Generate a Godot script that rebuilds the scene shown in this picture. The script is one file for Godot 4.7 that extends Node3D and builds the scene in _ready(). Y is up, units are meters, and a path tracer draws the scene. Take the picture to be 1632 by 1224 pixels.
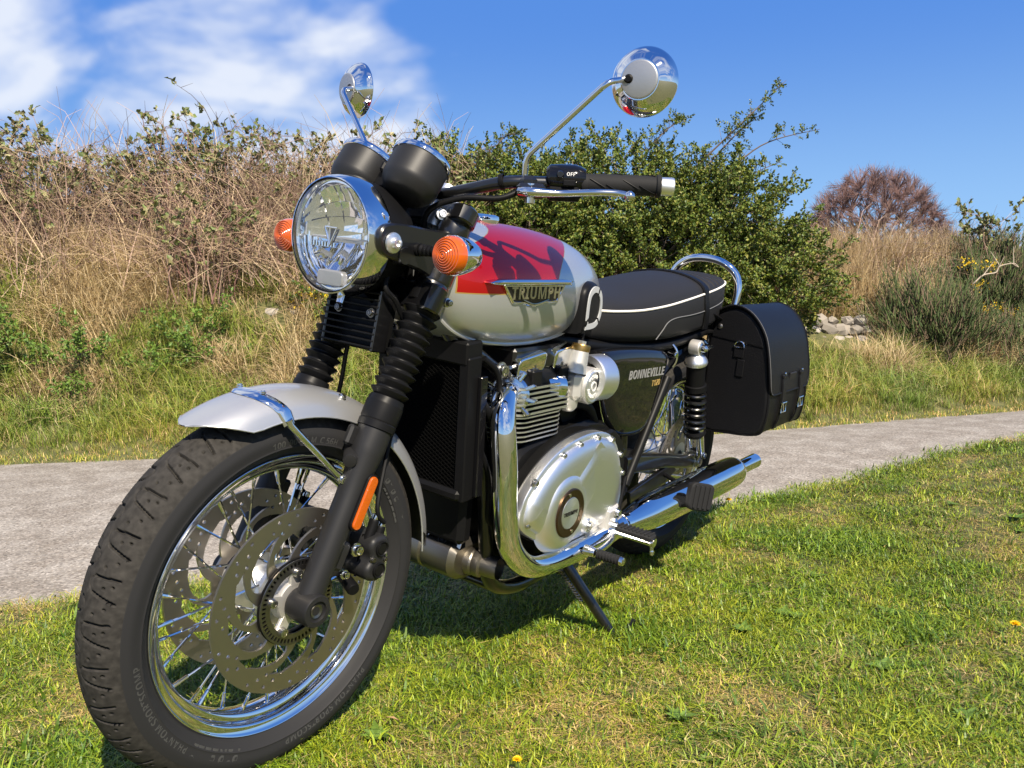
extends Node3D

# A collector of triangles; mesh() makes one ArrayMesh with normals smoothed up to an angle.
class MB:
	var p := PackedVector3Array()
	var t := PackedVector2Array()
	var c := PackedColorArray()
	var tint := Color.WHITE
	var tinted := false
	var mapped := false

	func tri(a: Vector3, b: Vector3, d: Vector3) -> void:
		p.append(a); p.append(b); p.append(d)
		if tinted:
			c.append(tint); c.append(tint); c.append(tint)

	func tri_uv(a: Vector3, b: Vector3, d: Vector3, ua: Vector2, ub: Vector2, ud: Vector2) -> void:
		mapped = true
		p.append(a); p.append(b); p.append(d)
		t.append(ua); t.append(ub); t.append(ud)

	func quad(a: Vector3, b: Vector3, d: Vector3, e: Vector3) -> void:
		tri(a, b, d); tri(a, d, e)

	func strip(r0: PackedVector3Array, r1: PackedVector3Array, closed := true) -> void:
		var n := r0.size()
		for i in (n if closed else n - 1):
			var j := (i + 1) % n
			quad(r0[i], r1[i], r1[j], r0[j])

	func cap(ring: PackedVector3Array, flip := false) -> void:
		var m := Vector3.ZERO
		for v in ring: m += v
		m /= ring.size()
		for i in ring.size():
			var j := (i + 1) % ring.size()
			if flip: tri(m, ring[j], ring[i])
			else: tri(m, ring[i], ring[j])

	func rows(rs: Array, closed := true) -> void:
		for i in rs.size() - 1: strip(rs[i], rs[i + 1], closed)

	func add(o: MB, x := Transform3D()) -> MB:
		var mirrored := x.basis.determinant() < 0.0
		for i in range(0, o.p.size(), 3):
			if mirrored: tri(x * o.p[i], x * o.p[i + 2], x * o.p[i + 1])
			else: tri(x * o.p[i], x * o.p[i + 1], x * o.p[i + 2])
		return self

	func tube(pts: Array, r, sides := 12, caps := true, loop := false) -> MB:
		var n := pts.size()
		var rings := []
		var up := Vector3.UP
		for i in n:
			var d: Vector3
			if loop: d = pts[(i + 1) % n] - pts[(i + n - 1) % n]
			else: d = pts[mini(i + 1, n - 1)] - pts[maxi(i - 1, 0)]
			d = d.normalized()
			if i == 0: up = Vector3.UP if absf(d.y) < 0.9 else Vector3.RIGHT
			var s := d.cross(up).normalized()
			up = s.cross(d).normalized()
			var rr: float = r[i] if r is Array else r
			var ring := PackedVector3Array()
			for k in sides:
				var a := TAU * k / sides
				ring.append(pts[i] + (s * cos(a) + up * sin(a)) * rr)
			rings.append(ring)
		rows(rings)
		if loop: strip(rings[n - 1], rings[0])
		elif caps:
			cap(rings[0]); cap(rings[n - 1], true)
		return self

	# profile: Vector2(radius, height) along the y axis of x
	func lathe(profile: Array, x := Transform3D(), seg := 32, from := 0.0, to := TAU) -> MB:
		var rings := []
		var whole := to - from > TAU - 0.001
		for q in profile:
			var ring := PackedVector3Array()
			for k in (seg if whole else seg + 1):
				var a := from + (to - from) * k / seg
				ring.append(x * Vector3(q.x * sin(a), q.y, q.x * cos(a)))
			rings.append(ring)
		rows(rings, whole)
		return self

	func box(at: Vector3, size: Vector3, bevel := 0.0, b := Basis()) -> MB:
		var h := size / 2.0
		bevel = minf(bevel, minf(h.x, minf(h.y, h.z)) * 0.9)
		var f := func(sx: int, sy: int, sz: int, ax: int) -> Vector3:
			var q := Vector3(sx * h.x, sy * h.y, sz * h.z)
			for k in 3:
				if k != ax: q[k] -= signf(q[k]) * bevel
			return at + b * q
		for ax in 3:
			for s in [-1, 1]:
				var q := []
				for w in [[-1, -1], [1, -1], [1, 1], [-1, 1]]:
					var g := [0, 0, 0]
					g[ax] = s; g[(ax + 1) % 3] = w[0]; g[(ax + 2) % 3] = w[1]
					q.append(f.call(g[0], g[1], g[2], ax))
				if s > 0: quad(q[3], q[2], q[1], q[0])
				else: quad(q[0], q[1], q[2], q[3])
		if bevel > 0.0:
			for ax in 3:
				var a1 := (ax + 1) % 3
				var a2 := (ax + 2) % 3
				for s1 in [-1, 1]:
					for s2 in [-1, 1]:
						var g0 := [0, 0, 0]; var g1 := [0, 0, 0]
						g0[ax] = -1; g1[ax] = 1
						g0[a1] = s1; g1[a1] = s1; g0[a2] = s2; g1[a2] = s2
						var a: Vector3 = f.call(g0[0], g0[1], g0[2], a1)
						var bb: Vector3 = f.call(g1[0], g1[1], g1[2], a1)
						var cc: Vector3 = f.call(g1[0], g1[1], g1[2], a2)
						var dd: Vector3 = f.call(g0[0], g0[1], g0[2], a2)
						if s1 * s2 > 0: quad(dd, cc, bb, a)
						else: quad(a, bb, cc, dd)
			for sx in [-1, 1]:
				for sy in [-1, 1]:
					for sz in [-1, 1]:
						var a: Vector3 = f.call(sx, sy, sz, 0)
						var bb: Vector3 = f.call(sx, sy, sz, 1)
						var cc: Vector3 = f.call(sx, sy, sz, 2)
						if sx * sy * sz > 0: tri(a, cc, bb)
						else: tri(a, bb, cc)
		return self

	# a polygon in x's xy plane raised along z by steps of Vector2(inset, z)
	func extrude(poly: PackedVector2Array, x: Transform3D, steps: Array, back := true) -> MB:
		var n := poly.size()
		var area := 0.0
		for i in n: area += poly[i].cross(poly[(i + 1) % n])
		var turn := 1.0 if area > 0.0 else -1.0
		var inward := PackedVector2Array()
		for i in n:
			var e0 := (poly[i] - poly[(i + n - 1) % n]).normalized()
			var e1 := (poly[(i + 1) % n] - poly[i]).normalized()
			var m := (e0.orthogonal() + e1.orthogonal()) * -turn
			var l := m.length()
			inward.append(m / l * minf(2.0 / maxf(l, 0.5), 2.0) if l > 0.001 else Vector2.ZERO)
		var rings := []
		var flats := []
		for s in steps:
			var ring := PackedVector3Array()
			var flat := PackedVector2Array()
			for i in n:
				var q: Vector2 = poly[i] + inward[i] * s.x
				flat.append(q)
				ring.append(x * Vector3(q.x, q.y, s.y))
			rings.append(ring); flats.append(flat)
		for i in rings.size() - 1:
			if turn > 0.0: strip(rings[i], rings[i + 1])
			else: strip(rings[i + 1], rings[i])
		for e in ([0, rings.size() - 1] if back else [rings.size() - 1]):
			var ix := Geometry2D.triangulate_polygon(flats[e])
			if ix.is_empty(): ix = Geometry2D.triangulate_polygon(poly)
			for i in range(0, ix.size(), 3):
				if e == 0: tri(rings[e][ix[i]], rings[e][ix[i + 1]], rings[e][ix[i + 2]])
				else: tri(rings[e][ix[i + 2]], rings[e][ix[i + 1]], rings[e][ix[i]])
		return self

	func mesh(deg := 38.0) -> ArrayMesh:
		var n := p.size()
		var unit := PackedVector3Array()
		var big := PackedVector3Array()
		var ids := {}
		var head := PackedInt32Array()
		var nxt := PackedInt32Array(); nxt.resize(n)
		var of := PackedInt32Array(); of.resize(n)
		for i in range(0, n, 3):
			var g := (p[i + 2] - p[i]).cross(p[i + 1] - p[i])
			big.append(g); unit.append(g.normalized())
		for i in n:
			var k := Vector3i((p[i] * 16384.0).round())
			var id: int = ids.get(k, -1)
			if id < 0:
				id = head.size(); ids[k] = id; head.append(-1)
			of[i] = id
			nxt[i] = head[id]; head[id] = i
		var least := cos(deg_to_rad(deg))
		var nn := PackedVector3Array(); nn.resize(n)
		for i in n:
			var f := unit[i / 3]
			var sum := Vector3.ZERO
			var k := head[of[i]]
			while k >= 0:
				if unit[k / 3].dot(f) > least: sum += big[k / 3]
				k = nxt[k]
			nn[i] = sum.normalized() if sum.length_squared() > 1e-24 else Vector3.UP
		var a := []
		a.resize(Mesh.ARRAY_MAX)
		a[Mesh.ARRAY_VERTEX] = p
		a[Mesh.ARRAY_NORMAL] = nn
		if mapped: a[Mesh.ARRAY_TEX_UV] = t
		if tinted: a[Mesh.ARRAY_COLOR] = c
		var m := ArrayMesh.new()
		m.add_surface_from_arrays(Mesh.PRIMITIVE_TRIANGLES, a)
		return m


var M := {}
var rng := RandomNumberGenerator.new()
var used := {}
var bike: Node3D
var STEER := Transform3D()

func numbered(called: String, parent: Node) -> String:
	var k := str(parent.get_instance_id()) + called
	var n: int = used.get(k, 0)
	used[k] = n + 1
	return called if n == 0 else "%s_%03d" % [called, n]

func put(called: String, what, m: Material, parent: Node = self, x := Transform3D(), deg := 38.0) -> MeshInstance3D:
	var o := MeshInstance3D.new()
	o.name = numbered(called, parent)
	o.mesh = what.mesh(deg) if what is MB else what
	o.material_override = m
	o.transform = x
	parent.add_child(o, true)
	return o

func node(called: String, parent: Node = self, x := Transform3D()) -> Node3D:
	var o := Node3D.new()
	o.name = numbered(called, parent)
	o.transform = x
	parent.add_child(o, true)
	return o

func tag(o: Node, label: String, category: String, group := "", kind := "") -> Node:
	if label: o.set_meta("label", label)
	if category: o.set_meta("category", category)
	if group: o.set_meta("group", group)
	if kind: o.set_meta("kind", kind)
	return o

# a transform whose y axis is the given direction
func along(at: Vector3, axis: Vector3, toward := Vector3(0.0123, 0.31, 0.95)) -> Transform3D:
	var y := axis.normalized()
	var x := y.cross(toward).normalized()
	return Transform3D(Basis(x, y, x.cross(y)), at)

# a plane to draw on: x axis, y axis nearly up, z axis = x cross y
func plane(at: Vector3, xa: Vector3, ya := Vector3.UP) -> Transform3D:
	var x := xa.normalized()
	var z := x.cross(ya).normalized()
	return Transform3D(Basis(x, z.cross(x), z), at)

func spline(pts: Array, n := 6) -> Array:
	var r := []
	var k := pts.size()
	for i in k - 1:
		var a = pts[maxi(i - 1, 0)]; var b = pts[i]; var c = pts[i + 1]; var d = pts[mini(i + 2, k - 1)]
		for j in n: r.append(b.cubic_interpolate(c, a, d, float(j) / n))
	r.append(pts[k - 1])
	return r

func fillet(pts: Array, r: float, n := 6) -> Array:
	var o := [pts[0]]
	for i in range(1, pts.size() - 1):
		var a: Vector3 = pts[i - 1]; var b: Vector3 = pts[i]; var c: Vector3 = pts[i + 1]
		var l := minf(r, minf(a.distance_to(b), b.distance_to(c)) * 0.49)
		var s := b + (a - b).normalized() * l
		var e := b + (c - b).normalized() * l
		for j in n + 1:
			var u := float(j) / n
			o.append(s.lerp(b, u).lerp(b.lerp(e, u), u))
	o.append(pts[-1])
	return o

func smooth2(pts: Array, n := 4) -> PackedVector2Array:
	var o := PackedVector2Array()
	var k := pts.size()
	for i in k:
		for j in n: o.append(pts[i].cubic_interpolate(pts[(i + 1) % k], pts[(i + k - 1) % k], pts[(i + 2) % k], float(j) / n))
	return o

func round2(w: float, h: float, r: float, n := 5) -> PackedVector2Array:
	var o := PackedVector2Array()
	for q in 4:
		var cx: float = [1, -1, -1, 1][q] * (w / 2 - r)
		var cy: float = [1, 1, -1, -1][q] * (h / 2 - r)
		for k in n + 1:
			var a := PI / 2 * (q + float(k) / n)
			o.append(Vector2(cx + r * cos(a), cy + r * sin(a)))
	return o

func circle2(r: float, n := 32, at := Vector2.ZERO) -> PackedVector2Array:
	var o := PackedVector2Array()
	for k in n: o.append(at + Vector2(cos(TAU * k / n), sin(TAU * k / n)) * r)
	return o

# a ring plate between two radii with the given openings cut through, z from 0 to thick
func pierced(r0: float, r1: float, openings: Array, cuts: Array, thick: float) -> MB:
	var m := MB.new()
	cuts.sort()
	for i in cuts.size():
		var a: float = cuts[i]
		var b: float = cuts[(i + 1) % cuts.size()] + (TAU if i == cuts.size() - 1 else 0.0)
		if b - a < 0.0005: continue
		var wedge := PackedVector2Array()
		var k := maxi(2, int((b - a) / 0.06) + 1)
		for j in k + 1: wedge.append(Vector2.from_angle(lerpf(a, b, float(j) / k)) * r1)
		for j in k + 1: wedge.append(Vector2.from_angle(lerpf(b, a, float(j) / k)) * r0)
		var left := [wedge]
		for o in openings:
			var next := []
			for w in left:
				for g in Geometry2D.clip_polygons(w, o):
					if not Geometry2D.is_polygon_clockwise(g): next.append(g)
			left = next
		for w in left:
			var ix := Geometry2D.triangulate_polygon(w)
			for j in range(0, ix.size(), 3):
				for z in [0.0, thick]:
					var q0 := Vector3(w[ix[j]].x, w[ix[j]].y, z)
					var q1 := Vector3(w[ix[j + 1]].x, w[ix[j + 1]].y, z)
					var q2 := Vector3(w[ix[j + 2]].x, w[ix[j + 2]].y, z)
					if z == 0.0: m.tri(q0, q1, q2)
					else: m.tri(q2, q1, q0)
			for j in w.size():
				var e: Vector2 = w[j]
				var f: Vector2 = w[(j + 1) % w.size()]
				var on := false
				for g in [a, b]:
					var d := Vector2.from_angle(g)
					if absf(e.cross(d)) < 0.00003 and absf(f.cross(d)) < 0.00003: on = true
				if not on: m.quad(Vector3(e.x, e.y, 0), Vector3(e.x, e.y, thick), Vector3(f.x, f.y, thick), Vector3(f.x, f.y, 0))
	return m

func words(text: String, height: float, depth: float, bold := true, family := "Droid Sans") -> Array:
	var f := SystemFont.new()
	f.font_names = PackedStringArray([family])
	f.font_weight = 700 if bold else 400
	var tm := TextMesh.new()
	tm.font = f
	tm.text = text
	tm.font_size = 64
	tm.pixel_size = height / 46.0
	tm.depth = depth
	tm.curve_step = 2.0
	return tm.surface_get_arrays(0)

# lettering whose points go through a function of (x, y, z)
func letters(text: String, height: float, depth: float, bend: Callable, bold := true, family := "Droid Sans") -> MB:
	var a := words(text, height, depth, bold, family)
	var m := MB.new()
	var v: PackedVector3Array = a[Mesh.ARRAY_VERTEX]
	var ix = a[Mesh.ARRAY_INDEX]
	if ix == null: ix = PackedInt32Array(range(v.size()))
	for i in range(0, ix.size(), 3): m.tri(bend.call(v[ix[i]]), bend.call(v[ix[i + 1]]), bend.call(v[ix[i + 2]]))
	return m

func noise_tex(freq: float, kind := FastNoiseLite.TYPE_SIMPLEX_SMOOTH, size := 256, octaves := 4, lo := Color.BLACK, hi := Color.WHITE, sd := 1) -> NoiseTexture2D:
	var n := FastNoiseLite.new()
	n.noise_type = kind; n.frequency = freq; n.seed = sd; n.fractal_octaves = octaves
	if kind == FastNoiseLite.TYPE_CELLULAR: n.cellular_return_type = FastNoiseLite.RETURN_DISTANCE
	var t := NoiseTexture2D.new()
	t.width = size; t.height = size; t.seamless = true; t.noise = n
	var g := Gradient.new()
	g.set_color(0, lo); g.set_color(1, hi)
	t.color_ramp = g
	return t

func mat(lin: Color, rough: float, metal := 0.0) -> StandardMaterial3D:
	var m := StandardMaterial3D.new()
	m.albedo_color = lin.linear_to_srgb()
	m.roughness = rough; m.metallic = metal
	return m

func tri_map(m: StandardMaterial3D, scale: float, world := false) -> StandardMaterial3D:
	m.uv1_triplanar = true; m.uv1_world_triplanar = world
	m.uv1_scale = Vector3.ONE * scale
	return m

func bump(m: StandardMaterial3D, t: Texture2D, cm: float, scale: float) -> StandardMaterial3D:
	m.heightmap_enabled = true; m.heightmap_texture = t; m.heightmap_scale = cm
	return tri_map(m, scale)

func coat(m: StandardMaterial3D, r := 0.03) -> StandardMaterial3D:
	m.clearcoat_enabled = true; m.clearcoat = 1.0; m.clearcoat_roughness = r
	return m

func materials() -> void:
	var grain := noise_tex(0.05, FastNoiseLite.TYPE_SIMPLEX_SMOOTH, 256, 4, Color(0.35, 0.35, 0.35), Color(0.8, 0.8, 0.8))
	var smear := noise_tex(0.012, FastNoiseLite.TYPE_SIMPLEX_SMOOTH, 256, 4, Color(0.4, 0.4, 0.4), Color.WHITE, 3)
	var pebble := noise_tex(0.06, FastNoiseLite.TYPE_CELLULAR, 256, 2)
	M.chrome = mat(Color(0.78, 0.79, 0.80), 0.035, 1.0)
	M.bright = mat(Color(0.72, 0.72, 0.71), 0.16, 1.0)
	M.zinc = mat(Color(0.55, 0.54, 0.51), 0.28, 1.0)
	M.alu = mat(Color(0.86, 0.86, 0.85), 0.40, 1.0)
	M.cast = mat(Color(0.66, 0.64, 0.60), 0.55, 0.85)
	M.steel = mat(Color(0.37, 0.335, 0.29), 0.42, 1.0)
	M.black = coat(mat(Color(0.005, 0.005, 0.0055), 0.3), 0.06); M.black.clearcoat = 0.6
	M.gloss = coat(mat(Color(0.006, 0.006, 0.007), 0.15), 0.02); M.gloss.clearcoat = 0.6; M.gloss.metallic_specular = 0.25
	M.satin = mat(Color(0.014, 0.014, 0.0145), 0.47)
	bump(M.satin, grain, 0.012, 60.0)
	M.engine = mat(Color(0.006, 0.006, 0.006), 0.42)
	M.plastic = mat(Color(0.005, 0.005, 0.0055), 0.5)
	M.gaiter = mat(Color(0.007, 0.007, 0.0075), 0.42)
	M.rubber = mat(Color(0.018, 0.018, 0.0185), 0.7)
	M.tyre = mat(Color(0.054, 0.0525, 0.050), 0.8)
	M.tyre.albedo_texture = noise_tex(0.02, FastNoiseLite.TYPE_SIMPLEX_SMOOTH, 512, 5, Color(0.55, 0.54, 0.53), Color(1.0, 0.98, 0.95), 5)
	tri_map(M.tyre, 7.0)
	M.wall = mat(Color(0.022, 0.022, 0.023), 0.6)
	M.silver = coat(mat(Color(0.47, 0.475, 0.475), 0.42, 0.7)); M.silver.clearcoat = 0.6
	M.plate = mat(Color(0.42, 0.42, 0.415), 0.42, 0.8)
	M.red = coat(mat(Color(0.45, 0.006, 0.014), 0.34, 0.5))
	M.leather = mat(Color(0.006, 0.006, 0.007), 0.45)
	bump(M.leather, pebble, 0.035, 14.0)
	M.vinyl = mat(Color(0.018, 0.018, 0.0195), 0.55)
	bump(M.vinyl, pebble, 0.03, 16.0)
	M.piping = mat(Color(0.75, 0.72, 0.66), 0.5)
	M.amber = coat(mat(Color(0.52, 0.085, 0.001), 0.12), 0.03)
	M.reflex = coat(mat(Color(0.48, 0.085, 0.001), 0.25))
	bump(M.reflex, noise_tex(0.1, FastNoiseLite.TYPE_CELLULAR, 128, 1), 0.05, 60.0)
	M.glass = StandardMaterial3D.new()
	M.glass.transparency = BaseMaterial3D.TRANSPARENCY_ALPHA
	M.glass.albedo_color = Color(1, 1, 1, 0.04); M.glass.roughness = 0.02
	M.mirror = mat(Color(0.93, 0.94, 0.95), 0.05, 1.0)
	M.grey = mat(Color(0.42, 0.42, 0.42), 0.35, 0.6)
	M.brass = mat(Color(0.42, 0.27, 0.09), 0.35, 1.0)
	M.gold = mat(Color(0.62, 0.42, 0.14), 0.4, 0.6)
	M.white = mat(Color(0.62, 0.62, 0.6), 0.5)
	M.letter = mat(Color(0.22, 0.22, 0.21), 0.5)
	M.dark = mat(Color(0.004, 0.004, 0.004), 0.8)
	M.blue = mat(Color(0.03, 0.03, 0.5), 0.3, 0.5)
	M.exhaust = mat(Color(0.24, 0.22, 0.185), 0.42, 1.0)
	M.zinc_dark = mat(Color(0.22, 0.21, 0.2), 0.35, 1.0)
	M.grey_rubber = mat(Color(0.42, 0.43, 0.43), 0.6)
	M.badge_gold = mat(Color(0.50, 0.46, 0.30), 0.3, 0.9)
	M.fin = mat(Color(0.80, 0.79, 0.76), 0.42, 1.0)
	M.stitch = mat(Color(0.13, 0.13, 0.13), 0.6)
	for k in ["satin", "plastic", "engine", "gaiter", "leather", "rubber", "wall", "tyre", "vinyl", "dark"]: M[k].metallic_specular = 0.27
	M.dark.metallic_specular = 0.05; M.satin.metallic_specular = 0.4
	M.bronze = mat(Color(0.085, 0.052, 0.028), 0.3, 0.9)
	M.spun = mat(Color(0.80, 0.82, 0.86), 0.38, 1.0)

const SUN := Vector3(0.265, 0.707, 0.656)
var BIKE := Transform3D(Vector3(-0.58332, 0.0, 0.81224), Vector3(0.11304, 0.99027, 0.08118), Vector3(-0.80434, 0.13917, -0.57764), Vector3(0.39455, 0.0048, -2.60039))

func sky_picture() -> ImageTexture:
	var w := 2048
	var im := Image.create(w, w / 2, false, Image.FORMAT_RGBH)
	var a := FastNoiseLite.new(); a.seed = 11; a.frequency = 1.15; a.fractal_octaves = 6; a.fractal_gain = 0.55
	var b := FastNoiseLite.new(); b.seed = 6; b.frequency = 0.8; b.fractal_octaves = 3
	var v := FastNoiseLite.new(); v.seed = 8; v.frequency = 1.3; v.fractal_octaves = 3
	var top := Color(0.036, 0.122, 0.43); var mid := Color(0.080, 0.220, 0.60); var low := Color(0.30, 0.52, 0.78)
	var ground := Color(0.16, 0.18, 0.09)
	for py in w / 2:
		var el := PI / 2 - PI * (py + 0.5) / (w / 2)
		var up := clampf(el / (PI / 2), 0.0, 1.0)
		var clear := low.lerp(mid, smoothstep(-0.03, 0.20, up)).lerp(top, smoothstep(0.17, 0.7, up))
		for px in w:
			if el < -0.03:
				im.set_pixel(px, py, ground)
				continue
			var az := wrapf(TAU * (px + 0.5) / w, -PI, PI)
			var d := Vector3(cos(el) * sin(az), sin(el), -cos(el) * cos(az))
			var f := d / (d.y + 0.30)
			var side := az + 0.16 * b.get_noise_3d(f.x * 3.0, 1.0, f.z * 3.0) + 0.05 * v.get_noise_3d(f.x * 7.0, 4.0, f.z * 7.0)
			# thin cloud over the left of the view, thinning out to the right; more of it behind
			var bank := smoothstep(-0.07, -0.20, side) * smoothstep(-2.9, -2.2, side) + 0.7 * smoothstep(1.6, 2.4, side)
			var al := 0.0
			if bank > 0.003:
				var q := Vector3(f.x, 0.0, f.z)
				q += Vector3(v.get_noise_3d(q.x, 3.0, q.z), 0, v.get_noise_3d(q.x, 9.0, q.z)) * 0.14
				var streak := a.get_noise_3d(q.x * 1.5 + q.z * 0.9, 0.0, q.z * 2.6 - q.x * 0.8) * 0.5 + 0.5
				var body := b.get_noise_3d(f.x * 1.2, 5.0, f.z * 1.6) * 0.5 + 0.5
				al = clampf(bank * smoothstep(0.40, 0.74, streak * 0.68 + body * 0.44), 0.0, 0.9)
			im.set_pixel(px, py, clear.lerp(Color(0.66, 0.70, 0.78), al))
	return ImageTexture.create_from_image(im)

func _ready() -> void:
	rng.seed = 20
	var cam := Camera3D.new()
	cam.name = "camera"
	cam.transform = Transform3D(Vector3(0.9999, -0.01382, 0.00153), Vector3(0.0139, 0.99387, -0.10971), Vector3(0.0, 0.10972, 0.99396), Vector3(0.0, 0.81088, 0.0)).orthonormalized()
	cam.fov = 48.095; cam.near = 0.05; cam.far = 3000.0
	add_child(cam)
	var sky_m := PanoramaSkyMaterial.new()
	sky_m.panorama = sky_picture()
	var env := Environment.new()
	env.background_mode = Environment.BG_SKY
	env.sky = Sky.new()
	env.sky.sky_material = sky_m
	env.background_energy_multiplier = 0.72
	env.tonemap_mode = Environment.TONE_MAPPER_LINEAR
	env.tonemap_exposure = 1.8
	env.sdfgi_enabled = true; env.ssao_enabled = true; env.ssil_enabled = true
	var we := WorldEnvironment.new()
	we.name = "world_environment"
	we.environment = env
	add_child(we)
	var sun := DirectionalLight3D.new()
	sun.name = "sun"
	sun.light_energy = 1.6
	sun.light_color = Color(1.0, 0.95, 0.87)
	sun.light_angular_distance = 0.53
	sun.shadow_enabled = true
	add_child(sun)
	sun.look_at_from_position(SUN.normalized() * 50.0, Vector3.ZERO)
	materials()
	ground()
	vegetation()
	motorcycle()

func motorcycle() -> void:
	var pivot := Vector3(1.55, 0.0, 0.0)
	var turn := Basis(RAKE.normalized(), -0.033)
	STEER = Transform3D(turn, pivot - turn * pivot)
	bike = node("motorcycle", self, BIKE)
	tag(bike, "red and silver retro motorcycle leaning on its side stand on the grass", "motorcycle")
	front_wheel()
	rear_wheel()
	for z in [-0.095, 0.095]: fork(z)
	front_guard()
	headlight()
	for s in [-1.0, 1.0]:
		indicator(s, true)
		indicator(s, false)
		mirror(s)
	gauges()
	yokes()
	handlebar()
	tank()
	seat()
	side_panel()
	frame()
	radiator()
	rear_end()
	engine()
	controls()
	saddlebag()

const RAKE := Vector3(-0.4305, 0.9026, 0.0)

func seg_dist(q: Vector2, a: Vector2, b: Vector2) -> float:
	var ab := b - a
	return q.distance_to(a + ab * clampf((q - a).dot(ab) / ab.length_squared(), 0.0, 1.0))

# the cut pattern of a tread: depth 0..1 at s metres round and z metres across
func groove(s: float, z: float, pitch: float, w: float) -> float:
	var d := 0.0
	for side in [-1.0, 1.0]:
		var ls := fposmod(s + (pitch * 0.5 if side > 0.0 else 0.0), pitch) - pitch * 0.5
		var q := Vector2(ls, z * side / w)
		var a := Vector2(-0.011, 0.16); var b := Vector2(0.011, 0.12)
		for k in [[a, Vector2(-0.021, 0.74), 0.0015], [b, Vector2(0.013, 0.72), 0.0015], [a, Vector2(-0.004, 0.02), 0.0006], [Vector2(-0.004, 0.02), Vector2(0.006, 0.0), 0.0006], [Vector2(0.006, 0.0), b, 0.0006]]:
			var e := seg_dist(Vector2(q.x, q.y * w), Vector2(k[0].x, k[0].y * w), Vector2(k[1].x, k[1].y * w))
			d = maxf(d, (1.0 if k[2] > 0.001 else 0.3) * (1.0 - smoothstep(k[2] * 0.85, k[2] * 1.25, e)))
		for dot in [Vector2(-0.002, 0.42), Vector2(0.002, 0.62), Vector2(0.026, 0.3), Vector2(-0.031, 0.55)]:
			d = maxf(d, 0.8 * (1.0 - smoothstep(0.0011, 0.0024, Vector2(q.x, q.y * w).distance_to(Vector2(dot.x, dot.y * w)))))
	return d

func tread_mesh(r_top: float, rho: float, reach: float, around: int, across: int, pitches: int) -> ArrayMesh:
	var v := PackedVector3Array(); var nn := PackedVector3Array(); var ix := PackedInt32Array()
	var pitch := TAU * r_top / pitches
	var w := rho * reach
	for i in around:
		var a := TAU * i / around
		for j in across + 1:
			var f := lerpf(-reach, reach, float(j) / across)
			var rr := rho - 0.0060 * groove(a * r_top, f * rho, pitch, w)
			var r := r_top - rho + rr * cos(f)
			v.append(Vector3(r * cos(a), r * sin(a), rr * sin(f)))
	nn.resize(v.size())
	var n := across + 1
	for i in around:
		var i2 := (i + 1) % around
		for j in across:
			var q := [i * n + j, i2 * n + j, i2 * n + j + 1, i * n + j + 1]
			var g := (v[q[2]] - v[q[0]]).cross(v[q[3]] - v[q[1]])
			if g.dot(v[q[0]]) < 0.0: g = -g
			for k in q: nn[k] += g
			ix.append_array([q[0], q[2], q[1], q[0], q[3], q[2]])
	for k in nn.size(): nn[k] = nn[k].normalized()
	var arr := []
	arr.resize(Mesh.ARRAY_MAX)
	arr[Mesh.ARRAY_VERTEX] = v; arr[Mesh.ARRAY_NORMAL] = nn; arr[Mesh.ARRAY_INDEX] = ix
	var m := ArrayMesh.new()
	m.add_surface_from_arrays(Mesh.PRIMITIVE_TRIANGLES, arr)
	return m

func spin_z(a: float) -> Transform3D: return Transform3D(Basis(Vector3(0, 0, 1), a), Vector3.ZERO)
const TO_Z := Transform3D(Vector3(1, 0, 0), Vector3(0, 0, 1), Vector3(0, -1, 0), Vector3.ZERO)   # a lathe's y axis turned to z

func sidewall_text(w: Node3D, text: String, h: float, r: float, mid: float, z: float) -> void:
	var m := letters(text, h, 0.0009, func(q: Vector3) -> Vector3:
		# read from the bike's left, feet towards the hub
		var a := deg_to_rad(mid) + q.x / r
		var rr := r + q.y - h * 0.3
		return Vector3(rr * cos(a), rr * sin(a), z - q.z + (0.0055 * (1.0 - cos((rr - 0.272) * 60.0)))))
	put("lettering", m, M.tyre_mark, w)

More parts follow.
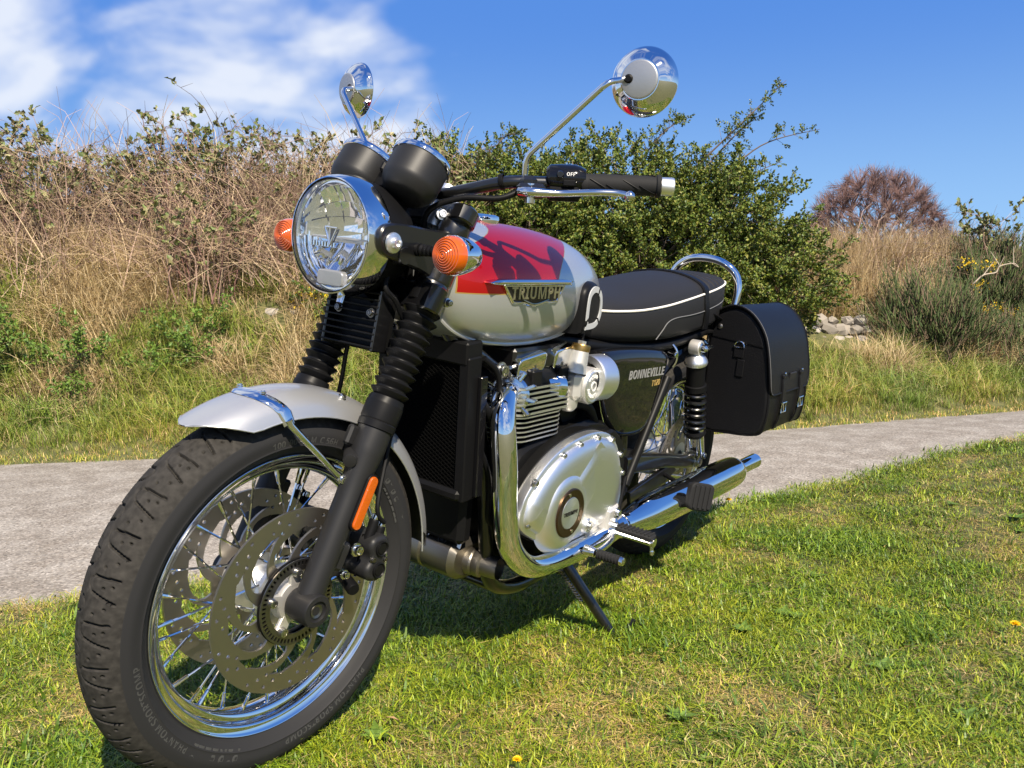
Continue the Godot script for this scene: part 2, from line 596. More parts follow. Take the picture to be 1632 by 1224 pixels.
func wheel_common(w: Node3D, r_top: float, rho: float, reach: float, around: int, across: int, pitches: int, rim_r: float, rim_w: float, flange: float) -> void:
	put("tread", tread_mesh(r_top, rho, reach, around, across, pitches), M.tyre, w)
	var zt := rho * sin(reach); var rt := r_top - rho + rho * cos(reach)
	for s in [-1, 1]:
		var prof := []
		for q in spline([Vector2(rt + 0.0004, zt), Vector2(rt - 0.003, zt + 0.0012), Vector2(lerpf(rt, rim_r, 0.28), zt + 0.0036), Vector2(lerpf(rt, rim_r, 0.55), zt + 0.0022), Vector2(lerpf(rt, rim_r, 0.62), zt + 0.0026), Vector2(lerpf(rt, rim_r, 0.66), zt + 0.0006), Vector2(lerpf(rt, rim_r, 0.85), lerpf(zt, rim_w, 0.55)), Vector2(rim_r + 0.002, rim_w), Vector2(rim_r - 0.004, rim_w - 0.006)], 4):
			prof.append(Vector2(q.x, q.y * s))
		if s < 0: prof.reverse()
		put("sidewall", MB.new().lathe(prof, TO_Z, 120), M.wall, w)
	var half := [Vector2(rim_r + 0.0015, rim_w - 0.002), Vector2(rim_r + 0.001, rim_w + 0.001), Vector2(rim_r - 0.001, rim_w + 0.0022), Vector2(rim_r - 0.0035, rim_w + 0.001), Vector2(rim_r - 0.005, rim_w - 0.002), Vector2(rim_r - 0.0125, rim_w - 0.004), Vector2(rim_r - 0.016, rim_w - 0.006), Vector2(rim_r - 0.018, rim_w - 0.011), Vector2(rim_r - 0.0195, rim_w - 0.017), Vector2(rim_r - 0.027, rim_w - 0.0195), Vector2(rim_r - 0.0305, rim_w - 0.023), Vector2(rim_r - 0.032, 0.006), Vector2(rim_r - 0.033, 0.0)]
	var prof := []
	for q in half: prof.append(q)
	for i in range(half.size() - 2, -1, -1): prof.append(Vector2(half[i].x, -half[i].y))
	prof.append(half[0])
	put("rim", MB.new().lathe(prof, TO_Z, 144), M.chrome, w, Transform3D(), 50.0)
	# 32 laced spokes, four kinds of eight
	var rr := rim_r - 0.031
	for kind in 4:
		var side := -1.0 if kind < 2 else 1.0
		var lean := 0.62 if kind % 2 == 0 else -0.62
		var foot := Vector3(flange * cos(lean), flange * sin(lean), side * (0.031 if kind % 2 == 0 else 0.026))
		var tip := Vector3(rr, 0, side * 0.007)
		var sp := MB.new().tube([foot, tip], 0.0018, 6)
		var d := (tip - foot).normalized()
		sp.tube([tip - d * 0.026, tip - d * 0.024, tip - d * 0.012, tip - d * 0.011, tip + d * 0.002], [0.0021, 0.0030, 0.0030, 0.0036, 0.0036], 8)
		var sm := sp.mesh()
		for k in 8: put("spoke", sm, M.chrome, w, spin_z(TAU * (k + kind * 0.25 + (0.06 if kind % 2 else 0.0)) / 8.0))
	var hub := MB.new().lathe([Vector2(0.012, -0.055), Vector2(0.030, -0.055), Vector2(0.032, -0.05), Vector2(0.032, -0.040), Vector2(flange + 0.004, -0.036), Vector2(flange + 0.005, -0.027), Vector2(0.034, -0.023), Vector2(0.030, 0.0), Vector2(0.034, 0.023), Vector2(flange + 0.005, 0.027), Vector2(flange + 0.004, 0.036), Vector2(0.032, 0.040), Vector2(0.032, 0.05), Vector2(0.030, 0.055), Vector2(0.012, 0.055)], TO_Z, 40)
	put("hub", hub, M.alu, w)

func brake_disc(r0: float, r1: float, n: int, sweep: float) -> ArrayMesh:
	var open := []; var cuts := []
	for k in n:
		var a := TAU * k / n
		var slot := PackedVector2Array()
		var inner := lerpf(r0, r1, 0.16); var outer := lerpf(r0, r1, 0.70)
		for j in 9:
			var u := j / 8.0
			slot.append(Vector2.from_angle(a + sweep * u * u - 0.17 - 0.11 * sin(u * PI)) * lerpf(inner, outer, u))
		for j in 9:
			var u := 1.0 - j / 8.0
			slot.append(Vector2.from_angle(a + sweep * u * u + 0.12 + 0.13 * sin(u * PI) - 0.06 * u) * lerpf(inner, outer, u))
		open.append(slot)
		cuts.append(fposmod(a - 0.03, TAU)); cuts.append(fposmod(a + sweep * 0.35, TAU)); cuts.append(fposmod(a + sweep * 0.5, TAU)); cuts.append(fposmod(a + sweep - 0.06, TAU))
		for h in [[0.10, 0.68], [0.20, 0.79], [0.30, 0.90], [0.32, 0.70], [0.42, 0.80], [0.52, 0.91]]:
			var ha: float = a + sweep + h[0] * 1.1 - 0.25
			open.append(circle2(0.0034, 12, Vector2.from_angle(ha) * lerpf(r0, r1, h[1])))
			cuts.append(fposmod(ha, TAU))
	return pierced(r0, r1, open, cuts, 0.0045).mesh(30.0)

func front_wheel() -> void:
	M.tyre_mark = mat(Color(0.045, 0.045, 0.044), 0.6)
	var w := node("front_wheel", bike, STEER * Transform3D(Basis(), Vector3(1.445, 0.316, 0.0)))
	wheel_common(w, 0.318, 0.056, 1.12, 1300, 84, 30, 0.2385, 0.0365, 0.047)
	sidewall_text(w, "PIRELLI", 0.021, 0.268, -60.0, -0.0535)
	sidewall_text(w, "PHANTOM SPORTSCOMP", 0.012, 0.268, -112.0, -0.0535)
	sidewall_text(w, "PHANTOM SPORTSCOMP", 0.012, 0.268, -26.0, -0.0535)
	sidewall_text(w, "PIRELLI", 0.021, 0.268, 152.0, -0.0535)
	sidewall_text(w, "100/90-18 M/C 56H", 0.011, 0.268, 95.0, -0.0535)
	var dm := brake_disc(0.052, 0.155, 10, 0.62)
	put("brake_disc", dm, M.steel, w, Transform3D(Basis(), Vector3(0, 0, -0.0655)))
	put("brake_disc", dm, M.steel, w, Transform3D(Basis(), Vector3(0, 0, 0.061)))
	# the toothed sensor ring and the carrier inside the left disc
	var open := []; var cuts := []
	for k in 56:
		var a := TAU * k / 56
		var d := Vector2.from_angle(a); var e := d.orthogonal() * 0.0019
		open.append(PackedVector2Array([d * 0.0625 + e, d * 0.0625 - e, d * 0.0695 - e, d * 0.0695 + e]))
		cuts.append(a)
	put("sensor_ring", pierced(0.054, 0.073, open, cuts, 0.0022).mesh(30.0), M.zinc_dark, w, Transform3D(Basis(), Vector3(0, 0, -0.0745)))
	put("sensor_ring_back", MB.new().lathe([Vector2(0.054, -0.0705), Vector2(0.074, -0.0705), Vector2(0.074, -0.0675), Vector2(0.054, -0.0675)], TO_Z, 48), M.engine, w)
	for s in [-1, 1]:
		var car := MB.new()
		car.lathe([Vector2(0.016, s * 0.071), Vector2(0.034, s * 0.071), Vector2(0.036, s * 0.066), Vector2(0.036, s * 0.05)], TO_Z, 32)
		for k in 5:
			var a := TAU * (k + 0.2) / 5
			var q := Vector3(cos(a), sin(a), 0)
			car.box(q * 0.044 + Vector3(0, 0, s * 0.0675), Vector3(0.034, 0.022, 0.008), 0.002, Basis(Vector3(0, 0, 1), a))
		put("disc_carrier", car, M.cast, w)
		for k in 5:
			var a := TAU * (k + 0.2) / 5
			var b := MB.new().lathe([Vector2(0.0, 0.0095), Vector2(0.0035, 0.0095), Vector2(0.0035, 0.0065), Vector2(0.0045, 0.0095), Vector2(0.007, 0.009), Vector2(0.0075, 0.006), Vector2(0.0085, 0.001), Vector2(0.0085, 0.0)], Transform3D(Basis(Vector3(1, 0, 0), s * PI / 2), Vector3(cos(a) * 0.052, sin(a) * 0.052, s * 0.0715)), 14)
			put("disc_bolt", b, M.zinc, w)
	put("spacer", MB.new().lathe([Vector2(0.0, -0.088), Vector2(0.019, -0.088), Vector2(0.020, -0.086), Vector2(0.020, -0.071)], TO_Z, 28), M.bright, w)

func rear_wheel() -> void:
	var w := node("rear_wheel", bike, Transform3D(Basis(), Vector3(0, 0.316, 0.0)))
	wheel_common(w, 0.3205, 0.082, 1.1, 300, 36, 26, 0.228, 0.055, 0.047)
	var dm := brake_disc(0.045, 0.1275, 10, 0.5)
	put("brake_disc", dm, M.steel, w, Transform3D(Basis(), Vector3(0, 0, -0.082)))
	put("sprocket_carrier", MB.new().lathe([Vector2(0.02, -0.08), Vector2(0.05, -0.08), Vector2(0.052, -0.06), Vector2(0.052, -0.04)], TO_Z, 30), M.cast, w)
	var teeth := PackedVector2Array()
	for k in 168: teeth.append(Vector2.from_angle(TAU * k / 168) * (0.102 + 0.005 * sin(k * TAU / 4.0)))
	put("sprocket", MB.new().extrude(teeth, Transform3D(Basis(), Vector3(0, 0, 0.07)), [Vector2(0, 0), Vector2(0, 0.006)]), M.steel, w)

func on_leg(up: float, z: float) -> Vector3: return Vector3(1.445, 0.316, z) + RAKE * up

# a turned shape along a fork leg: profile of Vector2(radius, metres up the leg)
func leg_lathe(prof: Array, z: float, seg := 32) -> MB:
	return MB.new().lathe(prof, along(on_leg(0.0, z), RAKE, Vector3(0, 0, 1)), seg)

func hex_bolt(at: Vector3, axis: Vector3, r: float, h: float) -> MB:
	var x := along(at, axis)
	return MB.new().lathe([Vector2(0.0, h), Vector2(r * 0.45, h), Vector2(r * 0.45, h * 0.55), Vector2(r * 0.62, h * 0.6), Vector2(r * 0.62, h), Vector2(r * 0.9, h * 0.97), Vector2(r, h * 0.8), Vector2(r, h * 0.35), Vector2(r * 1.35, h * 0.3), Vector2(r * 1.35, 0.0)], x, 18)

func fork(z: float) -> void:
	var s := signf(z)
	var leg := node("fork_leg", bike, STEER)
	var low := leg_lathe([Vector2(0.0, -0.020), Vector2(0.018, -0.020), Vector2(0.0215, -0.012), Vector2(0.0225, 0.02), Vector2(0.0225, 0.18), Vector2(0.0235, 0.22), Vector2(0.0285, 0.262), Vector2(0.0295, 0.275), Vector2(0.0295, 0.322)], z)
	# axle boss, guard lug, caliper lug
	low.lathe([Vector2(0.0, -s * 0.013), Vector2(0.026, -s * 0.020), Vector2(0.0275, -s * 0.015), Vector2(0.0275, s * 0.026), Vector2(0.0255, s * 0.030), Vector2(0.0175, s * 0.0305), Vector2(0.0165, s * 0.026), Vector2(0.0, s * 0.026)], Transform3D(TO_Z.basis, Vector3(1.445, 0.316, z)), 30)
	low.lathe([Vector2(0.012, -0.03), Vector2(0.0125, 0.02), Vector2(0.011, 0.028), Vector2(0.0, 0.030)], along(on_leg(0.262, z) + Vector3(0.022, 0.0, 0.012 * -s), Vector3(0.5, -0.1, s * 0.5)), 18)
	low.box(on_leg(0.085, z) + Vector3(-0.026, -0.006, 0.0), Vector3(0.034, 0.05, 0.018), 0.005, Basis(Vector3(0, 0, 1), 0.445))
	low.box(on_leg(0.155, z) + Vector3(-0.024, -0.006, 0.0), Vector3(0.034, 0.034, 0.018), 0.005, Basis(Vector3(0, 0, 1), 0.445))
	put("lower_tube", low, M.satin, leg)
	put("axle_end", MB.new().lathe([Vector2(0.0, s * 0.021), Vector2(0.007, s * 0.021), Vector2(0.0075, s * 0.026), Vector2(0.0115, s * 0.0275), Vector2(0.0125, s * 0.0255), Vector2(0.0145, s * 0.0255)], Transform3D(TO_Z.basis, Vector3(1.445, 0.316, z)), 24), M.zinc_dark, leg)
	var collar := leg_lathe([Vector2(0.0305, 0.306), Vector2(0.0325, 0.307), Vector2(0.0328, 0.318), Vector2(0.0312, 0.320), Vector2(0.0325, 0.322), Vector2(0.0328, 0.35), Vector2(0.0315, 0.353), Vector2(0.030, 0.362)], z)
	put("gaiter_collar", collar, M.gaiter, leg)
	var prof := []
	for k in 10:
		var u := 0.362 + k * 0.0168
		prof.append(Vector2(0.0258, u)); prof.append(Vector2(0.0262, u + 0.002)); prof.append(Vector2(0.0335, u + 0.0095)); prof.append(Vector2(0.0342, u + 0.0112)); prof.append(Vector2(0.0335, u + 0.0125)); prof.append(Vector2(0.0262, u + 0.0155))
	prof.append(Vector2(0.0262, 0.532)); prof.append(Vector2(0.029, 0.537)); prof.append(Vector2(0.029, 0.545))
	put("gaiter", leg_lathe(prof, z), M.gaiter, leg, Transform3D(), 50.0)
	put("fork_cup", leg_lathe([Vector2(0.029, 0.536), Vector2(0.0315, 0.538), Vector2(0.0320, 0.556), Vector2(0.0310, 0.572), Vector2(0.0255, 0.585), Vector2(0.0245, 0.60), Vector2(0.0245, 0.665), Vector2(0.0235, 0.67)], z), M.black, leg)
	put("lower_clamp_bolt", hex_bolt(on_leg(0.545, z) + Vector3(-0.018, 0.0, s * 0.03), Vector3(0, 0, s), 0.006, 0.012), M.zinc, leg)
	put("top_cap", leg_lathe([Vector2(0.0245, 0.662), Vector2(0.0275, 0.668), Vector2(0.0285, 0.682), Vector2(0.0275, 0.696), Vector2(0.0262, 0.698), Vector2(0.0262, 0.701), Vector2(0.0285, 0.703), Vector2(0.0285, 0.716), Vector2(0.027, 0.719), Vector2(0.022, 0.720)], z), M.black, leg)
	put("cap_bolt", leg_lathe([Vector2(0.0245, 0.7195), Vector2(0.0235, 0.724), Vector2(0.019, 0.725), Vector2(0.018, 0.722), Vector2(0.011, 0.722), Vector2(0.011, 0.728), Vector2(0.0, 0.728)], z), M.alu, leg)
	# reflector on the outer face of the leg
	var rp := plane(on_leg(0.185, z + s * 0.0245) + Vector3(-0.010, -0.004, 0), RAKE * -s, Vector3(0.9026, 0.4305, 0))
	put("reflector_base", MB.new().extrude(round2(0.098, 0.024, 0.0119), rp, [Vector2(0, -0.004), Vector2(0, 0.003), Vector2(0.001, 0.004)]), M.plastic, leg)
	put("reflector", MB.new().extrude(round2(0.092, 0.0185, 0.0091), rp, [Vector2(0, 0.003), Vector2(0, 0.0065), Vector2(0.001, 0.0078), Vector2(0.003, 0.0082)]), M.reflex, leg)
	# caliper
	var cal := node("brake_caliper", bike, STEER)
	var c := Vector3(1.310, 0.368, z * 0.93)
	var body := PackedVector2Array()
	for q in smooth2([Vector2(-0.020, 0.036), Vector2(0.006, 0.042), Vector2(0.022, 0.026), Vector2(0.018, 0.004), Vector2(0.022, -0.020), Vector2(0.008, -0.040), Vector2(-0.018, -0.036), Vector2(-0.026, -0.018), Vector2(-0.018, 0.0), Vector2(-0.026, 0.020)], 4): body.append(q)
	var cp := Transform3D(Basis(Vector3(-s, 0, 0), Vector3(0, 1, 0), Vector3(0, 0, -s)), Vector3.ZERO)
	cp = Transform3D(Basis(Vector3(0, 0, 1), 0.2), c) * Transform3D(Basis(Vector3(s, 0, 0), Vector3(0, 1, 0), Vector3(0, 0, s)), Vector3.ZERO)
	put("caliper_body", MB.new().extrude(body, cp, [Vector2(0.002, -0.034), Vector2(0, -0.03), Vector2(0, 0.024), Vector2(0.0015, 0.029), Vector2(0.005, 0.0325), Vector2(0.008, 0.033)]), M.satin, cal, Transform3D(), 50.0)
	for k in 2:
		put("piston_cap", MB.new().lathe([Vector2(0.0, 0.0035), Vector2(0.009, 0.0035), Vector2(0.0095, 0.002), Vector2(0.0105, 0.002), Vector2(0.0125, 0.0045), Vector2(0.0135, 0.004), Vector2(0.014, -0.002)], along(cp * Vector3(-0.001 + 0.003 * k, 0.019 - 0.038 * k, 0.0325), Vector3(0, 0, s)), 22), M.engine, cal)
		put("body_bolt", hex_bolt(cp * Vector3(-0.015 + 0.028 * k, 0.0, 0.030), Vector3(0, 0, s), 0.0045, 0.006), M.zinc_dark, cal)
	put("seam", MB.new().box(cp * Vector3(0, 0, 0.004), Vector3(0.047, 0.074, 0.0022), 0.0005, cp.basis.orthonormalized() if s > 0 else Basis(Vector3(0, 0, 1), 0.2)), M.dark, cal)
	for k in 2:
		var pc := c + Vector3(0.004 - k * 0.016, 0.047 - k * 0.016, s * 0.012)
		put("banjo", MB.new().lathe([Vector2(0.0085, -0.03), Vector2(0.009, 0.016), Vector2(0.0078, 0.02), Vector2(0.0, 0.021)], along(pc, Vector3(-0.35, 0.9, 0.0)), 14), M.plastic, cal)
		put("bleed_screw", MB.new().lathe([Vector2(0.006, 0.018), Vector2(0.0065, 0.021), Vector2(0.0065, 0.028), Vector2(0.005, 0.030), Vector2(0.0, 0.03)], along(pc, Vector3(-0.35, 0.9, 0.0)), 12), M.bright, cal)
	put("slide_pin", MB.new().lathe([Vector2(0.0, -0.03), Vector2(0.011, -0.03), Vector2(0.0115, 0.012), Vector2(0.010, 0.016), Vector2(0.0, 0.016)], along(Vector3(1.347, 0.322, z * 0.96), Vector3(0.3, -0.2, s)), 16), M.plastic, cal)
	put("mount_bolt", hex_bolt(Vector3(1.352, 0.392, z + s * 0.010), Vector3(0, 0, s), 0.0085, 0.012), M.bright, cal)
	put("mount_bolt", hex_bolt(Vector3(1.372, 0.352, z + s * 0.006), Vector3(0, 0, s), 0.006, 0.010), M.bright, cal)
	put("brake_hose", MB.new().tube(spline([Vector3(1.29, 0.425, z + s * 0.012), Vector3(1.305, 0.455, z + s * 0.008), Vector3(1.27, 0.54, z - s * 0.012), Vector3(1.245, 0.62, z - s * 0.02), Vector3(1.235, 0.72, z - s * 0.03), Vector3(1.20, 0.80, z - s * 0.04)], 8), 0.0042, 8), M.plastic, cal)

func guard_ring(deg: float, w: float, span: float, drop: float, lift := 0.0) -> PackedVector3Array:
	var o := PackedVector3Array()
	var a := deg_to_rad(deg)
	for j in 25:
		var u := lerpf(-span, span, j / 24.0)
		var r := 0.3475 - drop * (1.0 - sqrt(maxf(0.0, 1.0 - pow(absf(u), 2.3)))) + lift
		o.append(Vector3(r * cos(a), r * sin(a), u * (w + lift)))
	return o

func front_guard() -> void:
	var g := node("front_mudguard", bike, STEER * Transform3D(Basis(), Vector3(1.445, 0.316, 0.0)))
	var m := MB.new()
	var liner := MB.new()
	for lift in [0.0, -0.0022]:
		var rs := []
		for k in 61:
			var deg := lerpf(61.0, 179.5, k / 60.0)
			if k < 14: deg = 61.0 + 26.5 * pow(k / 14.0, 1.6)
			else: deg = lerpf(87.5, 179.5, (k - 14) / 46.0)
			var span := pow(sin(PI / 2 * clampf((deg - 60.9) / 14.0, 0.0003, 1.0)), 0.62)
			if deg > 172.0: span = minf(span, sqrt(clampf((180.5 - deg) / 8.0, 0.6, 1.0)))
			rs.append(guard_ring(deg, 0.066, span * 0.985, 0.050, lift))
		(m if lift == 0.0 else liner).rows(rs, false)
	# rolled edges
	for s in [-1, 1]:
		var edge := []
		for k in 40:
			var deg := lerpf(61.2, 179.0, k / 39.0)
			var span := pow(sin(PI / 2 * clampf((deg - 60.9) / 14.0, 0.0003, 1.0)), 0.62)
			var ring := guard_ring(deg, 0.066, span * 0.985, 0.050, -0.001)
			edge.append(ring[0] if s < 0 else ring[24])
		m.tube(edge, 0.0019, 6)
	put("guard", m, M.silver, g, Transform3D(), 60.0)
	put("guard_liner", liner, M.plastic, g, Transform3D(), 60.0)
	# chrome strap over the guard with a rod down to each leg
	var st := MB.new()
	var tilt := func(u: float) -> float: return 80.0 + 5.5 * u * u
	for e in 2:
		pass
	var top := []
	for off in [-2.2, -1.2, 1.2, 2.2]:
		var ring := PackedVector3Array()
		for j in 25:
			var u := lerpf(-1.0, 1.0, j / 24.0)
			var r0 := guard_ring(tilt.call(u) + off, 0.066, 1.0, 0.050, 0.0008 if absf(off) > 2.0 else 0.0042)
			ring.append(r0[j])
		top.append(ring)
	st.rows(top, false)
	put("strap", st, M.chrome, g, Transform3D(), 60.0)
	for s in [-1, 1]:
		var a := guard_ring(85.4, 0.066, 1.0, 0.05, 0.002)
		var from: Vector3 = a[0] if s < 0 else a[24]
		var to := Vector3(1.374 - 1.445, 0.514 - 0.316, s * 0.086)
		put("stay_rod", MB.new().tube([from + Vector3(0.004, 0.009, -s * 0.001), from, from.lerp(to, 0.15), to], [0.0065, 0.0062, 0.0058, 0.0052], 12), M.chrome, g)
		put("stay_bolt", hex_bolt(to + Vector3(0, 0, s * 0.002), Vector3(0.2, 0, s), 0.007, 0.009), M.bright, g)
		put("strap_rivet", hex_bolt(guard_ring(82, 0.066, 1.0, 0.05, 0.004)[12 + s * 5], guard_ring(82, 0.066, 1.0, 0.05, 0.0)[12 + s * 5], 0.004, 0.004), M.chrome, g)
		put("guard_bolt", hex_bolt(guard_ring(108, 0.066, 1.0, 0.05, 0.0)[12 + s * 7], Vector3(-0.3, 0.8, s * 0.6), 0.0055, 0.006), M.zinc, g)
		put("bracket", MB.new().box(Vector3(-0.115, 0.258, s * 0.079), Vector3(0.07, 0.035, 0.014), 0.004, Basis(Vector3(0, 0, 1), 0.45)), M.satin, g)

func headlight() -> void:
	var x := STEER * along(Vector3(1.349, 0.906, 0.0), Vector3(1, 0.0, 0), Vector3(0, 0, 1))
	var h := node("headlight", bike, x)
	put("shell", MB.new().lathe([Vector2(0.0, -0.155), Vector2(0.03, -0.152), Vector2(0.06, -0.138), Vector2(0.082, -0.112), Vector2(0.093, -0.075), Vector2(0.096, -0.055), Vector2(0.0965, -0.04)], Transform3D(), 48), M.plastic, h)
	put("chrome_rim", MB.new().lathe([Vector2(0.0955, -0.044), Vector2(0.0990, -0.043), Vector2(0.1012, -0.038), Vector2(0.1015, -0.025), Vector2(0.100, -0.012), Vector2(0.0975, -0.002), Vector2(0.0955, 0.0035), Vector2(0.0935, 0.004), Vector2(0.0925, 0.0005)], Transform3D(), 72), M.chrome, h, Transform3D(), 50.0)
	put("gasket", MB.new().lathe([Vector2(0.0938, 0.0032), Vector2(0.0925, 0.0038), Vector2(0.0915, 0.003), Vector2(0.0905, -0.003)], Transform3D(), 64), M.plastic, h)
	put("lens", MB.new().lathe([Vector2(0.0918, 0.0), Vector2(0.088, 0.006), Vector2(0.07, 0.013), Vector2(0.045, 0.0185), Vector2(0.02, 0.021), Vector2(0.0, 0.0215)], Transform3D(), 64), M.glass, h)
	put("reflector_bowl", MB.new().lathe([Vector2(0.0915, -0.001), Vector2(0.089, -0.006), Vector2(0.086, -0.006), Vector2(0.085, -0.020), Vector2(0.078, -0.022), Vector2(0.072, -0.032), Vector2(0.05, -0.05), Vector2(0.025, -0.060), Vector2(0.0, -0.062)], Transform3D(), 64), M.mirror, h, Transform3D(), 28.0)
	# local axes: y forward, x and z across; find the local directions of up and left
	var up := x.basis.inverse() * Vector3.UP
	var left := x.basis.inverse() * Vector3(0, 0, -1)
	var face := Transform3D(Basis(-left, up, (-left).cross(up)), Vector3.ZERO)
	if face.basis.z.dot(Vector3(0, 1, 0)) < 0.0: face.basis = Basis(left, up, left.cross(up))
	# facets of the upper reflector
	for k in 5:
		for e in 3:
			var a0 := lerpf(-0.078, 0.078, k / 5.0) + 0.001; var a1 := lerpf(-0.078, 0.078, (k + 1) / 5.0) - 0.001
			var fm := MB.new()
			var tilt := Vector2(rng.randf_range(-0.16, 0.16), rng.randf_range(-0.22, 0.12))
			var rs := []
			for j in 4:
				var ring := PackedVector3Array()
				for i in 4:
					var u := lerpf(a0, a1, i / 3.0)
					var hgt := sqrt(maxf(0.0001, 0.083 * 0.083 - u * u))
					var v := lerpf(0.008 + (hgt - 0.008) * e / 3.0, 0.008 + (hgt - 0.008) * (e + 1) / 3.0 - 0.001, j / 3.0)
					var cu := (a0 + a1) / 2.0; var cv := 0.013 + 0.023 * (e + 0.5)
					var d := -0.050 + 0.036 * (u * u + v * v) / 0.0069 + tilt.x * (u - cu) + tilt.y * (v - cv) + 3.0 * ((u - cu) * (u - cu) + (v - cv) * (v - cv))
					ring.append(face * Vector3(u, v, d))
				rs.append(ring)
			fm.rows(rs, false)
			put("reflector_facet", fm, M.mirror, h, Transform3D(), 60.0)
	# lower reflector: a wide trough with steps, and the small sidelight window
	for k in 3:
		var st := MB.new()
		var r0 := 0.074 - k * 0.007
		st.tube(range(13).map(func(i): return face * (Vector3(cos(PI + PI * i / 12.0) * r0, sin(PI + PI * i / 12.0) * r0 - 0.006, -0.012 - k * 0.007))), 0.0032, 8)
		put("reflector_step", st, M.mirror, h)
	var tr := MB.new()
	var trs := []
	for j in 9:
		var ring := PackedVector3Array()
		for i in 13:
			var u := lerpf(-0.05, 0.05, i / 12.0)
			var v := lerpf(-0.012, -0.058 + 14.0 * u * u * 0.7, j / 8.0)
			ring.append(face * Vector3(u, v, -0.050 + 0.036 * pow(j / 8.0, 1.2) + 0.004 * cos(i * 1.4)))
		trs.append(ring)
	tr.rows(trs, false)
	put("low_beam_reflector", tr, M.mirror, h)
	put("shelf", MB.new().box(face * Vector3(0, -0.004, -0.024), (face.basis * Vector3(0.136, 0.005, 0.012)).abs(), 0.001), M.grey, h)
	var grid := MB.new()
	for k in 9: grid.box(face * Vector3(-0.06 + k * 0.007, -0.016, -0.018), (face.basis * Vector3(0.0035, 0.009, 0.012)).abs(), 0.0005)
	put("shelf_grille", grid, M.mirror, h)
	put("sidelight_window", MB.new().extrude(round2(0.062, 0.026, 0.008), face * Transform3D(Basis(), Vector3(0.002, -0.070, -0.006)), [Vector2(0, -0.006), Vector2(0, 0.003), Vector2(0.002, 0.005)]), M.grey, h)
	# the triangular emblem on the crossbar
	var em := MB.new()
	for k in [[Vector2(-0.014, 0.009), Vector2(0.014, 0.009), 0.0018], [Vector2(-0.014, 0.009), Vector2(-0.001, -0.020), 0.0020], [Vector2(0.014, 0.009), Vector2(-0.001, -0.020), 0.0018], [Vector2(-0.003, 0.009), Vector2(-0.003, -0.011), 0.0016]]:
		em.tube([face * Vector3(k[0].x, k[0].y + 0.004, -0.001), face * Vector3(k[1].x, k[1].y + 0.004, -0.001)], k[2], 8)
	put("emblem", em, M.mirror, h)
	put("emblem_plate", MB.new().extrude(PackedVector2Array([Vector2(-0.014, 0.013), Vector2(0.014, 0.013), Vector2(-0.001, -0.016)]), face * Transform3D(Basis(), Vector3(0, 0, -0.006)), [Vector2(0.002, -0.004), Vector2(0.002, 0.003)]), M.plastic, h)
	put("rim_screw", MB.new().lathe([Vector2(0.0, 0.012), Vector2(0.006, 0.011), Vector2(0.007, 0.0), Vector2(0.007, -0.01)], along(face * Vector3(0.022, -0.1, -0.012), face.basis * Vector3(0.2, -0.9, 0.5)), 14), M.chrome, h)
	# side brackets with their bolts
	for s in [-1, 1]:
		var b := node("headlight_bracket", bike, STEER)
		var poly := smooth2([Vector2(1.342, 0.915), Vector2(1.328, 0.932), Vector2(1.29, 0.935), Vector2(1.22, 0.929), Vector2(1.15, 0.925), Vector2(1.14, 0.89), Vector2(1.19, 0.845), Vector2(1.25, 0.862), Vector2(1.305, 0.876), Vector2(1.335, 0.888)], 4)
		var pl := Transform3D(Basis(Vector3(1, 0, 0), Vector3(0, 1, 0), Vector3(0, 0, 1)), Vector3(0, 0, s * 0.100))
		put("plate", MB.new().extrude(poly, pl, [Vector2(0.003, -0.009), Vector2(0, -0.006), Vector2(0, 0.006), Vector2(0.003, 0.009)]), M.black, b)
		put("shroud", leg_lathe([Vector2(0.0285, 0.575), Vector2(0.031, 0.580), Vector2(0.0315, 0.62), Vector2(0.0315, 0.655), Vector2(0.029, 0.662)], s * 0.095), M.black, b)
		var bp := Vector3(1.314, 0.904, s * 0.110)
		put("bracket_bolt", MB.new().lathe([Vector2(0.0, 0.009), Vector2(0.0052, 0.009), Vector2(0.0055, 0.013), Vector2(0.0085, 0.0125), Vector2(0.0095, 0.005), Vector2(0.0165, 0.003), Vector2(0.0172, 0.0)], along(bp, Vector3(0, 0, s)), 24), M.alu, b)
		put("bracket_lug", MB.new().lathe([Vector2(0.0, 0.002), Vector2(0.014, 0.002), Vector2(0.016, -0.004), Vector2(0.016, -0.03)], along(bp + Vector3(-0.03, -0.02, 0), Vector3(0, 0, s)), 20), M.black, b)

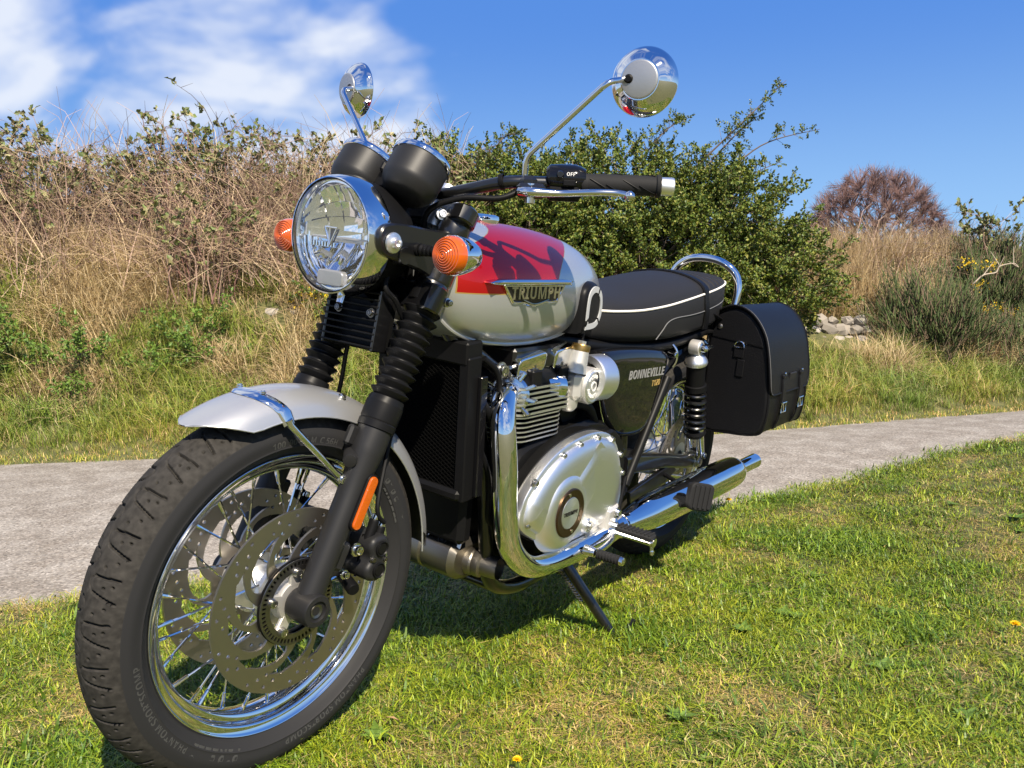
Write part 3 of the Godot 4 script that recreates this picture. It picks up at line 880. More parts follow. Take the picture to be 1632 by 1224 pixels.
func indicator(s: float, front: bool) -> void:
	var at := Vector3(1.268, 0.893, s * 0.200) if front else Vector3(-0.33, 0.66, s * 0.17)
	var fw := 1.0 if front else -1.0
	var n := node("indicator", bike, STEER if front else Transform3D())
	var x := along(at, Vector3(fw, 0.0, 0.0), Vector3(0, 0, 1))
	put("indicator_body", MB.new().lathe([Vector2(0.0295, 0.002), Vector2(0.0322, 0.001), Vector2(0.0325, -0.004), Vector2(0.031, -0.014), Vector2(0.0285, -0.028), Vector2(0.022, -0.046), Vector2(0.013, -0.057), Vector2(0.0, -0.061)], x, 40), M.chrome, n, Transform3D(), 60.0)
	var prof := [Vector2(0.0305, -0.002), Vector2(0.0315, 0.004), Vector2(0.031, 0.012), Vector2(0.029, 0.017)]
	for k in 7:
		var r := 0.0275 - k * 0.0039
		var yy := 0.0175 + 0.0085 * (1.0 - pow(r / 0.0285, 2.0))
		prof.append(Vector2(r + 0.0009, yy)); prof.append(Vector2(r, yy + 0.0016)); prof.append(Vector2(r - 0.0012, yy + 0.0016)); prof.append(Vector2(r - 0.0019, yy + 0.0002))
	prof.append(Vector2(0.0, 0.0265))
	put("indicator_lens", MB.new().lathe(prof, x, 40), M.amber, n)
	put("stalk", MB.new().tube([at + Vector3(-0.016 * fw, 0, 0), at + Vector3(-0.014 * fw, 0.002, -s * 0.055)], 0.0072, 14), M.chrome, n)
	var bt := MB.new()
	for k in 4: bt.lathe([Vector2(0.0, 0.0), Vector2(0.0095 - k * 0.0005, 0.0), Vector2(0.0105 - k * 0.0005, 0.003), Vector2(0.0085, 0.0075), Vector2(0.0, 0.0075)], along(at + Vector3(-0.014 * fw, 0.002, -s * (0.083 - k * 0.0085)), Vector3(0, 0, s)), 14)
	bt.lathe([Vector2(0.012, 0.0), Vector2(0.011, 0.02), Vector2(0.0, 0.02)], along(at + Vector3(-0.014 * fw, 0.002, -s * 0.105), Vector3(0, 0, s)), 14)
	put("stalk_boot", bt, M.gaiter, n)

func gauges() -> void:
	for s in [-1.0, 1.0]:
		var ax := Vector3(-0.56, 0.83, s * -0.02)
		var at := Vector3(1.212, 1.040, s * 0.0635)
		var x := along(at, ax, Vector3(0, 0, 1))
		var g := node("gauge", bike, STEER)
		put("cup", MB.new().lathe([Vector2(0.0, -0.074), Vector2(0.030, -0.073), Vector2(0.039, -0.068), Vector2(0.0475, -0.055), Vector2(0.0500, -0.046), Vector2(0.0505, 0.0)], x, 56), M.satin, g, Transform3D(), 45.0)
		put("bezel", MB.new().lathe([Vector2(0.0500, -0.005), Vector2(0.0525, -0.004), Vector2(0.0532, 0.001), Vector2(0.0522, 0.006), Vector2(0.0485, 0.0075), Vector2(0.0465, 0.004)], x, 56), M.chrome, g, Transform3D(), 60.0)
		put("dial", MB.new().lathe([Vector2(0.0475, 0.0005), Vector2(0.0, 0.0005)], x, 40), M.white, g)
		put("dial_glass", MB.new().lathe([Vector2(0.0475, 0.004), Vector2(0.02, 0.006), Vector2(0.0, 0.0062)], x, 40), M.glass, g)
		put("needle", MB.new().tube([x * Vector3(0, 0.002, 0), x * Vector3(0.02, 0.002, 0.03)], 0.0009, 6), M.red, g)
	var b := node("gauge_bracket", bike, STEER)
	put("bridge", MB.new().box(Vector3(1.215, 0.992, 0.0), Vector3(0.06, 0.05, 0.10), 0.012, Basis(Vector3(0, 0, 1), 0.55)), M.plastic, b)
	put("tongue", MB.new().box(Vector3(1.225, 1.020, 0.0), Vector3(0.04, 0.02, 0.012), 0.004, Basis(Vector3(0, 0, 1), 0.55)), M.plastic, b)
	var loom := MB.new()
	for k in 6:
		var zz := -0.05 + k * 0.02
		loom.tube(spline([Vector3(1.20, 0.985, zz * 0.6), Vector3(1.25, 0.95, zz), Vector3(1.21, 0.90, zz * 1.3), Vector3(1.19, 0.84, zz)], 6), 0.006 + 0.002 * (k % 2), 8)
	put("wiring", loom, M.plastic, b)

func yokes() -> void:
	var y := node("steering_yoke", bike, STEER)
	for e in [[0.545, 0.048, 0.034], [0.705, 0.030, 0.024]]:
		var poly := smooth2([Vector2(0.032, 0.125), Vector2(-0.012, 0.128), Vector2(-0.055, 0.06), Vector2(-0.075, 0.0), Vector2(-0.055, -0.06), Vector2(-0.012, -0.128), Vector2(0.032, -0.125), Vector2(0.02, -0.05), Vector2(0.02, 0.05)], 4)
		var at := on_leg(e[0], 0.0)
		var bx := Vector3(0.9026, 0.4305, 0)
		put("yoke_plate", MB.new().extrude(poly, Transform3D(Basis(bx, Vector3(0, 0, -1), RAKE), at), [Vector2(0.003, -e[1] / 2), Vector2(0, -e[1] / 2 + 0.003), Vector2(0, e[1] / 2 - 0.003), Vector2(0.003, e[1] / 2)]), M.black, y)
	put("stem_nut", MB.new().lathe([Vector2(0.022, 0.0), Vector2(0.022, 0.016), Vector2(0.018, 0.02), Vector2(0.0, 0.021)], along(on_leg(0.72, 0.0) - Vector3(0.046, 0.022, 0), RAKE), 6), M.chrome, y, Transform3D(), 10.0)
	put("blue_band", MB.new().lathe([Vector2(0.0115, 0.0), Vector2(0.014, 0.001), Vector2(0.014, 0.014), Vector2(0.0115, 0.015)], along(Vector3(1.135, 0.985, -0.058), RAKE), 20), M.blue, y)
	for s in [-1, 1]:
		put("riser", MB.new().lathe([Vector2(0.016, -0.05), Vector2(0.018, 0.0), Vector2(0.020, 0.012), Vector2(0.016, 0.03), Vector2(0.0, 0.032)], along(Vector3(1.138, 0.978, s * 0.052), RAKE), 20), M.alu, y)
		put("riser_bolt", hex_bolt(Vector3(1.172, 0.956, s * 0.082), Vector3(0.5, 0.25, s), 0.0075, 0.009), M.alu, y)
	# finned rectifier hung between the legs
	var r := node("rectifier", bike, STEER)
	var rb := Basis(Vector3(0, 0, 1), 0.16)
	put("rectifier_case", MB.new().box(Vector3(1.262, 0.765, 0.0), Vector3(0.02, 0.105, 0.13), 0.004, rb), M.engine, r)
	for k in 9:
		put("fin", MB.new().box(Vector3(1.262, 0.765, 0.0) + rb * Vector3(0.022, -0.046 + k * 0.0115, 0), Vector3(0.03, 0.0036, 0.128), 0.001, rb), M.plastic, r)
	for s in [-1, 1]:
		put("fin_screw", hex_bolt(Vector3(1.262, 0.765, 0.0) + rb * Vector3(0.034, 0.012, s * 0.04 - 0.01), rb.x, 0.006, 0.008), M.zinc_dark, r)
		put("rib", MB.new().box(Vector3(1.262, 0.765, 0.0) + rb * Vector3(0.018, 0, s * 0.062), Vector3(0.034, 0.105, 0.006), 0.002, rb), M.black, r)
	put("horn", MB.new().lathe([Vector2(0.0, 0.012), Vector2(0.02, 0.014), Vector2(0.034, 0.01), Vector2(0.038, 0.0), Vector2(0.036, -0.02), Vector2(0.0, -0.024)], along(Vector3(1.235, 0.845, 0.03), Vector3(1, -0.1, 0)), 30), M.plastic, r)
	for k in 3:
		put("cable", MB.new().tube(spline([Vector3(1.20, 0.93, -0.05 + k * 0.05), Vector3(1.285, 0.84, -0.07 + k * 0.06), Vector3(1.265, 0.80, -0.08 + k * 0.06), Vector3(1.21, 0.72, -0.07 + k * 0.05)], 8), 0.0048, 8), M.plastic, r)

func mirror(s: float) -> void:
	var n := node("mirror", bike, STEER)
	var path := [Vector3(1.088, 1.022, s * 0.192), Vector3(1.092, 1.066, s * 0.194), Vector3(1.058, 1.192, s * 0.322), Vector3(1.010, 1.206, s * 0.335)]
	put("mirror_stem", MB.new().tube(fillet(path, 0.014, 6), 0.0052, 14), M.chrome, n)
	put("stem_nut", MB.new().lathe([Vector2(0.0095, 0.0), Vector2(0.0095, 0.010), Vector2(0.0055, 0.012)], along(path[0], Vector3(0, 1, 0)), 6), M.chrome, n, Transform3D(), 10.0)
	var ax := Vector3(0.97, -0.02, s * 0.21)
	var x := along(Vector3(1.0, 1.203, s * 0.352), ax, Vector3(0, 0, 1))
	put("mirror_shell", MB.new().lathe([Vector2(0.0, 0.016), Vector2(0.033, 0.0155), Vector2(0.0345, 0.0135), Vector2(0.042, 0.009), Vector2(0.050, 0.0025), Vector2(0.0555, -0.006), Vector2(0.0575, -0.011), Vector2(0.0575, -0.014), Vector2(0.0555, -0.0155)], x, 56), M.chrome, n, Transform3D(), 50.0)
	put("back_plate", MB.new().lathe([Vector2(0.0315, 0.0148), Vector2(0.031, 0.0175), Vector2(0.0285, 0.0190), Vector2(0.012, 0.0205), Vector2(0.0, 0.0208)], x, 48), M.plate, n)
	put("mirror_glass", MB.new().lathe([Vector2(0.0555, -0.0150), Vector2(0.0, -0.0150)], x, 48), M.mirror, n)
	var j := x * Vector3(0.0, 0.019, 0.0)
	j = x.origin + x.basis.y * 0.019 + Vector3(0, 0, s * -0.018)
	put("mirror_joint", MB.new().lathe([Vector2(0.0075, -0.002), Vector2(0.0075, 0.006), Vector2(0.005, 0.008), Vector2(0.0, 0.008)], along(j, x.basis.y), 18), M.plastic, n)

func handlebar() -> void:
	var path := [Vector3(1.150, 0.990, 0.0), Vector3(1.150, 0.990, -0.062), Vector3(1.108, 1.022, -0.17), Vector3(1.078, 1.024, -0.21), Vector3(1.03, 1.030, -0.272), Vector3(0.955, 1.036, -0.385)]
	var left := fillet(path, 0.05, 6)
	var full := []
	for i in range(left.size() - 1, 0, -1): full.append(Vector3(left[i].x, left[i].y, -left[i].z))
	for q in left: full.append(q)
	var hb := node("handlebar", bike, STEER)
	put("bar", MB.new().tube(full, 0.0111, 18), M.black, hb)
	for s in [-1.0, 1.0]:
		var f := func(q: Vector3) -> Vector3: return Vector3(q.x, q.y, q.z * -s)
		var a: Vector3 = f.call(Vector3(1.03, 1.030, -0.272)); var b: Vector3 = f.call(Vector3(0.955, 1.036, -0.385))
		var d := (b - a).normalized()
		var len := a.distance_to(b)
		var prof := [Vector2(0.0175, 0.0), Vector2(0.0182, 0.004), Vector2(0.0165, 0.01)]
		for k in 20:
			var h := 0.012 + (len - 0.02) * k / 19.0
			prof.append(Vector2(0.0166 + 0.0008 * sin(PI * k / 19.0), h))
		prof.append_array([Vector2(0.0168, len - 0.009), Vector2(0.0195, len - 0.007), Vector2(0.0200, len - 0.002), Vector2(0.018, len)])
		put("grip", MB.new().lathe(prof, along(a, d), 28), M.rubber, hb)
		var ribs := MB.new()
		for k in 12:
			var u := 0.2 + 0.62 * (k % 4) / 3.0
			var t := (k / 4) * 2.1 + 0.5 * (k % 2)
			var x := along(a, d)
			ribs.tube(range(7).map(func(i): return x * Vector3(0.0176 * sin(t + i * 0.14), u * len + (i - 3) * 0.0045, 0.0176 * cos(t + i * 0.14))), 0.0011, 5)
		put("grip_ridge", ribs, M.gaiter, hb)
		put("bar_end", MB.new().lathe([Vector2(0.0155, len), Vector2(0.0158, len + 0.003), Vector2(0.0158, len + 0.018), Vector2(0.0145, len + 0.022), Vector2(0.008, len + 0.023), Vector2(0.007, len + 0.021), Vector2(0.0, len + 0.021)], along(a, d), 28), M.alu, hb)
		# switch housing
		var sc := a.lerp(a - d * 0.055, 0.5)
		var sb := along(sc, d, Vector3(0, 1, 0)).basis
		var sw := MB.new().lathe([Vector2(0.0, -0.034), Vector2(0.017, -0.034), Vector2(0.0225, -0.028), Vector2(0.024, -0.01), Vector2(0.024, 0.014), Vector2(0.0215, 0.024), Vector2(0.0165, 0.034), Vector2(0.0, 0.034)], along(sc + Vector3(0, 0.007, 0), d), 24)
		put("switch_housing", sw, M.gloss, hb)
		put("switch_base", MB.new().box(sc + Vector3(0.004, -0.018, 0), Vector3(0.036, 0.062, 0.028), 0.008, sb), M.plastic, hb)
		var fwd := d.cross(Vector3.UP).normalized()
		if fwd.x < 0.0: fwd = -fwd
		put("switch_button", MB.new().box(sc + fwd * 0.0235 + d * 0.006 + Vector3(0, -0.002, 0), Vector3(0.006, 0.022, 0.011), 0.002, Basis(fwd, d, fwd.cross(d)).orthonormalized()), M.plastic, hb)
		put("switch_knob", MB.new().lathe([Vector2(0.0065, -0.01), Vector2(0.0065, 0.004), Vector2(0.005, 0.006), Vector2(0.0, 0.006)], along(sc + fwd * 0.022 - d * 0.010 + Vector3(0, 0.012, 0), fwd), 18), M.black, hb)
		put("switch_lettering", letters("OFF", 0.006, 0.0008, func(q: Vector3) -> Vector3: return sc + fwd * (0.0240 - q.z) + d * (0.008 + q.x * (1.0 if s < 0.0 else -1.0)) + Vector3(0, 0.013 + q.y, 0)), M.white, hb)
		# lever perch, clamp and lever
		var p: Vector3 = f.call(Vector3(1.092, 1.018, -0.205))
		put("perch_clamp", MB.new().box(p, Vector3(0.036, 0.03, 0.032), 0.007, sb), M.black, hb)
		var piv: Vector3 = f.call(Vector3(1.108, 1.006, -0.222))
		put("lever_perch", MB.new().box(piv + Vector3(-0.004, 0.002, s * -0.002), Vector3(0.03, 0.05, 0.026), 0.006, sb), M.black, hb)
		put("perch_bolt", MB.new().lathe([Vector2(0.0, 0.015), Vector2(0.008, 0.0145), Vector2(0.0085, 0.011), Vector2(0.0085, -0.018), Vector2(0.0, -0.018)], along(piv + Vector3(0.0, 0.0, 0.0), Vector3.UP), 16), M.bright, hb)
		var lev := spline([piv + Vector3(0.012, 0.0, -s * 0.012), piv + Vector3(0.010, 0.0, s * 0.012), f.call(Vector3(1.088, 1.008, -0.268)), f.call(Vector3(1.062, 1.014, -0.318)), f.call(Vector3(1.040, 1.016, -0.352)), f.call(Vector3(1.034, 1.013, -0.372))], 6)
		var lm := MB.new()
		var rs := []
		for i in lev.size():
			var u := float(i) / (lev.size() - 1)
			var dd: Vector3 = (lev[mini(i + 1, lev.size() - 1)] - lev[maxi(i - 1, 0)]).normalized()
			var side := dd.cross(Vector3.UP).normalized()
			var hw := lerpf(0.011, 0.0065, smoothstep(0.05, 0.5, u)); var hh := lerpf(0.0085, 0.0058, smoothstep(0.15, 0.45, u))
			var ring := PackedVector3Array()
			for k in 12: ring.append(lev[i] + side * cos(TAU * k / 12) * hw + side.cross(dd) * sin(TAU * k / 12) * hh)
			rs.append(ring)
		lm.rows(rs); lm.cap(rs[0])
		lm.lathe([Vector2(0.0, -0.009), Vector2(0.005, -0.0075), Vector2(0.0088, -0.002), Vector2(0.0088, 0.002), Vector2(0.005, 0.0075), Vector2(0.0, 0.009)], along(lev[-1], d), 18)
		put("clutch_lever" if s < 0 else "brake_lever", lm, M.bright, hb, Transform3D(), 60.0)
		put("cable", MB.new().tube(spline([p + Vector3(0.0, -0.006, -s * 0.01), f.call(Vector3(1.125, 0.992, -0.17)), f.call(Vector3(1.165, 0.985, -0.11)), f.call(Vector3(1.19, 0.95, -0.06)), f.call(Vector3(1.16, 0.86, -0.05))], 8), 0.0055, 10), M.plastic, hb)
		put("cable_tie", MB.new().lathe([Vector2(0.0128, -0.004), Vector2(0.0138, -0.003), Vector2(0.0138, 0.003), Vector2(0.0128, 0.004)], along(f.call(Vector3(1.112, 1.0205, -0.162)), Vector3(-0.4, 0.2, s)), 18), M.plastic, hb)
	var tap := node("brake_reservoir", bike, STEER)
	put("cup", MB.new().box(Vector3(1.10, 1.045, 0.215), Vector3(0.055, 0.04, 0.05), 0.01), M.plastic, tap)
	put("lid", MB.new().box(Vector3(1.10, 1.069, 0.215), Vector3(0.06, 0.008, 0.055), 0.003), M.alu, tap)

# a plane on the bike's left, facing outward; polygon points are (x along the bike, y)
func left_plane(z: float) -> Transform3D: return Transform3D(Basis(Vector3(-1, 0, 0), Vector3(0, 1, 0), Vector3(0, 0, -1)), Vector3(0, 0, z))
func flipx(pts) -> PackedVector2Array:
	var o := PackedVector2Array()
	for q in pts: o.append(Vector2(-q.x, q.y))
	return o

func tank_paint() -> ImageTexture:
	var im := Image.create(1024, 384, false, Image.FORMAT_RGB8)
	var silver := Color(0.47, 0.48, 0.482).linear_to_srgb()
	var red := Color(0.52, 0.003, 0.004).linear_to_srgb()
	var gold := Color(0.55, 0.36, 0.10).linear_to_srgb()
	var edge := spline([Vector2(0.72, 0.868), Vector2(0.80, 0.868), Vector2(0.84, 0.866), Vector2(0.865, 0.852), Vector2(0.89, 0.822), Vector2(0.915, 0.775), Vector2(0.935, 0.715), Vector2(0.96, 0.62)], 8)
	for py in 384:
		var y := 0.68 + 0.30 * (1.0 - (py + 0.5) / 384.0)
		var xb := 0.868
		for i in edge.size() - 1:
			if y >= edge[i].x and y <= edge[i + 1].x: xb = lerpf(edge[i].y, edge[i + 1].y, (y - edge[i].x) / maxf(edge[i + 1].x - edge[i].x, 0.0001))
		for px in 1024:
			var x := 0.45 + 0.80 * (px + 0.5) / 1024.0
			var d := minf(minf(y - 0.8235, 1.146 - 0.14 * smoothstep(0.885, 0.95, y) - x), (x - xb) * 0.85)
			var c := silver
			if d > 0.0011: c = red
			elif d > -0.0011: c = gold
			im.set_pixel(px, py, c)
	return ImageTexture.create_from_image(im)

const TANK := [[1.178, 0.884, 0.838, 0.040], [1.172, 0.905, 0.808, 0.068], [1.158, 0.922, 0.778, 0.092], [1.125, 0.938, 0.742, 0.117], [1.07, 0.947, 0.720, 0.134], [0.98, 0.951, 0.708, 0.142], [0.88, 0.949, 0.706, 0.142], [0.78, 0.940, 0.715, 0.135], [0.70, 0.926, 0.733, 0.119], [0.63, 0.903, 0.755, 0.094], [0.57, 0.872, 0.775, 0.066], [0.53, 0.842, 0.788, 0.043], [0.512, 0.822, 0.800, 0.022]]

func tank() -> void:
	var t := node("fuel_tank", bike)
	var st := []
	for q in TANK: st.append([Vector2(q[0], q[1]), Vector2(q[2], q[3])])
	var a := spline(TANK.map(func(q): return Vector2(q[0], q[1])), 6)
	var b := spline(TANK.map(func(q): return Vector2(q[2], q[3])), 6)
	var m := MB.new()
	var rings := []
	var n := 56
	for i in a.size():
		var top: float = a[i].y; var bot: float = b[i].x; var w: float = maxf(b[i].y, 0.01)
		var yc := lerpf(bot, top, 0.44)
		var ring := PackedVector3Array()
		for k in n:
			var ang := TAU * k / n - PI / 2
			var cs := cos(ang); var sn := sin(ang)
			var e := 0.55 if sn < 0.0 else 0.90
			var y := yc + signf(sn) * pow(absf(sn), 0.80 if sn < 0.0 else 0.95) * ((top - yc) if sn > 0.0 else (yc - bot))
			ring.append(Vector3(a[i].x, y, signf(cs) * pow(absf(cs), e) * w))
		rings.append(ring)
	var uvf := func(q: Vector3) -> Vector2: return Vector2((q.x - 0.45) / 0.80, 1.0 - (q.y - 0.68) / 0.30)
	for i in rings.size() - 1:
		for k in n:
			var k2 := (k + 1) % n
			var q := [rings[i][k], rings[i + 1][k], rings[i + 1][k2], rings[i][k2]]
			m.tri_uv(q[0], q[2], q[1], uvf.call(q[0]), uvf.call(q[2]), uvf.call(q[1]))
			m.tri_uv(q[0], q[3], q[2], uvf.call(q[0]), uvf.call(q[3]), uvf.call(q[2]))
	for e in [0, rings.size() - 1]:
		var c := Vector3.ZERO
		for q in rings[e]: c += q / n
		for k in n:
			var q0: Vector3 = rings[e][k]; var q1: Vector3 = rings[e][(k + 1) % n]
			if e == 0: m.tri_uv(c, q1, q0, uvf.call(c), uvf.call(q1), uvf.call(q0))
			else: m.tri_uv(c, q0, q1, uvf.call(c), uvf.call(q0), uvf.call(q1))
	M.paint = coat(mat(Color.WHITE, 0.30, 0.65)); M.paint.clearcoat = 0.75
	M.paint.albedo_texture = tank_paint()
	put("tank_shell", m, M.paint, t, Transform3D(), 70.0)
	# seam lip under the tank
	for s in [-1, 1]:
		var lip := []
		for i in range(3, rings.size() - 3):
			var q: Vector3 = rings[i][5]
			lip.append(Vector3(q.x, q.y - 0.001, absf(q.z) * s))
		put("seam", MB.new().tube(lip, 0.0042, 8), M.silver, t)
		# knee pad
		var kp := Transform3D(left_plane(0.0).basis, Vector3(0.712, 0.788, -0.1215))
		kp.basis = Basis(Vector3(0, 1, 0), 0.20) * kp.basis
		if s > 0: kp = Transform3D(Basis.from_scale(Vector3(1, 1, -1)), Vector3.ZERO) * kp
		var shape := smooth2([Vector2(-0.056, -0.044), Vector2(-0.048, -0.052), Vector2(0.02, -0.050), Vector2(0.052, -0.030), Vector2(0.060, 0.0), Vector2(0.046, 0.036), Vector2(0.010, 0.056), Vector2(-0.030, 0.054), Vector2(-0.055, 0.030)], 4)
		put("knee_pad", MB.new().extrude(shape, kp, [Vector2(-0.002, -0.03), Vector2(0, 0.004), Vector2(0.003, 0.011), Vector2(0.008, 0.015), Vector2(0.014, 0.0162), Vector2(0.016, 0.0162)]), M.gaiter, t, Transform3D(), 50.0)
		var inner := PackedVector2Array(); var outer := PackedVector2Array()
		for q in shape:
			outer.append(Vector2(0.002, 0) + q * 0.84); inner.append(Vector2(0.002, 0) + q * 0.61)
		var nn := shape.size()
		for seg in [[0, 10], [11, 22], [23, 35]]:
			var sm := MB.new()
			for k in range(seg[0], seg[1]):
				var k2 := (k + 1) % nn
				for z in [0.0162, 0.0178]:
					pass
				var o0 := kp * Vector3(outer[k].x, outer[k].y, 0.0180); var o1 := kp * Vector3(outer[k2].x, outer[k2].y, 0.0180)
				var i0 := kp * Vector3(inner[k].x, inner[k].y, 0.0180); var i1 := kp * Vector3(inner[k2].x, inner[k2].y, 0.0180)
				var dz := kp.basis.z * -0.004
				sm.quad(o0, i0, i1, o1); sm.quad(o0 + dz, o0, o1, o1 + dz); sm.quad(i0, i0 + dz, i1 + dz, i1)
			put("pad_inlay", sm, M.grey_rubber, t)
		# wing badge: a long bar over a dark plate with the maker's name
		var bp := Transform3D(left_plane(0.0).basis, Vector3(0.968, 0.832, -0.1405))
		bp.basis = Basis(Vector3(0, 1, 0), -0.02) * bp.basis
		if s > 0: bp = Transform3D(Basis.from_scale(Vector3(1, 1, -1)), Vector3.ZERO) * bp
		var bar := smooth2([Vector2(-0.128, 0.013), Vector2(-0.10, 0.0195), Vector2(0.0, 0.0205), Vector2(0.128, 0.0195), Vector2(0.130, 0.013), Vector2(0.125, 0.0085), Vector2(0.0, 0.0075), Vector2(-0.10, 0.0085)], 4)
		put("badge_bar", MB.new().extrude(bar, bp, [Vector2(0, -0.012), Vector2(0, 0.004), Vector2(0.0015, 0.008), Vector2(0.004, 0.0105)]), M.chrome, t, Transform3D(), 60.0)
		var plate := [Vector2(-0.088, 0.010), Vector2(0.120, 0.010), Vector2(0.094, -0.026), Vector2(0.07, -0.0275), Vector2(0.050, -0.0275), Vector2(0.035, -0.031), Vector2(0.015, -0.034), Vector2(-0.005, -0.031), Vector2(-0.02, -0.0275), Vector2(-0.045, -0.0275), Vector2(-0.055, -0.026)]
		put("badge_frame", MB.new().extrude(PackedVector2Array(plate), bp, [Vector2(0, -0.012), Vector2(0, 0.002), Vector2(0.002, 0.0045), Vector2(0.0042, 0.0045), Vector2(0.0052, 0.0028)]), M.chrome, t, Transform3D(), 20.0)
		put("badge_plate", MB.new().extrude(PackedVector2Array(plate), bp, [Vector2(0.0052, -0.002), Vector2(0.0052, 0.0031)]), M.gloss, t)
		var xs := -1.0 if s > 0 else 1.0
		put("badge_name", letters("TRIUMPH", 0.0235, 0.0018, func(q: Vector3) -> Vector3: return bp * Vector3(0.020 + q.x * 1.12 * xs, q.y - 0.0065, 0.0035 + q.z * xs)), M.badge_gold, t)
		put("badge_swash", MB.new().tube(spline([bp * Vector3(-0.022, -0.0195, 0.0042), bp * Vector3(0.0, -0.0255, 0.0042), bp * Vector3(0.016, -0.0275, 0.0042), bp * Vector3(0.034, -0.0255, 0.0042), bp * Vector3(0.062, -0.0195, 0.0042)], 5), 0.0012, 6), M.badge_gold, t)
	put("filler_cap", MB.new().lathe([Vector2(0.033, -0.012), Vector2(0.034, 0.002), Vector2(0.0345, 0.006), Vector2(0.033, 0.012), Vector2(0.026, 0.015), Vector2(0.0, 0.016)], Transform3D(Basis(), Vector3(0.955, 0.950, 0.0)), 36), M.chrome, t)

func seat() -> void:
	var t := node("seat", bike)
	var key := [[0.645, 0.715, 0.772, 0.802, 0.078], [0.62, 0.708, 0.774, 0.806, 0.100], [0.56, 0.700, 0.773, 0.812, 0.117], [0.46, 0.694, 0.774, 0.820, 0.128], [0.34, 0.692, 0.782, 0.836, 0.133], [0.22, 0.695, 0.795, 0.850, 0.133], [0.10, 0.702, 0.809, 0.859, 0.129], [0.0, 0.710, 0.820, 0.862, 0.121], [-0.08, 0.720, 0.829, 0.861, 0.108], [-0.14, 0.732, 0.835, 0.858, 0.089], [-0.185, 0.750, 0.838, 0.853, 0.062], [-0.205, 0.768, 0.838, 0.846, 0.035]]
	var a := spline(key.map(func(q): return Vector3(q[0], q[1], q[2])), 22)
	var b := spline(key.map(func(q): return Vector2(q[3], q[4])), 22)
	var rings := []
	var pipes := [[], []]
	for i in a.size():
		var x: float = a[i].x; var yb: float = a[i].y; var yp: float = a[i].z; var yt: float = b[i].x; var w: float = b[i].y
		var dip := 0.0
		for c in [0.045, 0.005, -0.035, -0.075, -0.115, -0.15]: dip += 0.0085 * exp(-pow((x - c) / 0.006, 2.0))
		dip += 0.003 * exp(-pow((x - 0.088) / 0.006, 2.0))
		var ring := PackedVector3Array()
		for s in [-1.0, 1.0]:
			var half := []
			half.append(Vector3(x, yb, 0.0)); half.append(Vector3(x, yb, w * 0.82)); half.append(Vector3(x, yb + 0.006, w * 0.93)); half.append(Vector3(x, yb + 0.02, w * 1.0))
			half.append(Vector3(x, lerpf(yb, yp, 0.6), w * 1.035)); half.append(Vector3(x, yp - 0.008, w * 1.02)); half.append(Vector3(x, yp - 0.001, w)); half.append(Vector3(x, yp + 0.003, w * 0.985))
			for k in 8:
				var u := (k + 1) / 8.0
				half.append(Vector3(x, yp + 0.003 + (yt - yp - 0.003) * sin(u * PI / 2) - dip * smoothstep(0.0, 0.3, u), w * 0.985 * cos(u * PI / 2)))
			if s < 0.0:
				for q in half: ring.append(Vector3(q.x, q.y, -q.z))
				pipes[0].append(Vector3(x, yp + 0.0015, -w * 1.0 - 0.001))
			else:
				half.reverse()
				for q in half.slice(1, half.size() - 1): ring.append(q)
				pipes[1].append(Vector3(x, yp + 0.0015, w * 1.0 + 0.001))
		rings.append(ring)
	var m := MB.new()
	m.rows(rings); m.cap(rings[0], true); m.cap(rings[-1])
	put("cushion", m, M.vinyl, t, Transform3D(), 42.0)
	pipes[1].reverse()
	put("piping", MB.new().tube(pipes[0] + [Vector3(-0.213, 0.8405, -0.012), Vector3(-0.213, 0.8405, 0.012)] + pipes[1], 0.0030, 8), M.piping, t)
	# strap over the seat and the stitched side seams
	var strap := MB.new()
	var rs := []
	for dx in [-0.015, -0.013, 0.013, 0.015]:
		var ring := PackedVector3Array()
		for k in 25:
			var u := lerpf(-1.0, 1.0, k / 24.0)
			var ang := absf(u)
			var lift := 0.0005 if absf(dx) > 0.014 else 0.0042
			var q: Vector3
			if ang > 0.62:
				var v := (1.0 - ang) / 0.38
				q = Vector3(0.088 - 0.025 * (1.0 - v), lerpf(0.712, 0.809, v), signf(u) * (lerpf(0.128, 0.1335, sin(v * PI)) + lift))
			else:
				var th := ang / 0.62 * PI / 2
				q = Vector3(0.088, 0.8115 + 0.0485 * cos(th) + lift, signf(u) * (0.129 * sin(th) + lift * sin(th)))
			ring.append(q + Vector3(dx, 0, 0))
		rs.append(ring)
	strap.rows(rs, false)
	put("strap", strap, M.leather, t, Transform3D(), 50.0)
	for s in [-1, 1]:
		put("stitching", MB.new().tube(spline([Vector3(0.375, 0.700, s * 0.1345), Vector3(0.35, 0.722, s * 0.1375), Vector3(0.325, 0.742, s * 0.1385), Vector3(0.28, 0.752, s * 0.139), Vector3(0.18, 0.757, s * 0.138), Vector3(0.08, 0.765, s * 0.133), Vector3(-0.05, 0.78, s * 0.119), Vector3(-0.13, 0.79, s * 0.096)], 6), 0.0014, 6), M.stitch, t)
	put("seat_base", MB.new().box(Vector3(0.22, 0.693, 0.0), Vector3(0.80, 0.022, 0.20), 0.008), M.plastic, t)

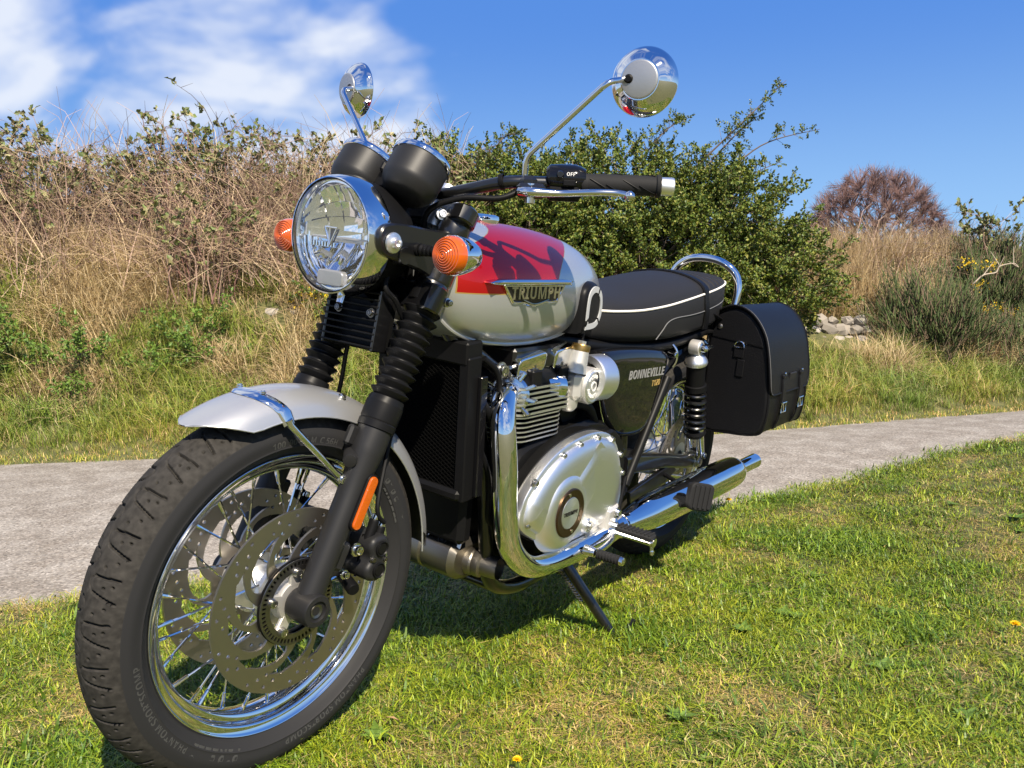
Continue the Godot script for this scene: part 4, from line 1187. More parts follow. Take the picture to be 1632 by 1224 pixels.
func side_panel() -> void:
	for s in [-1, 1]:
		var t := node("side_panel", bike)
		var x := left_plane(-0.128)
		if s > 0: x = Transform3D(Basis.from_scale(Vector3(1, 1, -1)), Vector3.ZERO) * x
		var poly := smooth2([Vector2(-0.640, 0.676), Vector2(-0.60, 0.690), Vector2(-0.45, 0.684), Vector2(-0.325, 0.670), Vector2(-0.298, 0.648), Vector2(-0.312, 0.60), Vector2(-0.345, 0.52), Vector2(-0.385, 0.468), Vector2(-0.44, 0.458), Vector2(-0.53, 0.475), Vector2(-0.59, 0.525), Vector2(-0.628, 0.60)], 4)
		put("panel", MB.new().extrude(poly, x, [Vector2(0.004, -0.03), Vector2(0, -0.004), Vector2(0.001, 0.004), Vector2(0.005, 0.011), Vector2(0.012, 0.016), Vector2(0.024, 0.0195), Vector2(0.034, 0.0205)]), M.gloss, t, Transform3D(), 60.0)
		put("panel_trim", MB.new().tube([x * Vector3(-0.640, 0.600, 0.004), x * Vector3(-0.615, 0.545, 0.006), x * Vector3(-0.585, 0.505, 0.004)], 0.0016, 6), M.chrome, t)
		var xs := -1.0 if s > 0 else 1.0
		var at := Vector3(-0.428, 0.6215, 0.0208)
		var slant := func(q: Vector3) -> Vector3: return x * (at + Vector3((q.x * 1.05 + q.y * 0.12) * xs, q.y - q.x * 0.02 * xs, q.z * xs))
		put("panel_name", letters("BONNEVILLE", 0.0215, 0.0012, slant), M.letter, t)
		put("panel_model", letters("T120", 0.015, 0.0012, func(q: Vector3) -> Vector3: return x * (Vector3(-0.372, 0.592, 0.0206) + Vector3((q.x + q.y * 0.12) * xs, q.y, q.z * xs))), M.gold, t)
		put("lock_barrel", MB.new().lathe([Vector2(0.0, 0.016), Vector2(0.006, 0.016), Vector2(0.0085, 0.012), Vector2(0.0085, -0.01)], along(Vector3(0.268, 0.655, s * 0.135), Vector3(0.2, 0, s)), 16), M.chrome, t)
		put("hook", MB.new().tube(spline([Vector3(0.265, 0.680, s * 0.132), Vector3(0.262, 0.665, s * 0.144), Vector3(0.262, 0.640, s * 0.146), Vector3(0.266, 0.622, s * 0.140)], 5), 0.0035, 8), M.bright, t)

func frame() -> void:
	var t := node("frame", bike)
	for s in [-1, 1]:
		put("down_tube", MB.new().tube(fillet([Vector3(1.13, 0.80, s * 0.03), Vector3(1.065, 0.68, s * 0.088), Vector3(0.998, 0.45, s * 0.100), Vector3(0.955, 0.205, s * 0.100), Vector3(0.86, 0.168, s * 0.100), Vector3(0.56, 0.185, s * 0.100), Vector3(0.44, 0.25, s * 0.105), Vector3(0.43, 0.42, s * 0.108), Vector3(0.50, 0.64, s * 0.10)], 0.07, 8), 0.0165, 16), M.black, t)
		put("rear_strut", MB.new().tube([Vector3(0.262, 0.59, s * 0.128), Vector3(0.44, 0.33, s * 0.132)], 0.0125, 14), M.engine, t)
		put("seat_rail", MB.new().tube(fillet([Vector3(1.10, 0.79, s * 0.03), Vector3(0.70, 0.70, s * 0.085), Vector3(0.30, 0.668, s * 0.105), Vector3(0.02, 0.69, s * 0.100), Vector3(-0.10, 0.705, s * 0.07)], 0.1, 6), 0.0135, 14), M.plastic, t)
		put("gusset", MB.new().extrude(PackedVector2Array([Vector2(-0.47, 0.43), Vector2(-0.38, 0.41), Vector2(-0.40, 0.30), Vector2(-0.50, 0.24), Vector2(-0.53, 0.32)]), Transform3D(left_plane(0.0).basis, Vector3(0, 0, -0.112 if s < 0 else 0.112)), [Vector2(0, -0.01), Vector2(0, 0.008), Vector2(0.003, 0.011)]), M.black, t)
		put("hanger_plate", MB.new().extrude(PackedVector2Array([Vector2(-0.40, 0.30), Vector2(-0.16, 0.335), Vector2(-0.12, 0.31), Vector2(-0.20, 0.285), Vector2(-0.38, 0.25)]), Transform3D(left_plane(0.0).basis, Vector3(0, 0, -0.125 if s < 0 else 0.125)), [Vector2(0, -0.005), Vector2(0, 0.004), Vector2(0.002, 0.006)]), M.black, t)
	put("headstock", MB.new().lathe([Vector2(0.0, 0.56), Vector2(0.031, 0.56), Vector2(0.034, 0.58), Vector2(0.031, 0.60), Vector2(0.031, 0.67), Vector2(0.034, 0.69), Vector2(0.0, 0.69)], along(Vector3(1.40, 0.295, 0.0), RAKE), 24), M.black, t)
	put("spine", MB.new().tube([Vector3(1.12, 0.85, 0.0), Vector3(0.62, 0.74, 0.0)], 0.03, 16), M.black, t)
	put("battery_box", MB.new().box(Vector3(0.45, 0.58, 0.0), Vector3(0.30, 0.20, 0.20), 0.02), M.plastic, t)
	put("cross_tube", MB.new().tube([Vector3(0.94, 0.20, -0.1), Vector3(0.94, 0.20, 0.1)], 0.0125, 12), M.black, t)

func radiator() -> void:
	var t := node("radiator", bike)
	var up := Vector3(0.02, 0.30, 0.0).normalized()
	var x := Transform3D(Basis(Vector3(0, 0, -1), up, Vector3(0, 0, -1).cross(up)), Vector3(1.078, 0.565, 0.0))
	if x.basis.z.x < 0.0: x.basis = Basis(Vector3(0, 0, 1), up, Vector3(0, 0, 1).cross(up))
	put("core", MB.new().box(x.origin, Vector3(0.024, 0.25, 0.185), 0.002, Basis(Vector3(0, 0, 1), -0.066)), M.dark, t)
	var mesh := MB.new()
	for k in range(-16, 38):
		for d in [-1.0, 1.0]:
			var a := Vector2(-0.092, -0.125 + k * 0.0085); var b := Vector2(0.092, a.y + 0.184 * 0.55 * d)
			if d < 0.0: a.y += 0.05; b.y += 0.05
			var lo := Vector2(0, 0); var u0 := 0.0; var u1 := 1.0
			var dy := b.y - a.y
			for lim in [-0.124, 0.124]:
				var u: float = (lim - a.y) / dy
				var rising := dy > 0.0
				if (lim < 0.0) == rising: u0 = maxf(u0, u)
				else: u1 = minf(u1, u)
			if u1 - u0 > 0.03: mesh.tube([x * Vector3(lerpf(a.x, b.x, u0), lerpf(a.y, b.y, u0), 0.0145), x * Vector3(lerpf(a.x, b.x, u1), lerpf(a.y, b.y, u1), 0.0145)], 0.0008, 4, false)
	tag(put("guard_mesh", mesh, M.dark, t), "", "", "", "stuff")
	for s in [-1, 1]:
		put("side_tank", MB.new().box(x * Vector3(s * 0.104, -0.004, -0.002), Vector3(0.040, 0.285, 0.024), 0.0025, Basis(Vector3(0, 0, 1), -0.066)), M.plastic, t)
		put("side_trim", MB.new().box(x * Vector3(s * 0.121, -0.02, -0.02), Vector3(0.02, 0.24, 0.010), 0.0015, Basis(Vector3(0, 0, 1), -0.066)), M.gloss, t)
	put("top_tank", MB.new().box(x * Vector3(0.0, 0.145, -0.004), Vector3(0.048, 0.045, 0.225), 0.004, Basis(Vector3(0, 0, 1), -0.066)), M.plastic, t)
	put("lower_rail", MB.new().box(x * Vector3(0.0, -0.135, 0.004), Vector3(0.04, 0.022, 0.215), 0.006, Basis(Vector3(0, 0, 1), -0.066)), M.plastic, t)
	put("shroud", MB.new().box(Vector3(1.02, 0.37, 0.0), Vector3(0.04, 0.13, 0.17), 0.012), M.plastic, t)
	for k in 3:
		put("hose", MB.new().tube(spline([Vector3(1.06, 0.70 - k * 0.08, -0.115), Vector3(1.02, 0.66 - k * 0.10, -0.125), Vector3(1.0, 0.55 - k * 0.09, -0.118), Vector3(0.96, 0.40 - k * 0.03, -0.11)], 8), 0.006 + 0.003 * (k % 2), 10), M.plastic, t)

func rear_end() -> void:
	var t := node("swingarm", bike)
	for s in [-1, 1]:
		var arm := MB.new()
		var rs := []
		for q in [[0.44, 0.378, 0.024], [0.38, 0.374, 0.026], [0.2, 0.350, 0.021], [0.06, 0.322, 0.020], [-0.04, 0.314, 0.020]]:
			var ring := PackedVector3Array()
			for c in round2(0.032, q[2] * 2.0, 0.01, 3): ring.append(Vector3(q[0], q[1] + c.y, s * 0.118 + c.x))
			rs.append(ring)
		arm.rows(rs); arm.cap(rs[0], true); arm.cap(rs[-1])
		put("arm", arm, M.black, t)
		put("axle_nut", hex_bolt(Vector3(0.0, 0.316, s * 0.134), Vector3(0, 0, s), 0.014, 0.016), M.zinc, t)
		put("chain_adjuster", MB.new().box(Vector3(-0.045, 0.314, s * 0.118), Vector3(0.012, 0.036, 0.03), 0.003), M.zinc, t)
	put("cross_member", MB.new().tube([Vector3(0.40, 0.375, -0.118), Vector3(0.40, 0.375, 0.118)], 0.024, 16), M.black, t)
	put("torque_arm", MB.new().tube([Vector3(0.36, 0.352, -0.105), Vector3(0.02, 0.262, -0.105)], 0.007, 10), M.bright, t)
	put("hex_guide", MB.new().tube(range(7).map(func(i): return Vector3(0.26 + 0.055 * cos(TAU * i / 6), 0.405 + 0.030 * sin(TAU * i / 6), -0.09)), 0.0025, 6), M.bright, t)
	for s in [-1, 1]:
		var k := node("rear_shock", bike)
		var top := Vector3(0.118, 0.664, s * 0.136); var bot := Vector3(0.025, 0.345, s * 0.136)
		var d := (bot - top).normalized(); var l := top.distance_to(bot)
		var x := along(top, d)
		put("top_eye", MB.new().lathe([Vector2(0.010, -0.016), Vector2(0.020, -0.015), Vector2(0.0215, -0.012), Vector2(0.0215, 0.012), Vector2(0.020, 0.015), Vector2(0.010, 0.016)], Transform3D(TO_Z.basis, top), 24), M.cast, k)
		put("top_nut", MB.new().lathe([Vector2(0.0, s * 0.034), Vector2(0.005, s * 0.033), Vector2(0.010, s * 0.028), Vector2(0.011, s * 0.018), Vector2(0.015, s * 0.016)], Transform3D(TO_Z.basis, top), 18), M.bright, k)
		put("bag_mount", MB.new().tube([top + Vector3(0, 0, s * 0.026), top + Vector3(-0.07, 0.0, s * 0.018)], [0.010, 0.005], 8), M.bright, k)
		put("cap", MB.new().lathe([Vector2(0.012, 0.016), Vector2(0.024, 0.026), Vector2(0.031, 0.036), Vector2(0.033, 0.044), Vector2(0.031, 0.050), Vector2(0.02, 0.052)], x, 32), M.alu, k)
		put("body", MB.new().lathe([Vector2(0.02, 0.05), Vector2(0.026, 0.052), Vector2(0.0265, 0.11), Vector2(0.031, 0.112), Vector2(0.0315, 0.128), Vector2(0.02, 0.130), Vector2(0.017, 0.135), Vector2(0.017, l - 0.06)], x, 28), M.plastic, k)
		put("label", MB.new().lathe([Vector2(0.0268, 0.058), Vector2(0.0268, 0.092)], Transform3D(x.basis * Basis(Vector3(0, 1, 0), 0.2), x.origin), 6, -0.3, 0.3), M.gold, k)
		var coil := []
		for i in 151:
			var u := i / 150.0
			var a := u * TAU * 6.5
			coil.append(x * Vector3(0.0275 * cos(a), 0.128 + u * (l - 0.128 - 0.075), 0.0275 * sin(a)))
		put("spring", MB.new().tube(coil, 0.0052, 8), M.black, k)
		put("spring_seat", MB.new().lathe([Vector2(0.012, l - 0.078), Vector2(0.031, l - 0.076), Vector2(0.033, l - 0.07), Vector2(0.026, l - 0.058), Vector2(0.012, l - 0.055)], x, 26), M.plastic, k)
		put("bottom_eye", MB.new().lathe([Vector2(0.008, -0.013), Vector2(0.018, -0.012), Vector2(0.018, 0.012), Vector2(0.008, 0.013)], Transform3D(TO_Z.basis, bot), 22), M.bright, k)
		for q in [-1, 1]:
			put("clevis", MB.new().tube([bot + Vector3(0.0, 0, q * 0.019), bot - d * 0.09 + Vector3(0, 0, q * 0.017)], [0.012, 0.010], 12), M.chrome, k)
		put("bottom_nut", hex_bolt(bot + Vector3(0, 0, s * 0.024), Vector3(0, 0, s), 0.009, 0.012), M.bright, k)
	var g := node("rear_mudguard", bike, Transform3D(Basis(), Vector3(0.0, 0.33, 0.0)))
	var m := MB.new()
	for lift in [0.0, -0.0025]:
		var rs := []
		for k in 40:
			var a := deg_to_rad(lerpf(40.0, 168.0, k / 39.0))
			var ring := PackedVector3Array()
			for j in 17:
				var u := lerpf(-1.0, 1.0, j / 16.0)
				var r: float = 0.362 - 0.045 * (1.0 - sqrt(1.0 - pow(absf(u) * 0.985, 2.4))) + lift
				ring.append(Vector3(r * cos(a), r * sin(a), u * (0.09 + lift)))
			rs.append(ring)
		m.rows(rs, false)
	put("guard", m, M.gloss, g, Transform3D(), 60.0)
	var gr := node("grab_rail", bike)
	var left := [Vector3(-0.10, 0.705, -0.108), Vector3(-0.168, 0.745, -0.112), Vector3(-0.188, 0.815, -0.114), Vector3(-0.192, 0.862, -0.098), Vector3(-0.185, 0.893, -0.056), Vector3(-0.182, 0.902, 0.0)]
	var hoop := []
	for q in left: hoop.append(q)
	for i in range(left.size() - 2, -1, -1): hoop.append(Vector3(left[i].x, left[i].y, -left[i].z))
	put("rail", MB.new().tube(spline(hoop, 8), 0.0112, 18), M.chrome, gr)
	for s in [-1, 1]: put("rail_foot", MB.new().box(Vector3(-0.14, 0.727, s * 0.106), Vector3(0.10, 0.03, 0.012), 0.004, Basis(Vector3(0, 0, 1), -0.5)), M.chrome, gr)
	var tl := node("tail_light", bike)
	put("lamp_housing", MB.new().box(Vector3(-0.34, 0.70, 0.0), Vector3(0.09, 0.09, 0.11), 0.02), M.gloss, tl)
	put("lamp_lens", MB.new().box(Vector3(-0.395, 0.70, 0.0), Vector3(0.03, 0.075, 0.095), 0.012), M.red, tl)
	put("plate_bracket", MB.new().box(Vector3(-0.40, 0.55, 0.0), Vector3(0.008, 0.15, 0.18), 0.003, Basis(Vector3(0, 0, 1), -0.3)), M.plastic, tl)

func controls() -> void:
	var p := node("rider_footpeg", bike)
	put("peg_bracket", MB.new().extrude(flipx([Vector2(0.645, 0.325), Vector2(0.60, 0.335), Vector2(0.575, 0.30), Vector2(0.60, 0.262), Vector2(0.65, 0.275)]), left_plane(-0.195), [Vector2(0, -0.06), Vector2(0, 0.006), Vector2(0.004, 0.01)]), M.cast, p)
	put("peg_bar", MB.new().tube(spline([Vector3(0.625, 0.288, -0.205), Vector3(0.628, 0.284, -0.26), Vector3(0.628, 0.280, -0.318)], 5), [0.012, 0.0115, 0.011, 0.0105, 0.010, 0.010, 0.010, 0.010, 0.010, 0.010, 0.011], 14), M.bright, p)
	put("peg_side", MB.new().box(Vector3(0.628, 0.281, -0.268), Vector3(0.036, 0.009, 0.095), 0.003), M.bright, p)
	var pad := MB.new().box(Vector3(0.628, 0.291, -0.268), Vector3(0.034, 0.013, 0.092), 0.004)
	for k in 9: pad.box(Vector3(0.628, 0.298, -0.228 - k * 0.010), Vector3(0.030, 0.005, 0.0045), 0.001)
	put("peg_rubber", pad, M.rubber, p)
	put("peg_feeler", MB.new().lathe([Vector2(0.0055, 0.0), Vector2(0.0045, 0.015), Vector2(0.006, 0.018), Vector2(0.005, 0.026), Vector2(0.0, 0.028)], along(Vector3(0.628, 0.277, -0.310), Vector3(0, -1, -0.2)), 12), M.bright, p)
	put("pivot_bolt", hex_bolt(Vector3(0.612, 0.318, -0.206), Vector3(0, 0, -1), 0.008, 0.01), M.bright, p)
	var g := node("gear_lever", bike)
	put("gear_arm", MB.new().tube(spline([Vector3(0.615, 0.300, -0.205), Vector3(0.645, 0.270, -0.222), Vector3(0.70, 0.262, -0.230), Vector3(0.745, 0.262, -0.232)], 6), 0.0068, 12), M.bright, g)
	put("gear_boss", MB.new().lathe([Vector2(0.0, 0.012), Vector2(0.010, 0.011), Vector2(0.012, 0.0), Vector2(0.012, -0.016)], along(Vector3(0.745, 0.262, -0.224), Vector3(0, 0, -1)), 16), M.bright, g)
	var tp := [Vector2(0.0, 0.0)]
	for k in 7: tp.append_array([Vector2(0.0108, 0.004 + k * 0.0075), Vector2(0.0112, 0.008 + k * 0.0075), Vector2(0.0092, 0.009 + k * 0.0075), Vector2(0.0092, 0.0105 + k * 0.0075)])
	tp.append_array([Vector2(0.011, 0.0585), Vector2(0.0, 0.060)])
	put("toe_rubber", MB.new().lathe(tp, along(Vector3(0.745, 0.262, -0.236), Vector3(-0.06, 0.0, -1)), 18), M.rubber, g)
	put("toe_cap", MB.new().lathe([Vector2(0.0105, 0.058), Vector2(0.0095, 0.066), Vector2(0.0045, 0.0685), Vector2(0.0, 0.069)], along(Vector3(0.745, 0.262, -0.236), Vector3(-0.06, 0.0, -1)), 16), M.bright, g)
	put("linkage", MB.new().tube([Vector3(0.61, 0.305, -0.208), Vector3(0.575, 0.395, -0.20)], 0.0042, 8), M.plastic, g)
	var r := node("pillion_footpeg", bike)
	var pn := Vector3(0.45, 0.12, -0.88).normalized(); var pu := (Vector3(-0.25, 1, 0.1) - pn * Vector3(-0.25, 1, 0.1).dot(pn)).normalized()
	var rx := Transform3D(Basis(pn.cross(pu), pu, -pn), Vector3(0.276, 0.302, -0.268))
	put("peg_plate", MB.new().box(Vector3(0.0, 0.0, 0.008), Vector3(0.070, 0.066, 0.012), 0.004), M.black, r, rx)
	put("peg_rubber", MB.new().extrude(round2(0.078, 0.072, 0.016), Transform3D(Basis(Vector3(-1, 0, 0), Vector3(0, 1, 0), Vector3(0, 0, -1)), Vector3.ZERO), [Vector2(0.002, -0.006), Vector2(0, 0.0), Vector2(0, 0.010), Vector2(0.003, 0.013)]), M.rubber, r, rx)
	for k in 4: put("tread_bar", MB.new().box(Vector3(-0.024 + k * 0.016, 0.0, -0.0145), Vector3(0.008, 0.060, 0.005), 0.0015), M.rubber, r, rx)
	put("peg_arm", MB.new().tube([Vector3(0.20, 0.312, -0.13), Vector3(0.262, 0.300, -0.258)], 0.006, 12), M.plastic, r)
	var s := node("side_stand", bike)
	var dir := (Vector3(0.630, 0.024, -0.252) - Vector3(0.690, 0.185, -0.135))
	put("stand_leg", MB.new().tube([Vector3(0.690, 0.185, -0.135), Vector3(0.690, 0.185, -0.135) + dir * 0.5, Vector3(0.630, 0.024, -0.252)], [0.0135, 0.0125, 0.0115], 14), M.black, s)
	put("stand_foot", MB.new().box(Vector3(0.628, 0.020, -0.262), Vector3(0.055, 0.008, 0.04), 0.003, Basis(Vector3(1, 0, 0), 0.14)), M.black, s)
	put("stand_tang", MB.new().tube(spline([Vector3(0.632, 0.030, -0.252), Vector3(0.600, 0.040, -0.268), Vector3(0.590, 0.066, -0.276)], 5), 0.006, 10), M.black, s)
	put("stand_pivot", MB.new().box(Vector3(0.692, 0.19, -0.118), Vector3(0.05, 0.05, 0.04), 0.01), M.black, s)
	var coil := []
	for i in 121:
		var u := i / 120.0
		coil.append(Vector3(0.735, 0.205, -0.128).lerp(Vector3(0.688, 0.115, -0.180), u) + Vector3(cos(u * TAU * 14), sin(u * TAU * 14) * 0.5, sin(u * TAU * 14)) * 0.0065)
	put("stand_spring", MB.new().tube(coil, 0.0017, 6), M.zinc_dark, s)

func saddlebag() -> void:
	var b := node("saddlebag", self, BIKE)
	tag(b, "black leather saddlebag with buckled flap hung behind the motorcycle seat", "saddlebag")
	# profile across the bike: Vector2(distance out to the left, height)
	var prof := smooth2([Vector2(0.098, 0.405), Vector2(0.092, 0.50), Vector2(0.088, 0.62), Vector2(0.090, 0.712), Vector2(0.110, 0.752), Vector2(0.158, 0.774), Vector2(0.210, 0.756), Vector2(0.255, 0.700), Vector2(0.280, 0.61), Vector2(0.292, 0.51), Vector2(0.289, 0.445), Vector2(0.272, 0.415), Vector2(0.19, 0.402)], 4)
	var x := Transform3D(Basis(Vector3(0, 0, -1), Vector3(0, 1, 0), Vector3(1, 0, 0)), Vector3(-0.44, 0, 0))
	put("bag_body", MB.new().extrude(prof, x, [Vector2(0.012, 0.0), Vector2(0.004, 0.004), Vector2(0, 0.014), Vector2(0, 0.348), Vector2(0.003, 0.356), Vector2(0.008, 0.3585)]), M.leather, b, Transform3D(), 50.0)
	for k in [0.352, 0.008]:
		var line := []
		for q in prof: line.append(x * Vector3(q.x, q.y, k))
		put("edge_piping", MB.new().tube(line, 0.0035, 8, false, true), M.leather, b)
	# the flap: from the inner top over the crown and down the outside, with rounded lower corners
	var out := spline([Vector2(0.086, 0.66), Vector2(0.088, 0.714), Vector2(0.108, 0.757), Vector2(0.158, 0.7795), Vector2(0.213, 0.7605), Vector2(0.2595, 0.702), Vector2(0.2855, 0.61), Vector2(0.2965, 0.535)], 8)
	var rows_o := []; var rows_i := []
	for i in out.size():
		var u := float(i) / (out.size() - 1)
		var near: float = maxf(0.0, (u - 0.88) / 0.12)
		var inset := 0.03 * (1.0 - sqrt(maxf(0.0, 1.0 - near * near)))
		var ro := PackedVector3Array(); var ri := PackedVector3Array()
		for k in 11:
			var zz := lerpf(-0.003 + inset, 0.3655 - inset, k / 10.0)
			ro.append(x * Vector3(out[i].x, out[i].y, zz))
			ri.append(x * Vector3(out[i].x - 0.004 * smoothstep(0.3, 0.8, u), out[i].y - 0.004 * (1.0 - smoothstep(0.5, 1.0, u)), zz))
		rows_o.append(ro); rows_i.append(ri)
	var fm := MB.new()
	fm.rows(rows_o, false); fm.rows(rows_i, false)
	for e in [0, 10]:
		for i in out.size() - 1: fm.quad(rows_o[i][e], rows_o[i + 1][e], rows_i[i + 1][e], rows_i[i][e])
	for k in 10: fm.quad(rows_o[-1][k], rows_i[-1][k], rows_i[-1][k + 1], rows_o[-1][k + 1])
	put("flap", fm, M.leather, b, Transform3D(), 50.0)
	var rim := []
	for i in out.size(): rim.append(rows_o[i][10])
	for k in range(10, -1, -1): rim.append(rows_o[-1][k])
	for i in range(out.size() - 1, -1, -1): rim.append(rows_o[i][0])
	put("flap_binding", MB.new().tube(rim, 0.0026, 8), M.leather, b)
	for zz in [0.245, 0.085]:
		var st := MB.new()
		var sp := spline([Vector2(0.291, 0.590), Vector2(0.2985, 0.545), Vector2(0.3000, 0.50), Vector2(0.2985, 0.455), Vector2(0.285, 0.422)], 4)
		var r0 := PackedVector3Array()
		var rs := []
		for i in sp.size():
			var ring := PackedVector3Array()
			for c in [Vector2(-0.0155, -0.002), Vector2(-0.014, 0.0022), Vector2(0.014, 0.0022), Vector2(0.0155, -0.002)]: ring.append(x * Vector3(sp[i].x + c.y, sp[i].y, zz + c.x))
			rs.append(ring)
		st.rows(rs); st.cap(rs[0]); st.cap(rs[-1])
		put("strap", st, M.leather, b)
		var bx := Transform3D(x.basis * Basis(Vector3(0, 1, 0), PI / 2), x * Vector3(0.3045, 0.492, zz))
		put("buckle", MB.new().tube([[-1, -1], [1, -1], [1, 1], [-1, 1]].map(func(c): return bx * Vector3(c[0] * 0.019, c[1] * 0.014, 0)), 0.0028, 8, false, true), M.chrome, b)
		put("buckle_tongue", MB.new().tube([bx * Vector3(0, -0.014, 0.002), bx * Vector3(0, 0.012, -0.003)], 0.0019, 8), M.chrome, b)
		put("strap_loop", MB.new().box(x * Vector3(0.2925, 0.582, zz), Vector3(0.032, 0.014, 0.010), 0.003), M.leather, b)
		put("stud", MB.new().lathe([Vector2(0.004, 0.0), Vector2(0.0035, 0.003), Vector2(0.0, 0.004)], along(x * Vector3(0.2945, 0.592, zz), Vector3(0, 0.15, -1)), 12), M.chrome, b)
	put("maker_patch", MB.new().box(x * Vector3(0.2905, 0.572, 0.165), Vector3(0.055, 0.036, 0.006), 0.002, Basis(Vector3(1, 0, 0), -0.16)), M.vinyl, b)
	put("side_stud", MB.new().lathe([Vector2(0.009, 0.0), Vector2(0.008, 0.004), Vector2(0.005, 0.006), Vector2(0.0, 0.0065)], along(Vector3(-0.081, 0.712, -0.118), Vector3(1, 0, 0)), 18), M.zinc_dark, b)
	var dr := []
	for k in 13: dr.append(Vector3(-0.076, 0.665 - 0.004 + 0.017 * sin(PI * k / 12.0), -0.186 + 0.015 * cos(PI * k / 12.0)))
	put("d_ring", MB.new().tube(dr, 0.0022, 8, true, true), M.chrome, b)
	put("ring_tab", MB.new().box(Vector3(-0.0795, 0.645, -0.186), Vector3(0.005, 0.03, 0.03), 0.0015), M.leather, b)
	put("buckle_tab", MB.new().box(Vector3(-0.0795, 0.60, -0.196), Vector3(0.005, 0.05, 0.022), 0.0015), M.leather, b)
	var thread := []
	for i in out.size(): thread.append(rows_o[i][10] + Vector3(-0.008, 0.0, 0.0) + (rows_o[i][10] - x * Vector3(0.19, 0.58, 0.35)).normalized() * 0.0006)
	put("stitching", MB.new().tube(thread, 0.0009, 5), M.stitch, b)
	var upper := PackedVector2Array()
	for q in prof:
		if q.y > 0.652: upper.append(q)
	put("gusset_panel", MB.new().extrude(upper, x, [Vector2(0.010, 0.357), Vector2(0.010, 0.3605), Vector2(0.0115, 0.3615)]), M.leather, b)
	# the yoke that joins it to its pair across the bike
	put("yoke_strap", MB.new().box(Vector3(-0.20, 0.735, -0.086), Vector3(0.20, 0.006, 0.06), 0.002, Basis(Vector3(1, 0, 0), 0.35)), M.leather, b)
	put("yoke_strap", MB.new().box(Vector3(-0.045, 0.742, -0.098), Vector3(0.10, 0.006, 0.05), 0.002, Basis(Vector3(0, 0, 1), 0.25)), M.leather, b)

func fin_outline(x0: float, x1: float, zz: float, rf: float, rb: float) -> PackedVector2Array:
	var o := PackedVector2Array()
	for q in [[x1 - rf, zz - rf, rf, 0], [x0 + rb, zz - rb, rb, 1], [x0 + rb, -zz + rb, rb, 2], [x1 - rf, -zz + rf, rf, 3]]:
		for k in 7:
			var a: float = PI / 2 * (q[3] + k / 6.0)
			o.append(Vector2(q[0] + q[2] * cos(a), q[1] + q[2] * sin(a)))
	return o

